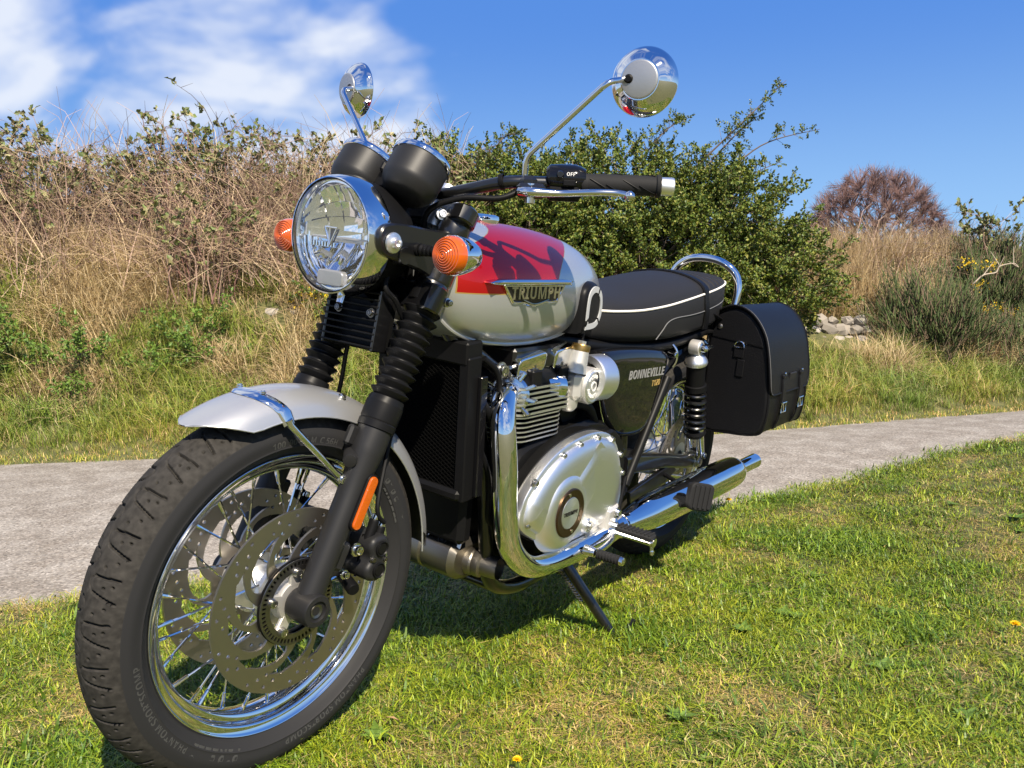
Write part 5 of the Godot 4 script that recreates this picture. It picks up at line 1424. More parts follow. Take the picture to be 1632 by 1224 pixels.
func engine() -> void:
	var e := node("engine", bike)
	var flat := Basis(Vector3(1, 0, 0), Vector3(0, 0, 1), Vector3(0, -1, 0))   # draw in x and z, raise downwards
	var case_poly := smooth2([Vector2(-0.965, 0.42), Vector2(-0.95, 0.30), Vector2(-0.88, 0.225), Vector2(-0.70, 0.215), Vector2(-0.53, 0.24), Vector2(-0.49, 0.34), Vector2(-0.52, 0.47), Vector2(-0.62, 0.525), Vector2(-0.78, 0.52), Vector2(-0.93, 0.50)], 4)
	put("crankcase", MB.new().extrude(case_poly, left_plane(0.0), [Vector2(0.01, -0.135), Vector2(0, -0.125), Vector2(0, 0.125), Vector2(0.01, 0.135)]), M.engine, e)
	put("barrel", MB.new().extrude(fin_outline(0.800, 0.935, 0.118, 0.03, 0.03), Transform3D(flat, Vector3(0, 0.64, 0)), [Vector2(0, 0), Vector2(0, 0.15)]), M.engine, e)
	for k in 6:
		var y := 0.5705 - k * 0.00985
		var out := fin_outline(0.772, 0.963, 0.138, 0.042, 0.042)
		put("barrel_fin", MB.new().extrude(out, Transform3D(flat, Vector3(0, y + 0.0018, 0)), [Vector2(0.0012, 0), Vector2(0.0012, 0.0036)]), M.engine, e)
		put("fin_edge", rim_band(out, y, 0.0015, 0.0016), M.fin, e)
	for k in 6:
		var y := 0.6315 - k * 0.0106
		var out := fin_outline(0.750, 0.960, 0.140, 0.02, 0.034)
		put("head_fin", MB.new().extrude(out, Transform3D(flat, Vector3(0, y + 0.002, 0)), [Vector2(0.0012, 0), Vector2(0.0012, 0.004)]), M.engine, e)
		put("fin_edge", rim_band(out, y, 0.0023, 0.0016), M.fin, e)
	put("cylinder_head", MB.new().extrude(fin_outline(0.765, 0.945, 0.128, 0.02, 0.03), Transform3D(flat, Vector3(0, 0.662, 0)), [Vector2(0.012, 0), Vector2(0.0, 0.02), Vector2(0, 0.09)]), M.engine, e)
	put("cam_cover", MB.new().box(Vector3(0.85, 0.682, 0.0), Vector3(0.21, 0.055, 0.225), 0.006), M.black, e)
	for q in [[0.905, 0.676, 0.100, 0.044], [0.785, 0.684, 0.080, 0.046]]:
		var pl := Transform3D(Basis(Vector3(1, 0, 0), -0.12) * left_plane(0.0).basis, Vector3(q[0], q[1], -0.120))
		put("cover_panel", MB.new().extrude(PackedVector2Array(Array(round2(q[2], q[3], 0.013, 4)).map(func(c): return Vector2(c.x, c.y + 0.12 * c.x))), pl, [Vector2(0, -0.02), Vector2(0.001, 0.002), Vector2(0.003, 0.0042), Vector2(0.007, 0.005)]), M.chrome, e, Transform3D(), 60.0)
	for q in [[0.895, -0.118], [0.792, -0.118]]:
		put("head_lug", MB.new().box(Vector3(q[0], 0.648, q[1]), Vector3(0.034, 0.034, 0.03), 0.003), M.engine, e)
		put("head_nut", hex_bolt(Vector3(q[0], 0.664, q[1]), Vector3.UP, 0.0075, 0.012), M.zinc_dark, e)
	put("engine_mount_bolt", hex_bolt(Vector3(1.0, 0.672, -0.112), Vector3(0, 0, -1), 0.012, 0.014), M.zinc, e)
	put("mount_bracket", MB.new().tube([Vector3(1.06, 0.71, -0.09), Vector3(0.98, 0.662, -0.10)], 0.012, 10), M.black, e)
	put("cylinder_neck", MB.new().box(Vector3(0.865, 0.495, 0.0), Vector3(0.16, 0.07, 0.23), 0.02), M.engine, e)
	var tp := Transform3D(left_plane(0.0).basis, Vector3(0.862, 0.4985, -0.1165))
	put("barrel_badge", MB.new().extrude(PackedVector2Array([Vector2(-0.034, 0.013), Vector2(0.034, 0.013), Vector2(0.02, -0.010), Vector2(-0.02, -0.010)]), tp, [Vector2(0, -0.008), Vector2(0, 0.002), Vector2(0.0012, 0.0032)]), M.chrome, e)
	put("barrel_badge_name", letters("TRIUMPH", 0.0085, 0.0012, func(q: Vector3) -> Vector3: return tp * Vector3(q.x, q.y + 0.003, 0.0034 + q.z)), M.dark, e)
	# left engine cover
	var out := [Vector2(0.977, 0.37), Vector2(0.972, 0.405), Vector2(0.957, 0.430), Vector2(0.913, 0.468), Vector2(0.859, 0.497), Vector2(0.788, 0.515), Vector2(0.709, 0.519), Vector2(0.645, 0.506), Vector2(0.602, 0.475), Vector2(0.571, 0.42), Vector2(0.556, 0.354), Vector2(0.560, 0.300), Vector2(0.590, 0.278), Vector2(0.645, 0.277), Vector2(0.715, 0.277), Vector2(0.789, 0.279), Vector2(0.858, 0.292), Vector2(0.92, 0.322), Vector2(0.962, 0.348)]
	var cv := node("engine_cover", bike)
	var poly := smooth2(Array(flipx(out)), 4)
	put("cover_flange", MB.new().extrude(poly, left_plane(-0.170), [Vector2(0.002, -0.05), Vector2(0, -0.002), Vector2(0.0005, 0.008), Vector2(0.003, 0.0105), Vector2(0.012, 0.0115)]), M.alu, cv, Transform3D(), 40.0)
	put("cover_seam", MB.new().extrude(poly, left_plane(-0.170), [Vector2(-0.003, -0.055), Vector2(-0.003, -0.012)]), M.engine, cv)
	put("cover_dome", MB.new().extrude(poly, left_plane(-0.170), [Vector2(0.0115, 0.006), Vector2(0.0125, 0.0125), Vector2(0.0145, 0.0165), Vector2(0.0185, 0.0205), Vector2(0.025, 0.0240), Vector2(0.034, 0.0268), Vector2(0.046, 0.0285), Vector2(0.060, 0.0295)]), M.alu, cv, Transform3D(), 70.0)
	# the raised round boss and the ridge that runs back and up from it
	var bc := Vector3(0.829, 0.366, 0.0)
	put("cover_boss", MB.new().lathe([Vector2(0.096, 0.176), Vector2(0.086, 0.193), Vector2(0.078, 0.2005), Vector2(0.070, 0.2045), Vector2(0.060, 0.2060), Vector2(0.054, 0.2062), Vector2(0.0535, 0.203), Vector2(0.0, 0.203)], along(bc, Vector3(0, 0, -1)), 64), M.alu, cv, Transform3D(), 50.0)
	var rd := MB.new()
	var rr := []
	for i in 13:
		var u := i / 12.0
		var c0 := Vector3(lerpf(0.80, 0.712, u), lerpf(0.435, 0.502, u), 0.0)
		var c1 := Vector3(lerpf(0.775, 0.590, u), lerpf(0.33, 0.415, u), 0.0)
		var ring := PackedVector3Array()
		for k in 11:
			var v := k / 10.0
			var q := c0.lerp(c1, v)
			q.z = -0.1965 - 0.0110 * (1.0 - u) * (1.0 - u) * sin(v * PI) - 0.0068 * exp(-pow((v - 0.15) / 0.12, 2.0)) * sin(PI * minf(1.0, u * 1.0 + 0.12))
			ring.append(q)
		rr.append(ring)
	rd.rows(rr, false)
	put("cover_ridge", rd, M.alu, cv, Transform3D(), 70.0)
	var low := MB.new().box(Vector3(0.775, 0.318, -0.178), Vector3(0.045, 0.03, 0.04), 0.01)
	low.lathe([Vector2(0.0, 0.203), Vector2(0.014, 0.203), Vector2(0.017, 0.199), Vector2(0.018, 0.18)], along(Vector3(0.733, 0.312, 0), Vector3(0, 0, -1)), 24)
	put("cover_lug", low, M.alu, cv)
	put("lug_bolt", hex_bolt(Vector3(0.733, 0.312, -0.203), Vector3(0, 0, -1), 0.008, 0.006), M.zinc, cv)
	put("badge_ring", MB.new().lathe([Vector2(0.0535, 0.203), Vector2(0.0535, 0.2085), Vector2(0.0515, 0.2100), Vector2(0.036, 0.2085), Vector2(0.035, 0.206)], along(bc, Vector3(0, 0, -1)), 56), M.bronze, cv)
	var spun := [Vector2(0.035, 0.206), Vector2(0.0345, 0.2085)]
	for k in 34: spun.append(Vector2(0.034 - k * 0.001, 0.2088 + (0.00022 if k % 2 else 0.0)))
	spun.append(Vector2(0.0, 0.2088))
	put("badge_disc", MB.new().lathe(spun, along(bc, Vector3(0, 0, -1)), 56), M.spun, cv, Transform3D(), 12.0)
	put("badge_text", letters("TRIUMPH", 0.0085, 0.0008, func(q: Vector3) -> Vector3: return left_plane(-0.2094) * Vector3(-bc.x + q.x, bc.y + q.y, q.z)), M.engine, cv)
	for s in [-1, 1]: put("badge_screw", MB.new().lathe([Vector2(0.004, 0.2085), Vector2(0.004, 0.2105), Vector2(0.0, 0.211)], along(bc + Vector3(0.012 * s, 0.0425 * s, 0), Vector3(0, 0, -1)), 12), M.zinc, cv)
	for q in [[0.940, 0.448], [0.842, 0.488], [0.778, 0.502], [0.704, 0.506], [0.636, 0.492], [0.586, 0.448], [0.566, 0.400], [0.562, 0.335], [0.952, 0.362], [0.885, 0.306], [0.62, 0.285], [0.70, 0.284]]:
		put("cover_bolt", hex_bolt(Vector3(q[0], q[1], -0.1795), Vector3(0, 0, -1), 0.0062, 0.010), M.zinc, cv)
	# casing seen around the cover
	put("sprocket_cover", MB.new().extrude(smooth2([Vector2(-0.60, 0.50), Vector2(-0.52, 0.46), Vector2(-0.50, 0.36), Vector2(-0.53, 0.28), Vector2(-0.62, 0.27), Vector2(-0.64, 0.40)], 4), left_plane(-0.130), [Vector2(0, -0.02), Vector2(0, 0.02), Vector2(0.006, 0.026)]), M.engine, e)
	put("starter", MB.new().lathe([Vector2(0.0, -0.10), Vector2(0.038, -0.10), Vector2(0.042, -0.09), Vector2(0.042, 0.07), Vector2(0.038, 0.078), Vector2(0.0, 0.08)], Transform3D(TO_Z.basis, Vector3(0.70, 0.555, 0.0)), 26), M.engine, e)
	put("breather", MB.new().tube(spline([Vector3(0.72, 0.57, -0.10), Vector3(0.66, 0.56, -0.12), Vector3(0.62, 0.52, -0.12)], 6), 0.012, 12), M.plastic, e)
	for k in 5:
		put("case_bolt", hex_bolt(Vector3(0.93 - k * 0.07, 0.262 - 0.006 * k * (4 - k), -0.128), Vector3(0, 0, -1), 0.006, 0.010), M.zinc, e)
	put("oil_hose", MB.new().tube(spline([Vector3(0.955, 0.36, -0.13), Vector3(0.945, 0.30, -0.15), Vector3(0.90, 0.265, -0.152), Vector3(0.82, 0.25, -0.145)], 6), 0.006, 10), M.black, e)
	# throttle body made to look like an old carburettor
	var cb := node("carburettor", bike)
	var cc := Vector3(0.716, 0.620, -0.148)
	put("carb_body", MB.new().lathe([Vector2(0.0, -0.07), Vector2(0.040, -0.07), Vector2(0.041, -0.03), Vector2(0.041, 0.010), Vector2(0.039, 0.014), Vector2(0.0, 0.015)], along(cc, Vector3(0, 0, -1)), 36), M.cast, cb)
	put("carb_block", MB.new().box(cc + Vector3(0.028, 0.002, 0.014), Vector3(0.060, 0.066, 0.05), 0.012), M.cast, cb)
	put("carb_bowl", MB.new().lathe([Vector2(0.0, -0.058), Vector2(0.014, -0.056), Vector2(0.020, -0.048), Vector2(0.022, -0.03), Vector2(0.022, 0.0)], along(cc + Vector3(0.040, 0.0, 0.022), Vector3(0.06, 1, 0)), 24), M.cast, cb)
	put("face_plate", MB.new().lathe([Vector2(0.0355, 0.013), Vector2(0.0355, 0.0165), Vector2(0.033, 0.0178), Vector2(0.031, 0.0165), Vector2(0.0, 0.0165)], along(cc, Vector3(0, 0, -1)), 40), M.alu, cb)
	for q in [["TRIUMPH", 90.0, 1.0], ["BONNEVILLE", -90.0, -1.0]]:
		var mm := letters(q[0], 0.0075, 0.001, func(v: Vector3) -> Vector3:
			var a: float = deg_to_rad(q[1]) - q[2] * v.x / 0.0225
			var r: float = 0.0225 + q[2] * v.y
			return cc + Vector3(-r * cos(a), r * sin(a), -0.0170 - v.z))
		put("face_lettering", mm, M.white, cb)
	put("face_emblem", MB.new().lathe([Vector2(0.011, 0.0165), Vector2(0.011, 0.0175), Vector2(0.008, 0.0175), Vector2(0.008, 0.0168)], along(cc, Vector3(0, 0, -1)), 24), M.white, cb)
	var tw := along(cc + Vector3(0.040, 0.030, 0.010), Vector3(-0.16, 1.0, -0.02))
	put("carb_tower", MB.new().lathe([Vector2(0.024, 0.0), Vector2(0.0215, 0.012), Vector2(0.0195, 0.045), Vector2(0.0195, 0.050)], tw, 28), M.cast, cb)
	put("tower_cap", MB.new().lathe([Vector2(0.0195, 0.048), Vector2(0.0205, 0.049), Vector2(0.0205, 0.060), Vector2(0.0185, 0.063), Vector2(0.0, 0.064)], tw, 28), M.brass, cb)
	put("tower_nut", MB.new().lathe([Vector2(0.010, 0.063), Vector2(0.010, 0.070), Vector2(0.0, 0.071)], tw, 6), M.alu, cb, Transform3D(), 10.0)
	put("throttle_cable", MB.new().tube(spline([tw * Vector3(0, 0.07, 0), tw * Vector3(0.004, 0.10, 0.01), Vector3(0.78, 0.78, -0.08)], 6), 0.003, 8), M.plastic, cb)
	var bell := along(Vector3(0.690, 0.632, -0.138), Vector3(-1, 0.0, -0.16))
	put("intake_bell", MB.new().lathe([Vector2(0.036, -0.012), Vector2(0.050, -0.010), Vector2(0.0525, -0.004), Vector2(0.0525, 0.036), Vector2(0.050, 0.042), Vector2(0.046, 0.044), Vector2(0.0, 0.044)], bell, 48), M.alu, cb, Transform3D(), 50.0)
	var hm := MB.new()
	for a in 7:
		for h in 4:
			var g := PI + 0.78 + a * 0.13
			hm.lathe([Vector2(0.0026, 0.0), Vector2(0.0026, 0.0006), Vector2(0.0, 0.0006)], along(bell * Vector3(sin(g) * 0.0524, 0.006 + h * 0.0085, cos(g) * 0.0524), bell.basis * Vector3(sin(g), 0, cos(g))), 8)
	put("bell_holes", hm, M.dark, cb)
	put("manifold", MB.new().lathe([Vector2(0.030, 0.0), Vector2(0.030, 0.02), Vector2(0.027, 0.024), Vector2(0.027, 0.05)], along(cc + Vector3(0.075, 0.0, 0.030), Vector3(1, 0.05, 0.2)), 24), M.chrome, cb)
	# exhausts
	for s in [-1.0, 1.0]:
		var x := node("exhaust", bike)
		var f := func(v: Vector3) -> Vector3: return Vector3(v.x, v.y, v.z * -s)
		var path := [Vector3(0.93, 0.612, -0.098), Vector3(0.985, 0.620, -0.122), Vector3(1.019, 0.602, -0.142), Vector3(1.031, 0.558, -0.157), Vector3(1.026, 0.49, -0.165), Vector3(1.012, 0.40, -0.166), Vector3(0.985, 0.320, -0.168), Vector3(0.930, 0.268, -0.172), Vector3(0.86, 0.250, -0.176), Vector3(0.76, 0.2505, -0.182), Vector3(0.66, 0.258, -0.190), Vector3(0.57, 0.276, -0.200)].map(f)
		put("header_pipe", MB.new().tube(spline(path, 7), 0.0252, 28), M.chrome, x)
		var px := along(f.call(Vector3(0.938, 0.613, -0.100)), path[1] - path[0])
		put("port_collar", MB.new().lathe([Vector2(0.028, 0.0), Vector2(0.040, 0.002), Vector2(0.041, 0.012), Vector2(0.036, 0.019), Vector2(0.0255, 0.020), Vector2(0.025, 0.032)], px, 32), M.bright, x)
		var fn := MB.new()
		for k in 11:
			var a := TAU * k / 11
			fn.box(px * (Basis(Vector3(0, 1, 0), a) * Vector3(0, 0.012, 0.046)), Vector3(0.0075, 0.024, 0.022), 0.002, px.basis * Basis(Vector3(0, 1, 0), a))
		put("collar_fins", fn, M.bright, x)
		for k in 2:
			put("collar_stud", MB.new().lathe([Vector2(0.0, 0.03), Vector2(0.004, 0.03), Vector2(0.004, 0.02), Vector2(0.0075, 0.02), Vector2(0.0075, 0.008), Vector2(0.004, 0.006), Vector2(0.004, -0.02)], Transform3D(px.basis, px * (Basis(Vector3(0, 1, 0), PI / 2 + k * PI + 0.4) * Vector3(0, 0.004, 0.056))), 8), M.bright, x)
		var a0: Vector3 = f.call(Vector3(0.585, 0.2725, -0.199)); var a1: Vector3 = f.call(Vector3(-0.30, 0.2865, -0.213))
		var sx := along(a0, a1 - a0)
		var prof := spline([Vector2(0.0235, -0.02), Vector2(0.0265, 0.0), Vector2(0.0275, 0.03), Vector2(0.0300, 0.055), Vector2(0.0345, 0.085), Vector2(0.0405, 0.125), Vector2(0.0440, 0.165), Vector2(0.0460, 0.24), Vector2(0.0470, 0.40), Vector2(0.0470, 0.60), Vector2(0.0455, 0.675), Vector2(0.0405, 0.705), Vector2(0.0300, 0.722), Vector2(0.0242, 0.728), Vector2(0.0228, 0.735), Vector2(0.0225, 0.80), Vector2(0.0230, 0.868)], 4)
		prof.append_array([Vector2(0.0232, 0.872), Vector2(0.0215, 0.873), Vector2(0.0200, 0.870), Vector2(0.0200, 0.70)])
		put("silencer", MB.new().lathe(prof, sx, 48), M.chrome, x, Transform3D(), 60.0)
		put("silencer_clamp", MB.new().lathe([Vector2(0.0272, 0.012), Vector2(0.0302, 0.013), Vector2(0.0302, 0.033), Vector2(0.0272, 0.034)], sx, 32), M.chrome, x)
	var ct := node("catalyst_box", bike)
	put("box_shell", MB.new().extrude(smooth2([Vector2(-0.085, 0.02), Vector2(-0.06, 0.042), Vector2(0.05, 0.04), Vector2(0.085, 0.01), Vector2(0.07, -0.035), Vector2(-0.03, -0.045), Vector2(-0.08, -0.02)], 4), Transform3D(left_plane(0.0).basis, Vector3(0.955, 0.258, -0.005)), [Vector2(0.012, -0.09), Vector2(0.0, -0.075), Vector2(0.0, -0.03), Vector2(0.004, -0.025), Vector2(0.0, -0.02), Vector2(0.0, 0.05), Vector2(0.012, 0.062)]), M.exhaust, ct)
	put("heat_plate", MB.new().box(Vector3(1.010, 0.296, -0.02), Vector3(0.012, 0.05, 0.09), 0.005, Basis(Vector3(0, 0, 1), 0.5)), M.zinc, ct)
	put("plate_bolt", hex_bolt(Vector3(1.017, 0.299, -0.025), Vector3(0.88, 0.48, 0), 0.012, 0.008), M.plastic, ct)
	put("down_pipe", MB.new().tube(spline([Vector3(1.02, 0.27, 0.05), Vector3(1.04, 0.24, 0.10), Vector3(1.02, 0.21, 0.13), Vector3(0.9, 0.21, 0.14)], 6), 0.021, 14), M.black, ct)
	put("link_pipe", MB.new().lathe([Vector2(0.026, -0.02), Vector2(0.029, -0.018), Vector2(0.029, 0.0), Vector2(0.026, 0.004), Vector2(0.029, 0.008), Vector2(0.029, 0.02), Vector2(0.024, 0.024), Vector2(0.024, 0.06)], along(Vector3(0.975, 0.255, -0.075), Vector3(-0.2, 0, -1)), 24), M.exhaust, ct)

func rim_band(out: PackedVector2Array, y: float, half: float, deep: float) -> MB:
	var m := MB.new()
	var n := out.size()
	var c := Vector2.ZERO
	for q in out: c += q / n
	for k in n:
		var a := out[k]; var b := out[(k + 1) % n]
		var ia := a - (a - c).normalized() * deep; var ib := b - (b - c).normalized() * deep
		m.quad(Vector3(a.x, y - half, a.y), Vector3(a.x, y + half, a.y), Vector3(b.x, y + half, b.y), Vector3(b.x, y - half, b.y))
		m.quad(Vector3(a.x, y + half, a.y), Vector3(ia.x, y + half, ia.y), Vector3(ib.x, y + half, ib.y), Vector3(b.x, y + half, b.y))
		m.quad(Vector3(ia.x, y - half, ia.y), Vector3(a.x, y - half, a.y), Vector3(b.x, y - half, b.y), Vector3(ib.x, y - half, ib.y))
	return m

func poly_at(pts: Array, x: float) -> float:
	for i in pts.size() - 1:
		if x <= pts[i + 1].x or i == pts.size() - 2:
			return lerpf(pts[i].y, pts[i + 1].y, (x - pts[i].x) / (pts[i + 1].x - pts[i].x))
	return 0.0
func near_edge(x: float) -> float: return poly_at([Vector2(-60, 16), Vector2(-4, -1.2), Vector2(-1.4, -2.25), Vector2(-0.2, -2.79), Vector2(0.87, -3.27), Vector2(2.2, -3.80), Vector2(5, -4.8), Vector2(60, -22)], x)
func far_edge(x: float) -> float: return poly_at([Vector2(-60, 8), Vector2(-8, -3.5), Vector2(-2.67, -4.45), Vector2(-1.7, -4.58), Vector2(1.25, -5.08), Vector2(3.5, -5.85), Vector2(9, -7.7), Vector2(60, -25)], x)
var lumps := FastNoiseLite.new()
func ground_y(x: float, z: float) -> float:
	var d := z - near_edge(x)
	var n := lumps.get_noise_2d(x, z)
	if d >= 0.0:
		var hump := 0.14 * smoothstep(0.7, 2.3, x) * (1.0 - smoothstep(0.5, 1.9, d))
		return lerpf(-0.065, hump + 0.012 * n * smoothstep(0.2, 1.0, d), smoothstep(0.0, 0.13, d))
	var b := far_edge(x) - z
	if b <= 0.0: return -0.075
	var top := lerpf(1.08, 0.80, smoothstep(-0.5, 3.0, x))
	var steep := lerpf(1.75, 2.3, smoothstep(-0.5, 2.5, x))
	var y := -0.065 + 0.10 * smoothstep(0.0, 0.3, b) + (top - 0.035) * smoothstep(0.25, steep, b)
	return y + 0.05 * n * smoothstep(0.2, 0.8, b) - 0.5 * smoothstep(5.0, 30.0, b)

func ground() -> void:
	lumps.seed = 3; lumps.frequency = 1.1; lumps.fractal_octaves = 3
	var n := 240
	var v := PackedVector3Array(); var nn := PackedVector3Array(); var ix := PackedInt32Array()
	for j in n + 1:
		var t := lerpf(-1.0, 1.0, float(j) / n)
		var z := -3.8 + signf(t) * (absf(t) * 7.0 + 900.0 * pow(absf(t), 9.0))
		for i in n + 1:
			var s := lerpf(-1.0, 1.0, float(i) / n)
			var x := signf(s) * (absf(s) * 8.0 + 900.0 * pow(absf(s), 9.0))
			v.append(Vector3(x, ground_y(x, z), z))
	nn.resize(v.size())
	for j in n:
		for i in n:
			var a := j * (n + 1) + i
			var q := [a, a + 1, a + n + 2, a + n + 1]
			var g := (v[q[3]] - v[q[1]]).cross(v[q[2]] - v[q[0]])
			if g.y < 0.0: g = -g
			for k in q: nn[k] += g.normalized()
			ix.append_array([q[0], q[1], q[2], q[0], q[2], q[3]])
	for k in nn.size(): nn[k] = nn[k].normalized()
	var arr := []
	arr.resize(Mesh.ARRAY_MAX)
	arr[Mesh.ARRAY_VERTEX] = v; arr[Mesh.ARRAY_NORMAL] = nn; arr[Mesh.ARRAY_INDEX] = ix
	var m := ArrayMesh.new()
	m.add_surface_from_arrays(Mesh.PRIMITIVE_TRIANGLES, arr)
	var gm := mat(Color.WHITE, 0.95)
	gm.albedo_texture = noise_tex(0.02, FastNoiseLite.TYPE_SIMPLEX_SMOOTH, 512, 6, Color(0.035, 0.045, 0.012).linear_to_srgb(), Color(0.17, 0.15, 0.055).linear_to_srgb(), 9)
	tri_map(gm, 1.6, true)
	tag(put("ground", m, gm), "grassy ground of the lawn, verge and bank", "", "", "structure")
	# the lane: a thin sheet of chippings
	var road := MB.new()
	var rows := []
	for i in 201:
		var x := lerpf(-12.0, 14.0, i / 200.0)
		var ring := PackedVector3Array()
		for j in 13:
			var u := j / 12.0
			var z := lerpf(near_edge(x) + 0.015 + 0.03 * lumps.get_noise_2d(x * 4.0, 1.0), far_edge(x) - 0.03 - 0.05 * lumps.get_noise_2d(x * 3.0, 7.0), u)
			ring.append(Vector3(x, -0.070 + 0.035 * sin(u * PI), z))
		rows.append(ring)
	road.rows(rows, false)
	var rm := mat(Color.WHITE, 0.9)
	var im := Image.create(1024, 1024, false, Image.FORMAT_RGB8)
	var r2 := RandomNumberGenerator.new(); r2.seed = 77
	im.fill(Color(0.265, 0.245, 0.215).linear_to_srgb())
	for k in 22000:
		var g := r2.randf()
		var c := Color(0.305, 0.28, 0.245).lerp(Color(0.52, 0.48, 0.42), g * g) if r2.randf() < 0.72 else Color(0.15, 0.135, 0.118).lerp(Color(0.33, 0.292, 0.242), g)
		var w := r2.randi_range(5, 12)
		im.fill_rect(Rect2i(r2.randi_range(0, 1017), r2.randi_range(0, 1017), w, r2.randi_range(5, 10)), c.linear_to_srgb())
	rm.albedo_texture = ImageTexture.create_from_image(im)
	var hm := im.duplicate() as Image
	hm.convert(Image.FORMAT_L8)
	rm.heightmap_enabled = true; rm.heightmap_texture = ImageTexture.create_from_image(hm); rm.heightmap_scale = 0.4
	rm.detail_enabled = true; rm.detail_blend_mode = BaseMaterial3D.BLEND_MODE_MUL
	rm.detail_albedo = noise_tex(0.008, FastNoiseLite.TYPE_SIMPLEX_SMOOTH, 512, 5, Color(0.80, 0.78, 0.76), Color(1, 1, 1), 21)
	tri_map(rm, 1.1, true)
	tag(put("road", road, rm), "narrow lane of pale grey chippings", "", "", "structure")

# ---- plants
func blade(m: MB, at: Vector3, dir: float, h: float, w: float, bend: float, tone: Color, n := 2) -> void:
	m.tinted = true; m.tint = tone
	var s := Vector3(cos(dir + PI / 2), 0, sin(dir + PI / 2)) * w * 0.5
	var f := Vector3(cos(dir), 0, sin(dir))
	var p0 := at
	var s0 := s
	for k in n:
		var u := float(k + 1) / n
		var p1 := at + Vector3.UP * h * (u - 0.35 * bend * u * u) + f * h * bend * u * u
		var s1 := s * (1.0 - u * 0.85)
		if k == n - 1: m.tri(p0 - s0, p0 + s0, p1)
		else: m.quad(p0 - s0, p0 + s0, p1 + s1, p1 - s1)
		p0 = p1; s0 = s1

func multi(called: String, m: Mesh, ma: Material, spots: Array, parent: Node = self, kind := "stuff") -> MultiMeshInstance3D:
	var mm := MultiMesh.new()
	mm.transform_format = MultiMesh.TRANSFORM_3D
	mm.use_colors = true
	mm.mesh = m
	mm.instance_count = spots.size()
	for i in spots.size():
		mm.set_instance_transform(i, spots[i][0])
		mm.set_instance_color(i, spots[i][1])
	var o := MultiMeshInstance3D.new()
	o.name = numbered(called, parent)
	o.multimesh = mm
	o.material_override = ma
	parent.add_child(o, true)
	o.set_meta("kind", kind)
	return o

func leafy(rough := 0.6, back := 0.5) -> StandardMaterial3D:
	var m := mat(Color.WHITE, rough)
	m.vertex_color_use_as_albedo = true
	m.backlight_enabled = true; m.backlight = Color(back, back, back * 0.6)
	return m

func turned(at: Vector3, yaw: float, s: float, tilt := 0.0, up := Vector3.UP) -> Transform3D:
	var b := Basis(Vector3.UP, yaw) * Basis(Vector3(1, 0, 0), tilt)
	if up != Vector3.UP: b = Basis(Quaternion(Vector3.UP, up.normalized())) * b
	return Transform3D(b.scaled(Vector3.ONE * s), at)

func vegetation() -> void:
	lawn()
	bank_grass()
	dead_stems()
	hedge()
	far_tree()

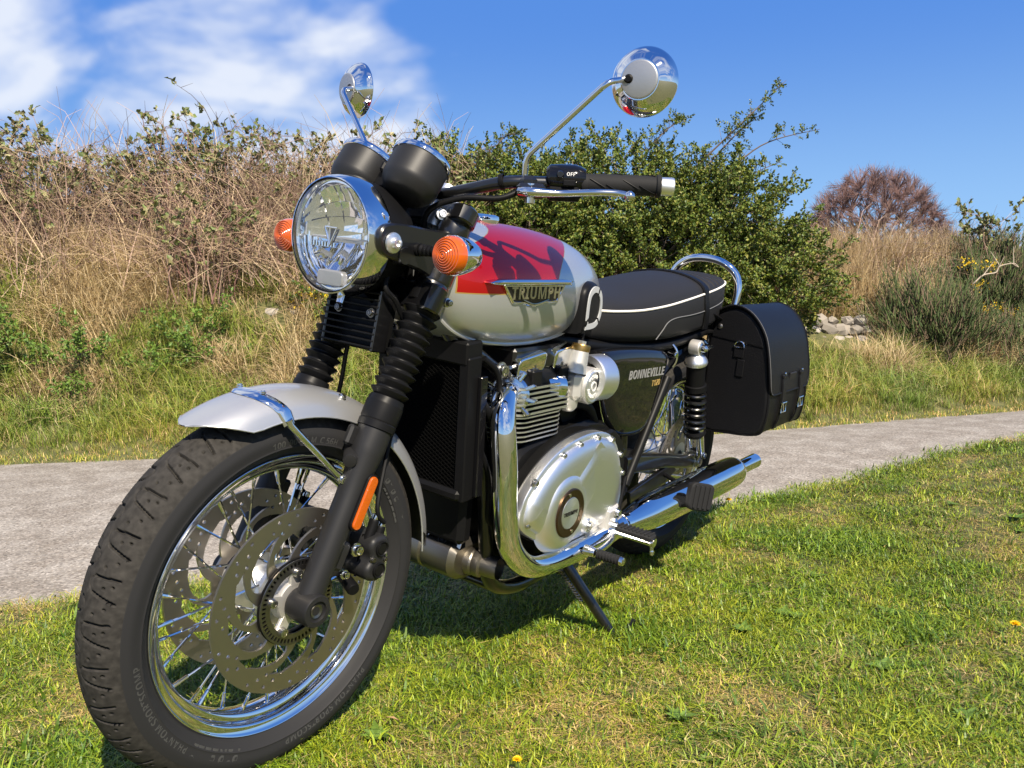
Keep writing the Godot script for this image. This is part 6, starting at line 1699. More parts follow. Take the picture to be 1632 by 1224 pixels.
func lawn() -> void:
	var gm := leafy(0.5, 0.35)
	var tones := [Color(0.20, 0.265, 0.015), Color(0.27, 0.335, 0.018), Color(0.12, 0.19, 0.013), Color(0.35, 0.38, 0.032), Color(0.07, 0.13, 0.011)]
	var dead := [Color(0.40, 0.31, 0.11), Color(0.52, 0.42, 0.19), Color(0.28, 0.20, 0.08)]
	var meshes := []
	for k in 9:
		var m := MB.new()
		var dryness: float = [0.10, 0.16, 0.22, 0.30, 0.42, 0.52, 0.66, 0.75, 0.85][k]
		for i in 58:
			var a := rng.randf() * TAU
			var r := 0.07 * sqrt(rng.randf())
			var t: Color = tones[rng.randi_range(0, 4)]
			var h := rng.randf_range(0.012, 0.029)
			var bend := rng.randf_range(0.3, 1.0) if rng.randf() < 0.45 else rng.randf_range(1.0, 2.4)
			var w := rng.randf_range(0.0018, 0.0036)
			if rng.randf() < dryness:
				t = dead[rng.randi_range(0, 2)]; h *= 0.6; bend = rng.randf_range(1.2, 4.0); w *= 0.8
			elif rng.randf() < 0.06: w *= 1.9; h *= 1.15
			blade(m, Vector3(cos(a) * r, -0.004, sin(a) * r), rng.randf() * TAU, h, w, bend, t * rng.randf_range(0.75, 1.15), 3)
		meshes.append(m.mesh(5.0))
	var patch := FastNoiseLite.new(); patch.seed = 31; patch.frequency = 1.3; patch.fractal_octaves = 4
	var fine := FastNoiseLite.new(); fine.seed = 32; fine.frequency = 4.2; fine.fractal_octaves = 4
	var thick := FastNoiseLite.new(); thick.seed = 35; thick.frequency = 3.0; thick.fractal_octaves = 4
	var sets := [[], [], [], [], [], [], [], [], []]
	var count := 0
	while count < 15500:
		var z := -0.95 - 4.6 * pow(rng.randf(), 1.25)
		var x := rng.randf_range(-1.0, 1.0) * (0.95 - z * 0.74)
		if z < near_edge(x) - 0.02 or x > 4.6: continue
		if z < near_edge(x) + 0.05 and rng.randf() < 0.5: continue
		count += 1
		var f := fine.get_noise_2d(x, z)
		var dry := clampf(0.40 + 1.15 * patch.get_noise_2d(x, z) + 1.1 * f, 0.0, 1.0)
		var lush := clampf(0.5 + 1.6 * thick.get_noise_2d(x, z), 0.0, 1.0)
		var c := Color(0.62, 0.80, 0.7).lerp(Color(1.25, 1.12, 1.0), clampf(0.5 * dry + 0.7 * (1.0 - lush), 0.0, 1.0))
		var s := rng.randf_range(0.75, 1.2) * lerpf(0.85, 1.2, lush) * lerpf(1.05, 0.88, dry)
		c *= rng.randf_range(0.85, 1.12)
		c.a = 1.0
		sets[clampi(int(dry * 8.0 + rng.randf_range(-1.0, 1.5)), 0, 8)].append([turned(Vector3(x, ground_y(x, z), z), rng.randf() * TAU, s, rng.randf_range(-0.3, 0.3)), c])
	for k in 9:
		if sets[k].size(): tag(multi("lawn_grass", meshes[k], gm, sets[k]), "short mown grass of the lawn", "grass")
	# a few broad weeds and dead leaves lying in the turf
	var weed := MB.new()
	for i in 9:
		var a := TAU * i / 9.0 + rng.randf_range(-0.3, 0.3)
		leaf(weed, Vector3(0, 0.006, 0), Vector3(cos(a), 0.35, sin(a)), Vector3.UP, rng.randf_range(0.02, 0.045), rng.randf_range(0.008, 0.015), Color(0.10, 0.17, 0.025) * rng.randf_range(0.8, 1.3))
	var spots := []
	var litter := MB.new()
	leaf(litter, Vector3(-0.012, 0.0, 0), Vector3(1, 0.2, 0), Vector3(0.1, 1, 0.3), 0.028, 0.016, Color(0.42, 0.27, 0.14))
	var fallen := []
	for i in 80:
		var z := -1.0 - 3.4 * rng.randf()
		var x := rng.randf_range(-1.0, 1.0) * (0.5 - z * 0.7)
		if z < near_edge(x) + 0.1: continue
		if i % 4: spots.append([turned(Vector3(x, ground_y(x, z), z), rng.randf() * TAU, rng.randf_range(0.6, 1.3)), Color(1, 1, 1)])
		else: fallen.append([turned(Vector3(x, ground_y(x, z) + 0.022, z), rng.randf() * TAU, rng.randf_range(0.5, 1.1), rng.randf_range(-0.6, 0.6)), Color(1, 1, 1) * rng.randf_range(0.7, 1.2)])
	tag(multi("weeds", weed.mesh(5.0), gm, spots), "small broad leaved weeds in the lawn", "weeds")
	tag(multi("leaf_litter", litter.mesh(5.0), gm, fallen), "dead brown leaves lying in the lawn", "leaf litter")

const STONY := [Vector2(2.55, -6.75), Vector2(2.35, -6.72), Vector2(2.75, -6.8), Vector2(-1.66, -5.70), Vector2(-1.5, -5.68)]

func bank_grass() -> void:
	var gm := leafy(0.6, 0.4)
	var green := [Color(0.16, 0.22, 0.022), Color(0.23, 0.285, 0.03), Color(0.10, 0.16, 0.022), Color(0.31, 0.32, 0.06)]
	var straw := [Color(0.50, 0.37, 0.18), Color(0.42, 0.30, 0.14), Color(0.60, 0.47, 0.26), Color(0.30, 0.20, 0.095)]
	var share := [0.10, 0.16, 0.34, 0.90, 0.97, 1.0, 0.05]
	var tall := [0.05, 0.085, 0.14, 0.20, 0.32, 0.75, 0.21]
	var kinds := []
	for k in 7:
		var m := MB.new()
		for i in (34 if k != 5 else 26):
			var a := rng.randf() * TAU
			var r := 0.09 * sqrt(rng.randf())
			var dry: bool = rng.randf() < share[k]
			var t: Color = (straw if dry else green)[rng.randi_range(0, 3)]
			var h: float = rng.randf_range(0.5, 1.0) * tall[k]
			blade(m, Vector3(cos(a) * r, -0.01, sin(a) * r), rng.randf() * TAU, h, rng.randf_range(0.003, 0.0065), rng.randf_range(0.1, 0.9 if k < 3 else (0.45 if k == 5 else 1.2)), t * rng.randf_range(0.8, 1.1), 3)
		kinds.append(m.mesh(5.0))
	var patch := FastNoiseLite.new(); patch.seed = 51; patch.frequency = 1.15; patch.fractal_octaves = 4
	var other := FastNoiseLite.new(); other.seed = 77; other.frequency = 0.8; other.fractal_octaves = 3
	var sets := [[], [], [], [], [], [], []]
	for i in 21000:
		var x := rng.randf_range(-5.4, 7.5)
		var b := 0.0 + 2.9 * pow(rng.randf(), 1.1)
		var z := far_edge(x) - b + 0.04 * patch.get_noise_2d(x * 4.0, 2.0)
		var bare := false
		for q in STONY:
			if Vector2(x, z).distance_to(q) < (0.25 if q.x > 0.0 else 0.1): bare = true
		if bare: continue
		var p := patch.get_noise_2d(x, z) * 1.3 + rng.randf_range(-0.2, 0.2)
		var o := other.get_noise_2d(x, z) * 1.5 + rng.randf_range(-0.25, 0.25)
		var right := smoothstep(0.0, 2.5, x)
		var c := Color(1, 1, 1) * rng.randf_range(0.75, 1.15)
		var s := rng.randf_range(0.7, 1.2)
		var k := 1
		if b < 0.13 + 0.05 * p:
			k = 0; c = Color(1.75, 1.45, 1.2) if rng.randf() < 0.6 else c; s *= 0.7
		elif b < 0.62 + 0.18 * p:
			k = [1, 1, 1, 2, 6][rng.randi_range(0, 4)]; s *= lerpf(0.6, 1.1, smoothstep(0.1, 0.5, b))
			c *= Color(1.15, 1.05, 0.9).lerp(Color(0.72, 0.88, 0.8), clampf(0.5 + o, 0.0, 1.0))
		elif b < 1.0 + 0.3 * p - 0.1 * right: k = [2, 3, 3, 4, 1][rng.randi_range(0, 4)] if o > 0.16 else [2, 6, 1, 6][rng.randi_range(0, 3)]
		elif b < 1.5 + 0.2 * p: k = [3, 4, 4, 3][rng.randi_range(0, 3)] if o > 0.0 + 0.26 * (1.0 - right) else [6, 2, 6, 3][rng.randi_range(0, 3)]
		else: k = [3, 4, 4, 4, 2][rng.randi_range(0, 4)]
		if x > 1.9 and x < 4.6 and b > (1.35 if x < 3.0 else 1.95) and rng.randf() < 0.5: k = 5; s = rng.randf_range(0.6, 1.0)
		var y := ground_y(x, z)
		var slope := Vector3(0, 1, 0.40 if b > 0.3 and k != 5 else 0.05)
		c.a = 1.0
		sets[k].append([turned(Vector3(x, y, z), rng.randf() * TAU, s, 0.0, slope + Vector3(rng.randf_range(-0.25, 0.25), 0, rng.randf_range(-0.1, 0.25))), c])
	for k in 7: tag(multi(["short_verge_grass", "verge_grass", "rough_grass", "straw_grass", "dry_grass", "tall_dry_grass", "lush_grass"][k], kinds[k], gm, sets[k]), ["short green grass along the far edge of the lane", "green verge grass below the bank", "rough mixed grass on the bank", "pale straw grass on the bank", "dry tan grass high on the bank", "tall pale dead grass between the hawthorn and the broom", "lush green grass in patches on the bank"][k], "grass")

func leaf(m: MB, at: Vector3, dir: Vector3, up: Vector3, l: float, w: float, tone: Color) -> void:
	m.tinted = true; m.tint = tone
	var d := dir.normalized()
	var s := d.cross(up).normalized() * w * 0.5
	var n := s.cross(d).normalized() * w * 0.18
	var mid := at + d * l * 0.5
	m.tri(at, mid + s + n, at + d * l); m.tri(at, at + d * l, mid - s + n)

func wild() -> Vector3:
	var v := Vector3(rng.randfn(), rng.randfn(), rng.randfn())
	return v.normalized() if v.length() > 0.01 else Vector3.UP

# a sprig: a short shoot carrying small leaves all round
func sprig(count: int, reach: float, l: float, w: float, tones: Array) -> ArrayMesh:
	var m := MB.new()
	for i in count:
		var u := float(i) / count
		var at := Vector3(0, reach * u, 0) + wild() * reach * 0.12
		var d := (wild() + Vector3(0, 0.5, 0)).normalized()
		var t: Color = tones[rng.randi_range(0, tones.size() - 1)]
		leaf(m, at, d, wild(), l * rng.randf_range(0.7, 1.2), w * rng.randf_range(0.8, 1.2), t * rng.randf_range(0.75, 1.2))
	return m.mesh(5.0)

func stick(m: MB, pts: Array, r0: float, r1: float, sides := 4) -> void:
	var rr := []
	for i in pts.size(): rr.append(lerpf(r0, r1, float(i) / (pts.size() - 1)))
	m.tube(pts, rr, sides, false)

func dead_stems() -> void:
	var gm := leafy(0.8, 0.15)
	var tones := [Color(0.44, 0.33, 0.20), Color(0.36, 0.25, 0.16), Color(0.54, 0.42, 0.26), Color(0.23, 0.15, 0.11), Color(0.36, 0.25, 0.19)]
	for kind in 3:
		var m := MB.new()
		m.tinted = true
		for i in 22:
			m.tint = tones[rng.randi_range(0, 4)] * rng.randf_range(0.8, 1.15)
			var at := Vector3(rng.randf_range(-0.14, 0.14), -0.03, rng.randf_range(-0.14, 0.14))
			var d: Vector3 = (Vector3.UP * [1.2, 0.75, 0.4][kind] + wild() * 0.75).normalized()
			var l := rng.randf_range(0.25, 0.62)
			var side := wild() * 0.36
			stick(m, [at, at + d * l * 0.36 + side * l * 0.12, at + d * l * 0.7 + side * l * 0.5 + Vector3(0, -0.04 * l, 0), at + d * l + side * l + Vector3(0, -0.22 * l, 0)], rng.randf_range(0.0014, 0.0030), 0.0008, 3)
		var spots := []
		for i in [330, 380, 330][kind]:
			var x := rng.randf_range(-5.6, 1.0)
			if x > -0.35: x -= 1.6
			if rng.randf() < 0.14: x = rng.randf_range(2.4, 6.5)
			var b := rng.randf_range(1.25, 2.7)
			if x > 1.8: b += 0.45
			var z := far_edge(x) - b
			var lift: float = rng.randf_range(0.0, [0.18, 0.42, 0.66][kind]) * (1.0 if x < 1.0 else 0.4)
			if b < 1.45: lift *= 0.3
			spots.append([turned(Vector3(x, ground_y(x, z) + lift, z), rng.randf() * TAU, rng.randf_range(0.8, 1.35)), Color(1, 1, 1) * rng.randf_range(0.75, 1.2)])
		tag(multi("dead_stems", m.mesh(30.0), gm, spots), ["upright dead brown stems standing along the hedge top", "tangled dead stems through the middle of the hedge", "loose dead twigs caught among the brambles"][kind], "dead stems")

func bramble(label: String, at: Vector3, wide: float, tall: float, canes: int, leafiness: float, group := "brambles along the hedge top") -> void:
	var t := node("bramble_bush", self, Transform3D(Basis(), at))
	tag(t, label, "bramble", group)
	var w := MB.new()
	w.tinted = true
	var spots := []
	for i in canes:
		var yaw := rng.randf() * TAU
		var out := Vector3(cos(yaw), 0, sin(yaw) * 0.6)
		var base := Vector3(rng.randf_range(-0.4, 0.4) * wide, -0.05, rng.randf_range(-0.25, 0.25))
		var h := tall * rng.randf_range(0.55, 1.12); var r := wide * rng.randf_range(0.25, 1.0)
		var droop := rng.randf_range(-0.05, 0.45)
		var pts := []
		var wob := wild() * 0.06
		for k in 9:
			var u := k / 8.0
			pts.append(base + out * r * pow(u, 1.5) + Vector3.UP * h * (1.0 - pow(1.0 - u, 2.0) - droop * pow(u, 3.0)) + wob * sin(u * 7.0))
		w.tint = [Color(0.17, 0.085, 0.07), Color(0.24, 0.15, 0.11), Color(0.13, 0.09, 0.06), Color(0.30, 0.20, 0.15)][rng.randi_range(0, 3)]
		stick(w, pts, rng.randf_range(0.0035, 0.0055), 0.0014, 5)
		for k in range(2, 9):
			for rep in 3:
				var u := (k - rng.randf()) / 8.0
				var ki := clampi(int(u * 8.0), 0, 7)
				var p: Vector3 = pts[ki].lerp(pts[ki + 1], u * 8.0 - ki)
				if rng.randf() < 0.35:
					var d: Vector3 = (wild() + Vector3.UP * 0.3).normalized()
					stick(w, [p, p + d * rng.randf_range(0.05, 0.2)], 0.0018, 0.0008, 3)
					p += d * 0.06
				if rng.randf() < leafiness * smoothstep(-0.2, 0.5, u): spots.append([turned(p, rng.randf() * TAU, rng.randf_range(0.6, 1.25), 0.0, wild() + Vector3.UP * 0.7), Color(1, 1, 1) * rng.randf_range(0.7, 1.25)])
	put("canes", w, M.bark, t)
	if spots.size(): multi("foliage", M_leaf.bramble, M.leaf, spots, t)

func bush(called: String, label: String, category: String, group: String, at: Vector3, lobes: Array, sprigs: int, m: Mesh, tint_lo: Color, tint_hi: Color, wood: Color, long_shoots := []) -> Node3D:
	var t := node(called, self, Transform3D(Basis(), at))
	tag(t, label, category, group)
	var w := MB.new()
	w.tinted = true; w.tint = wood
	var spots := []
	var total := 0.0
	for l in lobes: total += l[1].x * l[1].y
	var lump := FastNoiseLite.new(); lump.seed = rng.randi_range(1, 9999); lump.frequency = 1.7; lump.fractal_octaves = 3
	for l in lobes:
		var c: Vector3 = l[0]; var r: Vector3 = l[1]
		for k in 7:
			var e := c + Vector3(rng.randf_range(-0.6, 0.6), rng.randf_range(-0.2, 0.5), rng.randf_range(-0.4, 0.5)) * r
			var mid := Vector3(e.x * 0.45, e.y * 0.4, e.z * 0.3) + wild() * 0.12
			stick(w, spline([Vector3(rng.randf_range(-0.15, 0.15), -0.1, 0.0), mid, e], 4), 0.022, 0.006, 6)
		var n := int(sprigs * r.x * r.y / total / 7.0)
		for i in n:
			var d := wild()
			if d.z < -0.35 and rng.randf() < 0.6: d.z = -d.z
			var f := 1.0 + 0.36 * lump.get_noise_3dv(c + d * 1.3)
			var from := c + d * r * f * rng.randf_range(0.45, 0.82)
			var grow := (d * Vector3(1, 0.7, 1) + wild() * 0.7 + Vector3.UP * 0.35).normalized()
			var long := rng.randf_range(0.10, 0.26)
			var bend := wild() * 0.05
			stick(w, [from - grow * 0.16, from, from + grow * long + bend], 0.004, 0.0014, 3)
			var shade := lerpf(0.85, 1.12, 0.5 + 0.5 * lump.get_noise_3dv((c + d) * 2.3))
			for k in 7:
				var p := from + (grow * long + bend) * (k / 6.0) + wild() * 0.02
				spots.append([turned(p, rng.randf() * TAU, rng.randf_range(0.65, 1.2), 0.0, grow + wild() * 0.8), tint_lo.lerp(tint_hi, rng.randf()) * shade])
	for s in long_shoots:
		var p0: Vector3 = s[0]; var p1: Vector3 = s[1]
		var path := spline([p0, p0.lerp(p1, 0.5) + wild() * 0.07 + Vector3.UP * 0.05, p1], 8)
		stick(w, path, 0.009, 0.0015, 5)
		for k in 46:
			var u := rng.randf_range(0.05, 1.0)
			var q: Vector3 = path[int(u * (path.size() - 1))]
			var off := (wild() + Vector3.UP * 0.4).normalized()
			var l := rng.randf_range(0.02, 0.17) * (1.1 - u)
			stick(w, [q, q + off * l], 0.0025, 0.001, 3)
			spots.append([turned(q + off * l, rng.randf() * TAU, rng.randf_range(0.5, 0.9), 0.0, off), tint_lo.lerp(tint_hi, rng.randf()) * 0.9])
	put("limbs", w, M.bark, t)
	multi("foliage", m, M.leaf, spots, t)
	return t

var M_leaf := {}

func hedge() -> void:
	M.leaf = leafy(0.55, 0.45)
	M.bark = mat(Color.WHITE, 0.85); M.bark.vertex_color_use_as_albedo = true
	M_leaf.bramble = sprig(7, 0.05, 0.036, 0.026, [Color(0.155, 0.20, 0.06), Color(0.22, 0.245, 0.075), Color(0.11, 0.155, 0.05), Color(0.25, 0.225, 0.10)])
	M_leaf.haw = sprig(19, 0.08, 0.024, 0.018, [Color(0.115, 0.165, 0.020), Color(0.16, 0.20, 0.026), Color(0.08, 0.13, 0.018), Color(0.195, 0.20, 0.038), Color(0.055, 0.095, 0.016)])
	M_leaf.nettle = sprig(12, 0.08, 0.03, 0.016, [Color(0.085, 0.16, 0.025), Color(0.12, 0.20, 0.03), Color(0.065, 0.125, 0.022)])
	var spot := func(x: float, b: float) -> Vector3:
		var z := far_edge(x) - b
		return Vector3(x, ground_y(x, z), z)
	var where := ["at the far left end of the hedge", "second from the left end of the hedge", "third from the left end of the hedge", "in the left hedge below the wispy cloud", "arching highest over the left hedge", "behind the far mirror in the hedge", "behind the headlight in the hedge", "behind the round gauges in the hedge", "between the gauges and the green hawthorn"]
	for k in 9:
		var x: float = -4.55 + k * 0.56
		bramble("bramble bush with bare arching canes " + where[k], spot.call(x, 1.75 + 0.25 * (k % 2)), 0.75, [0.88, 1.0, 0.92, 0.88, 1.08, 0.95, 0.88, 0.82, 0.72][k], 48, [0.5, 0.55, 0.5, 0.46, 0.55, 0.5, 0.52, 0.6, 0.65][k])
	bramble("dark twiggy bramble clump fanning out low on the bank left of the headlight", spot.call(-2.02, 1.22), 0.5, 0.72, 46, 0.16, "")
	bramble("thin bramble shoots against the sky at the far right", Vector3(4.3, 0.95, -8.1), 0.5, 0.75, 9, 0.8, "")
	bush("hawthorn_bush", "large green hawthorn bush in the hedge behind the seat", "bush", "hawthorns in the hedge", spot.call(0.98, 1.7),
		[[Vector3(-0.15, 0.50, 0.0), Vector3(0.95, 0.58, 0.6)], [Vector3(0.55, 0.28, 0.1), Vector3(0.74, 0.60, 0.55)], [Vector3(-0.85, 0.46, 0.1), Vector3(0.7, 0.50, 0.5)], [Vector3(-0.9, 0.2, 0.3), Vector3(0.7, 0.45, 0.4)], [Vector3(1.08, -0.05, 0.15), Vector3(0.45, 0.42, 0.4)], [Vector3(0.1, 0.1, 0.3), Vector3(1.0, 0.45, 0.4)]],
		10000, M_leaf.haw, Color(0.8, 0.85, 0.8), Color(1.25, 1.15, 1.1), Color(0.13, 0.10, 0.075),
		[[Vector3(0.40, 0.78, 0.0), Vector3(1.10, 1.44, 0.1)], [Vector3(0.45, 0.75, 0.1), Vector3(0.95, 1.22, 0.0)], [Vector3(0.55, 0.65, 0.0), Vector3(1.36, 1.08, 0.1)], [Vector3(0.0, 0.85, 0.1), Vector3(0.38, 1.18, 0.1)], [Vector3(0.7, 0.5, 0.1), Vector3(1.08, 0.85, 0.1)]])
	bush("hawthorn_bush", "smaller pale green hawthorn rising behind the fuel tank", "bush", "hawthorns in the hedge", spot.call(-0.5, 2.0),
		[[Vector3(0.0, 0.52, 0.0), Vector3(0.45, 0.30, 0.35)], [Vector3(0.45, 0.42, 0.1), Vector3(0.4, 0.3, 0.3)]], 800, M_leaf.haw, Color(0.8, 0.85, 0.8), Color(1.2, 1.15, 1.1), Color(0.13, 0.10, 0.075), [[Vector3(0.3, 0.6, 0.0), Vector3(0.6, 0.9, 0.0)]])
	var names := ["leafy green nettle clump on the bank, rightmost and beside the mudguard", "leafy green nettle clump on the bank left of the other one by the twigs", "leafy green nettle clump at the left edge of the bank"]
	for k in 3:
		bush("nettle_clump", names[k], "nettles", "nettle clumps on the bank", [Vector3(-2.0, 0.30, -5.42), Vector3(-2.62, 0.25, -5.2), Vector3(-3.12, 0.34, -5.2)][k], [[Vector3(0, 0.14, 0), Vector3([0.17, 0.15, 0.2][k], 0.16, 0.14)]], 190, M_leaf.nettle, Color(0.85, 0.9, 0.8), Color(1.2, 1.15, 1.0), Color(0.08, 0.11, 0.03))
	broom("dark green broom bush right of the saddlebag", Vector3(3.38, 0.26, -6.95), 0.74, 0.80, 900)
	broom("brown tipped broom bush low at the right edge", Vector3(4.2, 0.16, -7.0), 0.78, 0.55, 800)
	var b3 := broom("tall broom bush with yellow flowers at the right edge", Vector3(4.15, 0.45, -7.6), 0.75, 0.82, 900)
	flowers(b3, [Vector3(-0.36, 0.52, 0.42), Vector3(-0.18, 0.50, 0.45), Vector3(-0.30, 0.34, 0.48), Vector3(-0.12, 0.16, 0.5), Vector3(-0.02, 0.10, 0.5), Vector3(-0.26, 0.14, 0.5)], 34)
	broom("small dark broom bush on the skyline at the far right", Vector3(4.55, 0.85, -8.2), 0.5, 0.55, 360)
	var gz := bush("gorse_bush", "small yellow flowered gorse bush behind the headlight", "gorse", "", Vector3(-1.30, 0.50, -5.85), [[Vector3(0, 0.16, 0), Vector3(0.2, 0.17, 0.16)]], 160, M_leaf.haw, Color(0.7, 0.8, 0.7), Color(0.9, 0.95, 0.9), Color(0.1, 0.09, 0.05))
	flowers(gz, [Vector3(-0.08, 0.22, 0.16), Vector3(0.06, 0.15, 0.2), Vector3(0.1, 0.27, 0.15), Vector3(-0.02, 0.3, 0.14), Vector3(0.16, 0.08, 0.2)], 24)
	stones("rough dry stone wall of pale boulders showing right of the saddlebag", Vector3(2.56, 0.22, -6.72), 6, 5, 0.105)
	stones("few pale stones of an old wall showing left of the headlight", Vector3(-1.64, 0.56, -5.74), 4, 2, 0.12)
	for q in [["dandelion", "yellow dandelion flower in the lawn beside the silencer tip", Vector3(0.779, 0.0, -3.062), 0.017], ["dandelion", "yellow dandelion flower at the right edge of the lawn", Vector3(1.131, 0.0, -1.878), 0.014], ["dandelion", "yellow dandelion flower at the bottom edge of the lawn", Vector3(0.0, 0.0, -1.352), 0.010], ["dandelion", "yellow dandelion flower on the verge under the broom", Vector3(3.025, 0.0, -6.1), 0.02]]:
		dandelion(q[1], q[2], q[3])
	dry_branch("pale bare dead branch lying on the bank at the right", [Vector3(3.75, 0.36, -6.85), Vector3(4.0, 0.44, -6.9), Vector3(4.2, 0.50, -6.9), Vector3(4.35, 0.52, -6.95)])
	dry_branch("pale crooked dead branch curling over the broom bushes", [Vector3(3.74, 0.80, -7.0), Vector3(3.82, 0.87, -7.0), Vector3(3.92, 0.89, -7.0), Vector3(3.95, 0.94, -7.0), Vector3(4.06, 0.96, -7.0), Vector3(4.1, 0.93, -7.0)])

func broom(label: String, at: Vector3, r: float, h: float, stems: int) -> Node3D:
	var t := node("broom_bush", self, Transform3D(Basis(), at))
	tag(t, label, "broom bush", "broom bushes on the right bank")
	var m := MB.new()
	m.tinted = true
	var lump := FastNoiseLite.new(); lump.seed = rng.randi_range(1, 999); lump.frequency = 1.6
	for i in stems:
		var d := wild()
		d.y = absf(d.y) * 1.1 - 0.12
		d = d.normalized()
		var f := (0.82 + 0.5 * lump.get_noise_3dv(d)) * rng.randf_range(0.55, 1.0)
		var tip := d * Vector3(r, h, r * 0.9) * f
		var base := Vector3(tip.x * 0.25, -0.05, tip.z * 0.25)
		m.tint = [Color(0.06, 0.07, 0.025), Color(0.10, 0.08, 0.045)][rng.randi_range(0, 1)]
		stick(m, [base, base.lerp(tip, 0.55) - Vector3(0, h * 0.06, 0), tip], 0.004, 0.0015, 3)
		var brown := 0.5 + 0.5 * lump.get_noise_3dv(d * 2.0 + Vector3(7, 0, 0)) + (0.25 if d.y < 0.15 else 0.0)
		for k in 17:
			var p := base.lerp(tip, rng.randf_range(0.45, 1.0)) + wild() * 0.03
			var g := (d * 0.5 + Vector3.UP * 0.75 + wild() * 0.5).normalized() * rng.randf_range(0.05, 0.13)
			m.tint = ([Color(0.06, 0.09, 0.025), Color(0.045, 0.07, 0.022), Color(0.085, 0.115, 0.033)][rng.randi_range(0, 2)] if rng.randf() > brown * 0.6 else [Color(0.17, 0.12, 0.075), Color(0.12, 0.085, 0.055)][rng.randi_range(0, 1)]) * rng.randf_range(0.8, 1.25)
			stick(m, [p, p + g], 0.0038, 0.0016, 3)
	tag(put("green_stems", m, M.bark, t, Transform3D(), 30.0), "", "", "", "stuff")
	return t

func flowers(parent: Node3D, clusters: Array, each: int) -> void:
	if not M.has("yellow"):
		M.yellow = mat(Color(0.85, 0.52, 0.01), 0.6)
		M_leaf.petal = sprig(4, 0.012, 0.017, 0.015, [Color(0.95, 0.70, 0.01), Color(0.9, 0.60, 0.01)])
	var spots := []
	for c in clusters:
		for i in each: spots.append([turned(c + wild() * Vector3(0.10, 0.07, 0.06) * rng.randf(), rng.randf() * TAU, rng.randf_range(0.35, 0.75), 0.0, wild()), Color(1, 1, 1) * rng.randf_range(0.8, 1.1)])
	multi("blossom", M_leaf.petal, M.leaf, spots, parent)

func stones(label: String, at: Vector3, wide: int, high: int, size: float) -> void:
	var t := node("dry_stone_wall", self, Transform3D(Basis(), at))
	tag(t, label, "stone wall", "old stone walls in the bank")
	if not M.has("stone"):
		M.stone = []
		for c in [Color(0.36, 0.32, 0.27), Color(0.44, 0.40, 0.34), Color(0.28, 0.25, 0.21)]:
			var m := mat(Color.WHITE, 0.9)
			m.albedo_texture = noise_tex(0.03, FastNoiseLite.TYPE_SIMPLEX_SMOOTH, 256, 5, (c * 0.55).linear_to_srgb(), c.linear_to_srgb(), 61)
			tri_map(m, 6.0)
			M.stone.append(m)
	var shapes := []
	for k in 6:
		var base := MB.new().lathe([Vector2(0.0, -0.5), Vector2(0.34, -0.44), Vector2(0.52, -0.1), Vector2(0.48, 0.25), Vector2(0.3, 0.45), Vector2(0.0, 0.5)], Transform3D(), 7)
		var f := {}
		for i in base.p.size():
			var key := Vector3i((base.p[i] * 500.0).round())
			if not f.has(key): f[key] = 1.0 + rng.randf_range(-0.2, 0.2)
			base.p[i] = base.p[i] * f[key]
		shapes.append(base.mesh(28.0))
	for j in high:
		for i in wide:
			if j == high - 1 and rng.randf() < 0.4: continue
			var s := size * rng.randf_range(0.75, 1.2)
			var p := Vector3((i - wide / 2.0 + 0.5 * (j % 2)) * size * 0.98 + rng.randf_range(-0.01, 0.01), j * size * 0.72, -j * size * 0.35 + rng.randf_range(-0.02, 0.03))
			var x := Transform3D(Basis(wild(), rng.randf() * TAU).scaled(Vector3(s * 1.15, s * 0.85, s)), p)
			put("stone", shapes[rng.randi_range(0, 5)], M.stone[rng.randi_range(0, 2)], t, x)

func dandelion(label: String, at: Vector3, r: float) -> void:
	if not M.has("dandelion"):
		M.dandelion = mat(Color(0.85, 0.58, 0.004), 0.6)
		M.green_stem = mat(Color(0.10, 0.16, 0.03), 0.6)
	at.y = ground_y(at.x, at.z)
	var t := node("dandelion", self, Transform3D(Basis(), at))
	tag(t, label, "flower", "dandelions in the grass")
	put("stem", MB.new().tube([Vector3.ZERO, Vector3(0.003, 0.02, 0.0), Vector3(0.0, 0.038, 0.004)], 0.0016, 6), M.green_stem, t)
	var m := MB.new()
	for k in 46:
		var a := k * 2.399; var u := sqrt((k + 0.5) / 46.0)
		var d := Vector3(cos(a) * u, 0.75 - 0.6 * u, sin(a) * u).normalized()
		leaf(m, Vector3(0, 0.037, 0.004), d, Vector3.UP + d * 0.1, r * lerpf(0.6, 1.0, u), r * 0.3, Color(0.85, 0.58, 0.01))
	m.tinted = false
	put("flower_head", m, M.dandelion, t, Transform3D(), 5.0)

func dry_branch(label: String, pts: Array) -> void:
	var m := MB.new()
	var o: Vector3 = pts[0]
	var q := pts.map(func(p): return p - o)
	m.tinted = true; m.tint = Color(0.42, 0.35, 0.27)
	stick(m, spline(q, 5), 0.006, 0.003, 7)
	for i in range(1, q.size()):
		stick(m, [q[i], q[i] + (wild() + Vector3.UP).normalized() * 0.14], 0.004, 0.0015, 5)
	tag(put("dead_branch", m, M.bark, self, Transform3D(Basis(), o)), label, "branch", "dead branches on the right bank")

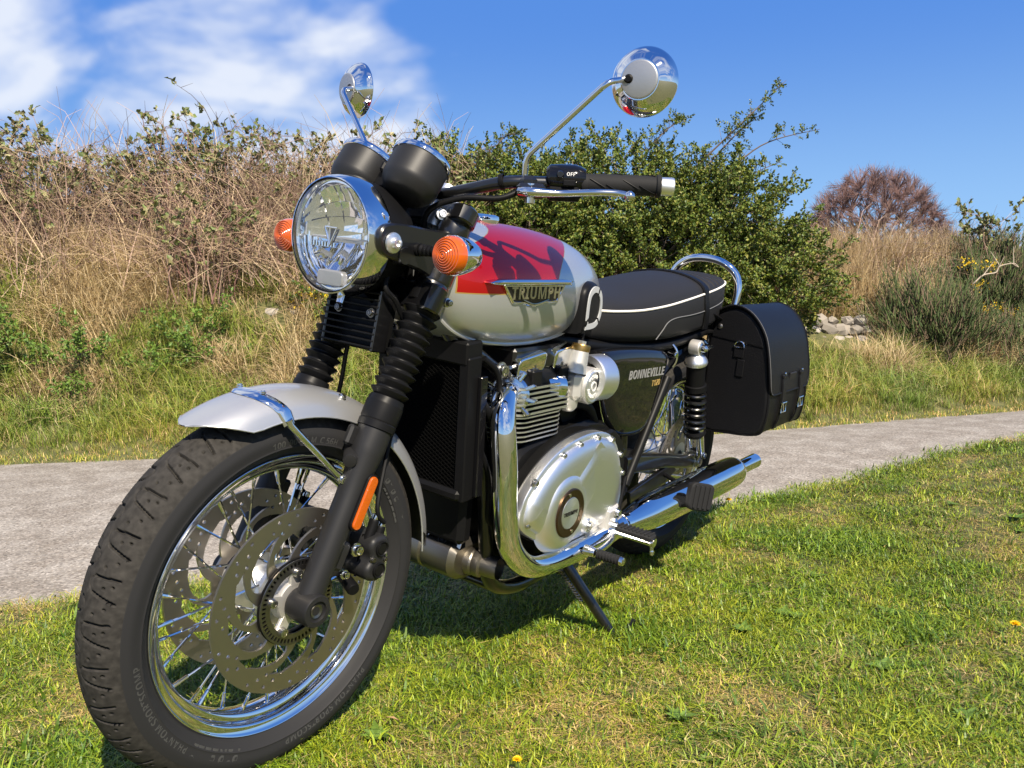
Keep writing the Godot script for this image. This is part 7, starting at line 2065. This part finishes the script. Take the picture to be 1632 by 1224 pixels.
func far_tree() -> void:
	var t := node("beech_tree", self, Transform3D(Basis(), Vector3(25.0, -0.3, -60.0)))
	tag(t, "large bare beech tree with reddish twigs far behind the hedge", "tree")
	var wood := MB.new(); wood.tinted = true
	var twigs := MB.new(); twigs.tinted = true
	wood.tint = Color(0.10, 0.085, 0.08)
	var centre := Vector3(0, 2.6, 0)
	var dome := Vector3(5.15, 6.3, 5.15)
	stick(wood, [Vector3(0, 0, 0), Vector3(0.06, 0.8, 0), Vector3(0.0, 1.5, 0)], 0.46, 0.36, 9)
	var parents := [[Vector3(0, 1.5, 0), Vector3.UP]]
	var counts := [12, 60, 300, 1500]
	var reach := [0.36, 0.62, 0.82, 0.96]
	var radii := [0.17, 0.085, 0.042, 0.02]
	for g in 4:
		var next := []
		for i in counts[g]:
			var u: float = (i + 0.5) / counts[g]
			var a: float = i * 2.39996 + rng.randf_range(-0.3, 0.3)
			var y: float = lerpf(-0.22, 1.0, u)
			var flat := sqrt(maxf(0.0, 1.0 - y * y))
			var d := Vector3(cos(a) * flat, y, sin(a) * flat)
			var f: float = reach[g] * rng.randf_range(0.86, 1.05)
			var p := centre + d * dome * f
			if d.y < 0.0: p.y = centre.y + d.y * 2.2 * f
			var best = parents[0]; var near := 1e9
			for q in parents:
				var l: float = q[0].distance_squared_to(p) * (1.0 + 0.6 * (1.0 - q[1].dot((p - q[0]).normalized())))
				if l < near: near = l; best = q
			var b: Vector3 = best[0]
			var dir: Vector3 = best[1]
			var m := b.lerp(p, 0.5) + dir * b.distance_to(p) * 0.16 + wild() * b.distance_to(p) * 0.05
			wood.tint = Color(0.10, 0.085, 0.08).lerp(Color(0.16, 0.095, 0.085), g / 3.0)
			stick(wood, spline([b, m, p], 3), radii[g], radii[g] * 0.6, [7, 6, 5, 4][g])
			next.append([p, (p - m).normalized()])
		parents = next
	for q in parents:
		for k in 21:
			twigs.tint = [Color(0.20, 0.115, 0.10), Color(0.17, 0.105, 0.098), Color(0.23, 0.12, 0.095), Color(0.16, 0.115, 0.12)][rng.randi_range(0, 3)]
			var at: Vector3 = q[0] - q[1] * rng.randf_range(0.0, 0.7)
			var nd: Vector3 = (q[1] + wild() * 0.55 + Vector3.UP * 0.15).normalized()
			stick(twigs, [at, at + nd * rng.randf_range(0.3, 0.7)], 0.009, 0.005, 3)
	put("trunk", wood, M.bark, t)
	tag(put("crown", twigs, M.bark, t, Transform3D(), 30.0), "", "", "", "stuff")
